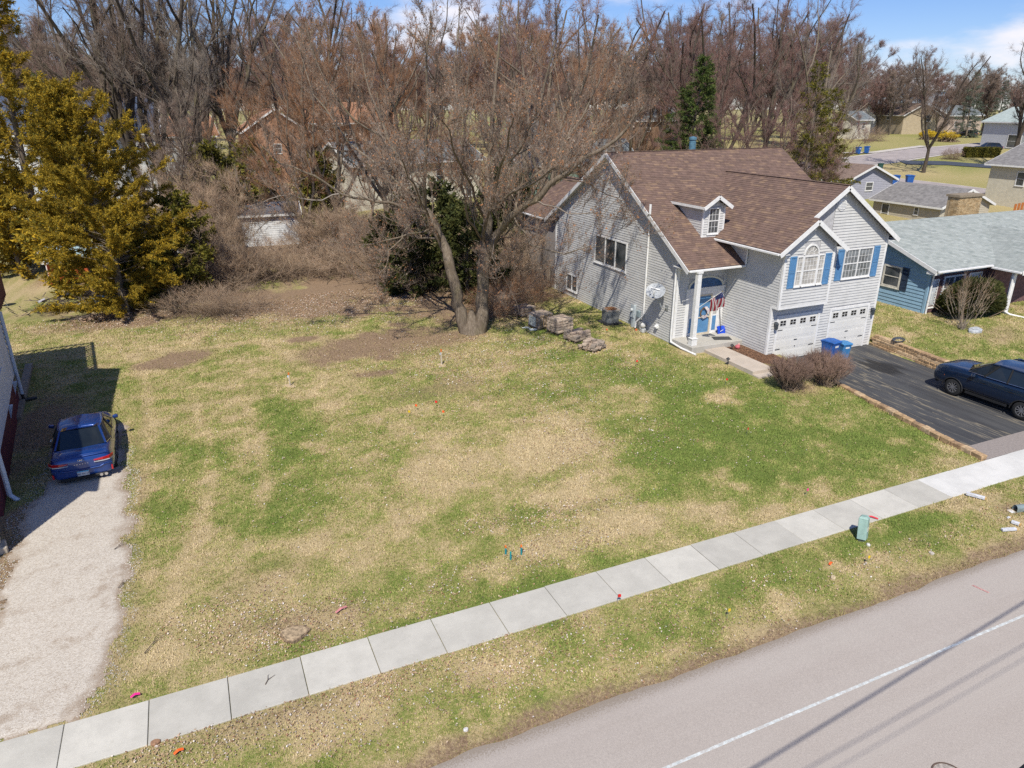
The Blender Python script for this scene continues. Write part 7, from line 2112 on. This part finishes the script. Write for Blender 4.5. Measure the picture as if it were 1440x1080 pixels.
# tall tangled thickets between the cedar and the maple
TK = [gen_bare(81 + i, 5.5, .05, 8, .9, .06, 7, 6, 6, 1.6, tw=.5, twr=.006) for i in range(3)]
TM = []
for w, P, E, R in TK:
    V4, F4 = tubes_np([x for x in w if x[1][0] >= .02], 4); a = mesh_np('stems', V4, [F4]); a.materials.append(STEM)
    V5, F5 = tubes_np([x for x in w if x[1][0] < .02], 3); V3, F3 = cones_np(P, E, R); c = mesh_np('twigs', np.concatenate([V5, V3]), [F5, F3 + len(V5)]); c.materials.append(GREYT); TM.append((a, c))
for k, (px, dp, s, lab) in enumerate(((248, 47, 1.15, 'tall tangled thicket touching the right side of the golden cedar'), (278, 50, 1.25, 'vine tangle left of the white fence'), (305, 46, .9, 'thicket in front of the white fence'), (318, 56, 1.1, 'thicket left of the shed wall'), (292, 58, 1.5, 'tallest vine tangle above the white fence'), (262, 56, 1.4, 'vine tangle behind the low olive cedar'),
                                      (440, 57, .95, 'thicket near the right end of the shed'), (455, 55, 1.0, 'thicket right of the shed'), (500, 54, 1.0, 'thicket under the long maple limb'), (540, 50, .9, 'thicket left of the dark cedars'), (345, 48, .6, 'low thicket at the front of the brush'), (225, 44, .8, 'thicket under the right skirt of the golden cedar'), (700, 44, .8, 'thicket right of the maple foot'), (730, 46, .8, 'thicket at the left end of the wooden fence'))):
    t = thing('bare_thicket', lab, 'shrub', on(px, dp), k * 1.3, 'thickets at the back of the lot', s)
    link('stems', TM[k % 3][0], None, t, local=True); link('twigs', TM[k % 3][1], None, t, local=True)
# yew and the bare bush in front of the blue house
gy_ = np.random.default_rng(71); n = 26000
a = gy_.uniform(0, 6.283, n); cz = gy_.uniform(-.4, 1, n); rr = gy_.uniform(.78, 1.03, n) * (1 + .08 * np.sin(4 * a + 3 * cz)); sx = np.sqrt(1 - np.clip(cz, -1, 1) ** 2)
c = np.stack([1.95 * rr * sx * np.cos(a), 1.0 * rr * sx * np.sin(a), .72 + .98 * rr * cz], -1); c[:, 2] = np.maximum(c[:, 2], .03)
dl_ = unit(c - np.array([0, 0, .3]) + gy_.normal(0, .6, c.shape)); ln = gy_.uniform(.08, .2, n)[:, None]; w = unit(np.cross(dl_, gy_.normal(0, 1, c.shape))) * ln * .25
pv = np.stack([c - w, c + w, c + dl_ * ln], 1).reshape(-1, 3)
p = Vector((38.9, 24.6, float(H(39, 24.6))))
t = thing('yew_bush', 'rounded evergreen yew against the blue house front', 'shrub', p, 0, None, (1.12, 1.1, 1.12))
link('foliage', mesh_np('foliage', pv, [np.arange(len(pv)).reshape(-1, 3)]), DKGR, t, local=True)
stm = np.stack([gy_.normal(0, .5, 60), gy_.normal(0, .25, 60), np.zeros(60)], -1); V, F = cones_np(stm, stm * 2.4 + np.array([0, 0, 1.0]), np.full(60, .03)); link('stems', mesh_np('stems', V, [F]), STEM, t, local=True)
sh = gs_(73, 1.7, 1.5, 3.0, 34, 16, .7, .007, .5, .12)
p = G(1352, 463); shrub(sh, 'upright bare bush in front of the yew', p, (mat_leaf('pale_stem', [(.12, .1, .08), (.2, .17, .135)], .9, 0), GREYT), .5, (1, 1, 1.05))
t = thing('flat_stone', 'flat pale stone at the foot of the bare bush', 'stone', G(1371, 466), .3)
mb = MB(); mb.prism([(.5 * math.cos(a) * (1 + .15 * math.sin(3 * a)), .3 * math.sin(a)) for a in np.linspace(0, 6.283, 13)[:-1]], 2, -.05, .14); mb.build('slab', mat('pale_rock', (.42, .44, .46), .9, .2, 6), t, bev=.03, local=True)
mb = MB(); mb.prism([(.28 * math.cos(a), .17 * math.sin(a) * (1 + .2 * math.cos(2 * a))) for a in np.linspace(0, 6.283, 11)[:-1]], 2, .141, .19); mb.build('top_chip', mat('pale_rock', (.42, .44, .46)), t, bev=.02, local=True)
# far garden shrubs
yel = mat_leaf('forsythia', [(.5, .34, .02), (.58, .42, .03), (.45, .3, .02)], .7, .2)
fy = gs_(95, 2.4, 1.8, 2.0, 150, 34, .6, .035, .3, .7)
for k, (px, py, s, lab, m) in enumerate(((1304, 196, 1.0, 'yellow flowering shrub left of the far blue spruce', yel), (1330, 199, 1.1, 'second yellow flowering shrub by the far street', yel), (1338, 224, .8, 'round reddish bush on the far lawn', BURN), (1225, 198, 1.2, 'bare round shrub before the far tan house', GREYT), (1160, 228, 1.4, 'tall bare shrub beside the bungalow', TW_RD), (1135, 222, 1.6, 'reddish shrub at the end of the brown ridge', TW_RD))):
    p = G(px, py); shrub(fy if m is yel else br[k % 3], lab, p, (STEM, m), k * 1.7, s, 'shrubs of the far gardens')
p = G(1378, 221)
t = thing('hedge', 'clipped low green hedge before the pale far garage', 'hedge', p, -.5)
g2 = np.random.default_rng(5); n = 5000; c = np.stack([g2.uniform(-2.6, 2.6, n), g2.uniform(-.9, .9, n), g2.uniform(0, 1.5, n)], -1); f = g2.integers(0, 3, n); c[f == 0, 2] = 1.5; c[f == 1, 1] = -.9; c[f == 2, 0] = np.sign(c[f == 2, 0]) * 2.6
c += g2.normal(0, .05, c.shape); dl_ = unit(g2.normal(0, 1, c.shape)); w = unit(np.cross(dl_, g2.normal(0, 1, c.shape))) * .06
V = np.stack([c - w, c + w, c + dl_ * .2], 1).reshape(-1, 3); link('foliage', mesh_np('foliage', V, [np.arange(3 * n).reshape(-1, 3)]), OLIV, t, local=True)
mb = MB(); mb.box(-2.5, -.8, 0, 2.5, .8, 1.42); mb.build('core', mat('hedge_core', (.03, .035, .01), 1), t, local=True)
# ================================================================== walls, pallets, fence and small things
# edging on the lawn side of the drive
BLT = [mat('tan_block', (.40, .27, .15), .95, .22, 7), mat('buff_block', (.46, .33, .2), .95, .22, 7), mat('brown_block', (.32, .21, .12), .95, .25, 7)]
def rough_block(w, d, h, seed):
    r = random.Random(seed)
    V = [(x * w / 2 + r.uniform(-.02, .02), y * d / 2 + r.uniform(-.025, .025), z * h + r.uniform(-.012, .012) * (z > 0)) for z in (0, 1) for x, y in ((-1, -1), (1, -1), (1, 1), (-1, 1))]
    mb = MB(); mb.add(V, [(0, 3, 2, 1), (4, 5, 6, 7), (0, 1, 5, 4), (1, 2, 6, 5), (2, 3, 7, 6), (3, 0, 4, 7)]); me = mb.mesh('block')
    bm = bmesh.new(); bm.from_mesh(me); bmesh.ops.bevel(bm, geom=bm.edges[:], offset=.018, segments=1, affect='EDGES', clamp_overlap=True); bm.to_mesh(me); bm.free()
    return me
EB = [rough_block(.42, .24, .2, i) for i in range(4)]
for i, me in enumerate(EB): me.materials.append(BLT[i % 3])
ed = thing('drive_edging', 'row of tan blocks edging the lawn side of the asphalt drive', 'edging', (24.3, 17, 0))
y = 13.6; k = 0
while y < 21.4:
    x = float(drv_x0(y)) - .14
    o = link('block', EB[k % 4], None, ed); o.location = (x + random.uniform(-.02, .02), y, -.04 + .05 * float(sm(14, 21, y)) * 1.5 + random.uniform(-.01, .01)); o.rotation_euler = (0, 0, math.pi / 2 - .11 + random.uniform(-.06, .06))
    o.matrix_parent_inverse = wmat(ed).inverted()
    y += .435; k += 1
WB_ = [rough_block(.31, .26, .145, 10 + i) for i in range(5)]
for i, me in enumerate(WB_): me.materials.append(BLT[i % 3])
rw = thing('retaining_wall', 'low tan block retaining wall between the drive and the blue house lawn', 'wall', (31.1, 19, 0))
for r in range(4):
    y = 15.2 + (.16 if r % 2 else 0); k = 0
    while y < 24.25:
        top = float(sm(13.5, 19.5, y)) * .52 + .1
        if r * .148 < top:
            o = link('block', WB_[(k * 3 + r * 2 + int(y * 7)) % 5], None, rw); o.location = (float(drv_x1(y)) + .14 + r * .02 + random.uniform(-.012, .012), y, -.03 + r * .148)
            o.rotation_euler = (0, 0, math.pi / 2 - .1 + random.uniform(-.05, .05)); o.matrix_parent_inverse = wmat(rw).inverted()
        y += .32; k += 1
t = thing('hose_reel', 'dark coiled hose lying on the retaining wall by the garage', 'hose', (31.25, 22.9, .56), .3)
for k in range(4):
    mb = MB(); mb.tube([((.2 + .02 * k) * 1.6 * math.cos(a), (.2 + .02 * k) * math.sin(a), .02 + .025 * k + .01 * math.sin(3 * a)) for a in np.linspace(0, 6.283, 22)], .017, 5); mb.build('coil', mat('hose_grey', (.07, .08, .10), .6), t, local=True)

# pallets of wall stones beside the grey house
STO = [mat('stone_pink', (.37, .285, .22), .95, .25, 7), mat('stone_buff', (.42, .335, .26), .95, .25, 7), mat('stone_grey', (.28, .23, .185), .95, .25, 7)]
SB = [rough_block(.385, .255, .15, 30 + i) for i in range(6)]
for i, me in enumerate(SB): me.materials.append(STO[i % 3])
PWD = mat('pallet_wood', (.30, .22, .15), .9, .3, 9); WRAP = mat('plastic_wrap', (.42, .46, .47), .35, .25, 12, spec=.6)
def pallet(loc, rz, rows, label, messy=0.0, wrap=False, seed=0):
    r = random.Random(seed)
    t = thing('stone_pallet', label, 'pallet', loc, rz, 'pallets of wall stones', .86)
    for i in range(6):
        mb = MB(); mb.box(-.6, -.5 + i * .185, .11, .6, -.41 + i * .185, .135); mb.build('deck_board', PWD, t, local=True)
    for y in (-.46, 0, .42):
        mb = MB(); mb.box(-.6, y, 0.0, .6, y + .06, .108); mb.build('stringer', PWD, t, local=True)
    for k in range(rows):
        for i in range(3):
            for j in range(4):
                if messy and k == rows - 1 and r.random() < .35: continue
                o = link('stone', SB[r.randrange(6)], None, t, local=True)
                o.location = (-.41 + i * .41 + r.uniform(-.02, .02) * (1 + messy * 3), -.42 + j * .28 + r.uniform(-.02, .02) * (1 + messy * 3), .138 + k * .163)
                o.rotation_euler = (r.uniform(-.3, .3) * messy, r.uniform(-.3, .3) * messy, r.uniform(-.02, .02) + r.uniform(-.7, .7) * messy)
    if wrap:
        mb = MB(); mb.beam((-.66, -.3, .5), (-.64, .35, .55), .02, .6, (0, 0, 1)); mb.tube([(-.7, -.5, .1), (-.95, -.2, .05), (-.8, .3, .06), (-1.1, .5, .04)], [.05, .09, .06, .02], 6); mb.build('torn_wrap', WRAP, t, local=True)
        for q in range(5):
            mb = MB(); mb.beam((-.45 + q * .2, -.585, .15), (-.45 + q * .2, -.585, .95), .05, .02, (0, -1, 0)); mb.build('side_slat', mat('slat_wood', (.36, .25, .13), .9, .3, 9), t, local=True)
def gp(px, py): 
    p = G(px, py); return Vector((p.x, p.y, float(H(p.x, p.y))))
pallet(gp(736, 443), rad(20), 3, 'farthest stone pallet, half hidden by brush next to the fence', 0, False, 1)
pallet(gp(760, 460), rad(14), 5, 'tall full stone pallet with torn plastic wrap', 0, True, 2)
pallet(gp(787, 467), rad(10), 5, 'tall full stone pallet right of the wrapped one', 0, False, 3)
pallet(gp(811, 478), rad(16), 3, 'low stone pallet with grey pallet boards showing', .03, False, 4)
pallet(gp(833, 491), rad(25), 2, 'nearest pallet with loose jumbled stones', .6, False, 5)
# wooden fence behind the house
fn = thing('picket_fence', 'weathered grey wooden fence behind the corner of the grey house', 'fence', (20, 41, .3))
FWD_ = mat('weathered_fence', (.25, .2, .155), .9, .25, 6, streak=(8, 8, 1)); 
pf = MB(); pf.box(-.065, -.012, 0, .065, .012, 1.5); pm = pf.mesh('picket'); pm.materials.append(FWD_)
for i in range(36):
    x = 15.9 + i * .145; y = 41.6 - .02 * i
    o = link('picket', pm, None, fn); o.location = (x, y, float(H(x, y)) + random.uniform(0, .06)); o.rotation_euler = (0, random.uniform(-.02, .02), random.uniform(-.1, .1)); o.matrix_parent_inverse = wmat(fn).inverted()
for z in (.35, 1.2):
    mb = MB(); mb.beam((15.8, 41.64, .3 + z), (21.1, 40.94, .3 + z), .05, .09); mb.build('rail', FWD_, fn)
# toys in the neighbour's yard
t = thing('play_slide', 'bright blue plastic toy behind the maple trunks', 'toy', on(663, 52), .4)
mb = MB(); mb.beam((-.6, 0, 1.1), (.5, 0, .1), .5, .06); mb.build('chute', mat('toy_blue', (.02, .25, .6), .4), t, local=True)
mb = MB(); mb.beam((-.6, -.24, 0), (-.6, -.24, 1.3), .07, .07); mb.beam((-.6, .24, 0), (-.6, .24, 1.3), .07, .07)
for k in range(4): mb.beam((-.62, -.24, .25 + k * .25), (-.62, .24, .25 + k * .25), .06, .04)
mb.build('ladder', mat('toy_blue2', (.03, .2, .5), .4), t, local=True)
t = thing('toy_car', 'small pink toy car on the grass behind the maple', 'toy', on(706, 56), 1.0)
mb = MB(); mb.prism([(-.5, .15), (.5, .15), (.5, .4), (.25, .45), (.1, .7), (-.35, .7), (-.5, .45)], 1, -.28, .28); mb.build('shell', mat('toy_pink', (.55, .12, .25), .5), t, bev=.04, local=True)
for s in (-.3, .3):
    for q in (-.32, .32):
        mb = MB(); mb.cyl((q, s - .04, .14), (q, s + .04, .14), .14, n=12); mb.build('wheel', PLA, t, local=True)

# ------------------------------------------------------------------ survey stakes, flags and utilities on the lawn
def stake(px, py, h, label):
    p = G(px, py); t = thing('survey_stake', label, 'stake', p, random.uniform(0, 3), 'wooden survey stakes')
    mb = MB(); mb.box(-.022, -.022, -.1, .022, .022, h * .84); mb.build('stake', mat('pale_lath', (.6, .52, .40), .8), t, local=True)
    mb = MB(); mb.box(-.024, -.024, h * .842, .024, .024, h); mb.build('orange_top', mat('orange_mark', (.75, .18, .03), .6), t, local=True)
    mb = MB(); mb.add([(.025, 0, h * .8), (.09, .02, h * .74), (.08, .03, h * .62), (.03, .0, h * .66)], [(0, 1, 2, 3)]); mb.build('ribbon', mat('blue_ribbon', (.4, .5, .7), .6), t, local=True)
    s = MB(); s.prism([(.3 * math.cos(a) * (1 + .2 * math.sin(2 * a)), .16 * math.sin(a)) for a in np.linspace(0, 6.283, 13)[:-1]], 2, -.02, .03); s.build('loose_soil', mat('pale_soil', (.5, .38, .24), .95, .2, 12), t, bev=.012, local=True)
stake(408, 543, .62, 'wooden stake with orange top on the left part of the lawn')
stake(621, 514, .8, 'taller wooden stake with orange top below the maple')
def teal_stake(px, py, h, label, m):
    p = G(px, py); t = thing('marker_stake', label, 'stake', p, 0, 'painted marker stakes')
    mb = MB(); mb.box(-.018, -.018, -.05, .018, .018, h); mb.build('stake', mat('teal_stake', (.02, .26, .3), .6), t, local=True)
    mb = MB(); mb.box(-.019, -.019, h, .019, .019, h + .07); mb.build('tip', m, t, local=True)
OT = mat('orange_mark', (.75, .18, .03)); TT = mat('teal_tip', (.02, .3, .28), .6)
teal_stake(711, 780, .22, 'teal stake with orange tip, left of the two', OT); teal_stake(733, 780, .24, 'teal stake with orange tip, right of the two', OT); teal_stake(718, 787, .18, 'short all teal stake in front of the orange tipped pair', TT)
def pin_flag(px, py, col, label, h=.3, s=.09):
    p = G(px, py); t = thing('marker_flag', label, 'flag', p, random.uniform(-.6, .6), 'small utility marker flags')
    mb = MB(); mb.cyl((0, 0, -.05), (0, 0, h), .004, n=4); mb.build('wire', GALV, t, local=True)
    mb = MB(); mb.add([(0, 0, h), (s * .5, .012, h - .01), (s, -.008, h - .015), (s, -.008, h - .1), (s * .5, .012, h - .1), (0, 0, h - .1)], [(0, 1, 4, 5), (1, 2, 3, 4)]); mb.build('pennant', mat('flag_' + '_'.join('%d' % (c * 100) for c in col), col, .6), t, local=True)
YEL, RED_, ORA, PNK = (.8, .55, .02), (.7, .02, .02), (.8, .12, .02), (.8, .03, .25)
for a in ((574, 587, YEL, 'yellow marker flag in the middle of the lawn'), (584, 578, ORA, 'orange marker flag just above the yellow one mid lawn'), (612, 573, RED_, 'red marker flag right of the orange one mid lawn'), (622, 587, ORA, 'orange marker flag, rightmost of the mid lawn group'),
          (868, 850, RED_, 'red marker flag at the street side of the sidewalk'), (1022, 871, YEL, 'yellow marker flag on the verge, left one'), (1218, 795, YEL, 'yellow marker flag on the verge below the green pedestal'), (1133, 699, PNK, 'pink marker flag on the lawn near the sidewalk'), (1020, 541, RED_, 'red marker flag on the lawn below the front walk'),
          (893, 470, ORA, 'orange marker flag by the electric meter'), (852, 470, ORA, 'orange marker flag beside the nearest pallet'), (1050, 612, RED_, 'red marker flag in the middle of the right lawn'), (894, 515, RED_, 'red marker flag on the lawn before the dish')):
    pin_flag(*a)
def ribbon(px, py, col, rz_, label, L_=.22):
    p = G(px, py); t = thing('ribbon_scrap', label, 'ribbon', p + Vector((0, 0, .04)), rz_)
    mb = MB(); mb.add([(-L_, -.03, .02), (0, -.025, .05), (L_, -.03, .02), (L_, .03, .03), (0, .035, .06), (-L_, .03, .02)], [(0, 1, 4, 5), (1, 2, 3, 4)]); mb.build('strip', mat('flag_' + '_'.join('%d' % (c * 100) for c in col), col, .6), t, local=True)
    mb = MB(); mb.tube([(0, 0, .045), (.02, .01, -.06)], .004, 4); mb.build('nail', GALV, t, local=True)
ribbon(191, 981, PNK, .2, 'bright pink ribbon beside the sidewalk at left', .09); ribbon(252, 1060, ORA, .3, 'orange ribbon on the verge at bottom left', .09); ribbon(480, 860, (.55, .22, .22), .4, 'faded pink ribbon among the leaves by the stump', .16); ribbon(1168, 795, ORA, .3, 'orange ribbon on the verge left of the pedestal flag', .08); ribbon(1225, 730, (.7, .05, .06), -.9, 'red ribbon on the sidewalk edge behind the pedestal', .18)
# telecom pedestal, leaning
p = G(1212, 760)
t = thing('utility_pedestal', 'leaning pale green utility pedestal between sidewalk and road', 'pedestal', p, rad(28)); t.rotation_euler = (rad(-6), rad(10), rad(28))
PG = mat('pale_green_metal', (.30, .44, .39), .5, .1, 6, dirt=((.2, .24, .2), 6, .55, .5))
mb = MB(); mb.add([(-.14, -.12, .06), (.14, -.12, .06), (.14, .12, .06), (-.14, .12, .06), (-.14, -.12, .66), (.14, -.12, .66), (.14, .12, .66), (-.14, .12, .66)], [(0, 3, 2, 1), (4, 5, 6, 7), (0, 1, 5, 4), (1, 2, 6, 5), (2, 3, 7, 6), (3, 0, 4, 7)]); mb.build('housing', PG, t, bev=.012, local=True)
mb = MB(); mb.add([(-.15, -.13, .66), (.15, -.13, .66), (.15, .13, .66), (-.15, .13, .66), (-.1, -.08, .73), (.1, -.08, .73), (.1, .08, .73), (-.1, .08, .73)], [(0, 3, 2, 1), (4, 5, 6, 7), (0, 1, 5, 4), (1, 2, 6, 5), (2, 3, 7, 6), (3, 0, 4, 7)]); mb.build('cap', PG, t, bev=.01, local=True)
mb = MB(); mb.box(-.1, -.08, -.1, .1, .08, .06); mb.build('ground_sleeve', mat('dark_sleeve', (.06, .07, .065), .8), t, local=True)
mb = MB(); mb.box(-.06, -.135, .3, .06, -.121, .42); mb.build('warning_label', mat('pale_label', (.5, .5, .42), .6), t, local=True)
# stump
p = G(414, 893)
t = thing('tree_stump', 'flat cut tree stump near the sidewalk at left', 'stump', p, 0)
g2 = np.random.default_rng(3); nn = 22; an = np.linspace(0, 6.283, nn + 1)[:-1]; ro = 1 + .12 * np.sin(3 * an + 1) + g2.normal(0, .04, nn)
mb = MB(); mb.prism([(.28 * r * math.cos(a), .24 * r * math.sin(a)) for a, r in zip(an, ro)], 2, -.08, .09); mb.build('wood', mat('stump_wood', (.36, .27, .17), .95, .3, 12), t, bev=.015, local=True)
for k in range(11):
    i = 2 * k; j = (2 * k + 2) % nn
    mb = MB(); a0_, a1_ = an[i], an[j] if j else 6.283
    r0_, r1_ = ro[i] * 1.03, ro[j] * 1.03
    V = [(.28 * r * q * math.cos(a), .24 * r * q * math.sin(a), z) for z in (-.08, .05 + .02 * (k % 3)) for a, r, q in ((a0_, r0_, 1), (a1_, r1_, 1), (a1_, r1_, 1.12), (a0_, r0_, 1.12))]
    mb.add(V, [(0, 3, 2, 1), (4, 5, 6, 7), (0, 1, 5, 4), (1, 2, 6, 5), (2, 3, 7, 6), (3, 0, 4, 7)]); mb.build('bark_piece', mat('stump_bark', (.24, .17, .11), .95, .3, 12), t, local=True)
# broken post and mailbox pieces on the verge
def piece(px, py, size, rz_, m, label, name='wood_scrap', cat='debris', tilt=0.0):
    p = G(px, py); t = thing(name, label, cat, p + Vector((0, 0, .03)), rz_); t.rotation_euler = (tilt, 0, rz_)
    mb = MB(); mb.box(-size[0] / 2, -size[1] / 2, 0, size[0] / 2, size[1] / 2, size[2]); mb.build('piece', m, t, bev=.008, local=True)
    mb = MB(); mb.box(size[0] / 2, -size[1] * .4, .01, size[0] / 2 + .05, size[1] * .4, size[2] * .8); mb.build('broken_end', mat('raw_wood', (.55, .36, .15), .9), t, local=True)
WPNT = mat('flaking_white', (.58, .59, .62), .7, .15, 12)
piece(1371, 700, (.5, .1, .09), rad(-62), WPNT, 'white painted post piece lying beside the sidewalk at right')
piece(1418, 747, (.44, .1, .07), rad(-18), WPNT, 'white painted board lying on the verge at right')
piece(1427, 738, (.2, .1, .08), rad(-70), WPNT, 'short broken white post stub on the verge at right')
piece(1418, 729, (.12, .07, .02), rad(5), WPNT, 'small white scrap on the verge at right')
p = G(1436, 718)
t = thing('fallen_mailbox', 'grey mailbox lying open on the verge at the right edge', 'mailbox', p, rad(-15))
pr = [(-.09, 0), (.09, 0), (.09, .12)] + [(.09 * math.cos(a), .12 + .09 * math.sin(a)) for a in np.linspace(.3, math.pi - .3, 7)] + [(-.09, .12)]
mb = MB(); n = len(pr); mb.add([(-.24, y, z) for y, z in pr] + [(.2, y, z) for y, z in pr], [(i, (i + 1) % n, n + (i + 1) % n, n + i) for i in range(n)] + [tuple(range(n, 2 * n))]); mb.build('shell', mat('mailbox_grey', (.28, .34, .34), .4, metal=.3), t, local=True)
mb = MB(); mb.box(-.42, -.09, .0, -.25, .09, .012); mb.build('door', WHITE, t, local=True)
# stones, sticks and litter
for k, (px, py, s, lab) in enumerate(((219, 1046, .09, 'brown stone at the sidewalk joint, bottom left'), (1221, 767, .07, 'white stone beside the pedestal foot'), (1310, 779, .07, 'pale stone on the verge right of the pedestal'), (655, 1027, .06, 'white stone near the road edge'), (1171, 814, .09, 'buff stone on the verge below the orange ribbon'))):
    p = G(px, py); t = thing('loose_stone', lab, 'stone', p, k * 1.0)
    r = random.Random(k); an = np.linspace(0, 6.283, 9)[:-1]
    mb = MB(); mb.prism([(s * math.cos(a) * r.uniform(.8, 1.2), s * .8 * math.sin(a) * r.uniform(.8, 1.2)) for a in an], 2, -.02, s * .8)
    mb.build('stone', mat('stone_%d' % k, [(.3, .17, .1), (.6, .58, .54), (.5, .45, .4), (.62, .6, .58), (.5, .4, .25)][k], .9, .2, 20), t, bev=.015, local=True)
STK = mat('dry_stick', (.13, .1, .08), .9)
for k, (px, py, L_, a, lab) in enumerate(((220, 905, .75, .9, 'forked dry stick on the grass by the gravel drive'), (170, 770, .35, .6, 'thin twig at the gravel edge'), (175, 822, .4, .9, 'curved twig at the gravel edge below the other'), (380, 958, .3, .8, 'thin twig lying on the sidewalk'))):
    p = G(px, py) + Vector((0, 0, .05)); t = thing('fallen_twig', lab, 'twig', p, a)
    mb = MB(); mb.tube([(-L_ / 2, 0, 0), (-L_ * .1, .03, .01), (L_ / 2, -.02, .0)], [.012, .009, .003], 5); mb.build('stem', STK, t, local=True)
    mb = MB(); mb.tube([(-L_ * .1, .03, .01), (L_ * .2, .1, .02), (L_ * .4, .11, .0)], [.007, .005, .002], 4); mb.build('side_shoot', STK, t, local=True)
# junk pile under the golden cedar
r2 = random.Random(8)
p = G(88, 435)
t = thing('junk_pile', 'heap of dark branches and scrap under the golden cedar', 'junk pile', p, 0)
mb = MB()
for k in range(170):
    a = r2.uniform(0, 6.28); q = Vector((r2.gauss(0, 1.0), r2.gauss(0, .6), abs(r2.gauss(.3, .3)))); d = Vector((math.cos(a), math.sin(a), r2.uniform(-.2, .5))) * r2.uniform(.3, 1.1); mb.cyl(q - d * .5, q + d * .5, .03, .012, 4)
mb.build('branches', mat_leaf('dark_branch', [(.05, .04, .03), (.1, .08, .06), (.2, .16, .13), (.03, .025, .02)], .9, 0), t, local=True)
for k, (x, y, z, sx, sy, c) in enumerate(((.9, -.5, .25, .8, .12, (.5, .48, .45)), (-.4, -.6, .3, .5, .3, (.06, .06, .07)), (.1, .3, .7, .7, .5, (.04, .04, .045)), (-1.0, .2, .5, .4, .4, (.4, .38, .4)))):
    mb = MB(); mb.beam((x - sx / 2, y, z), (x + sx / 2, y + .1, z + .15), sy, .05); mb.build('scrap_board', mat('scrap_%d' % k, c, .7, .2, 8), t, local=True)
p = G(120, 432); p2 = on(114, DEP(p))
t = thing('plastic_tub', 'light blue plastic tub in the brush under the golden cedar', 'tub', p2 + Vector((0, 0, .3)), .3)
mb = MB(); mb.lathe([(.0, 0), (.28, 0), (.36, .3), (.4, .3), (.4, .33), (.33, .33), (.26, .04), (0, .03)], n=18); mb.build('tub', mat('tub_blue', (.08, .24, .42), .4), t, local=True)
mb = MB(); mb.tube([(.4 * math.cos(a), .4 * math.sin(a), .315) for a in np.linspace(0, 6.283, 19)], .018, 5); mb.build('rim', mat('tub_blue2', (.1, .28, .46), .4), t, local=True)
p = G(140, 448)
t = thing('leaf_heap', 'heap of pale leaves and sticks before the golden cedar', 'leaf heap', p, 0)
mb = MB()
for k in range(420):
    q = Vector((r2.gauss(0, .9), r2.gauss(0, .5), 0)); q.z = max(.02, .4 - .35 * q.length) * r2.uniform(.3, 1); s = r2.uniform(.05, .13); e = [Vector((r2.gauss(0, s), r2.gauss(0, s), r2.gauss(0, s * .6))) for _ in range(3)]; mb.add([q + x for x in e], [(0, 1, 2)])
mb.build('leaves', mat_leaf('heap_leaf', [(.3, .2, .12), (.45, .32, .22), (.2, .12, .07), (.5, .42, .36), (.4, .24, .14)], .9, .1), t, local=True)
mb = MB()
for k in range(26):
    a = r2.uniform(0, 6.28); q = Vector((r2.gauss(0, .8), r2.gauss(0, .5), .3)); d = Vector((math.cos(a), math.sin(a), r2.uniform(-.3, .3))) * r2.uniform(.3, .8); mb.cyl(q - d, q + d, .02, .008, 4)
mb.build('sticks', STK, t, local=True)
t = thing('grill', 'black kettle grill at the left edge behind the maroon house', 'grill', G(2, 432), 0)
mb = MB(); mb.lathe([(0, .5), (.2, .52), (.3, .66), (.32, .78), (.33, .8), (.3, .92), (.18, 1.02), (0, 1.05)], n=16); mb.build('kettle', mat('black_enamel', (.015, .015, .016), .25), t, smooth=True, local=True)
for a in (0, 2.1, 4.2):
    mb = MB(); mb.tube([(.2 * math.cos(a), .2 * math.sin(a), .55), (.33 * math.cos(a), .33 * math.sin(a), 0)], .015, 5); mb.build('leg', GALV, t, local=True)
# overhead wires along the street (outside the picture; their shadows cross the road)
k = 1 / math.tan(SUN_EL); sxy = (math.sin(SUN_AZ) * k, math.cos(SUN_AZ) * k)
for nm, h, r_, y0, y1, lab in (('power_cable', 8.2, .024, 6.95, 7.78, 'thick overhead cable along the street, its shadow crossing the lane line'), ('power_cable', 9.3, .011, 6.5, 7.0, 'thin overhead wire along the street, middle shadow on the road'), ('power_cable', 9.0, .007, 6.25, 6.75, 'thinnest overhead wire along the street, lowest shadow on the road')):
    t = thing(nm, lab, 'cable', (0, 0, 0))
    pts = []
    for i in range(25):
        xg = -30 + i * 3.4; yg = y0 + (y1 - y0) * (xg - 7.5) / 8.0
        yg = y0 + (y1 - y0) * (xg - 7.5) / 8.0 if 0 < xg < 30 else y0 + (y1 - y0) * ((0 if xg < 0 else 30) - 7.5) / 8.0
        hh = h + .0012 * (xg - 10) ** 2
        pts.append((xg - sxy[0] * hh, yg - sxy[1] * hh, hh))
    mb = MB(); mb.tube(pts, r_, 6); mb.build('wire', PLA, t)
    mb = MB(); mb.tube([pts[0], pts[1]], r_ * 1.5, 6); mb.build('splice_sleeve', BLK, t)
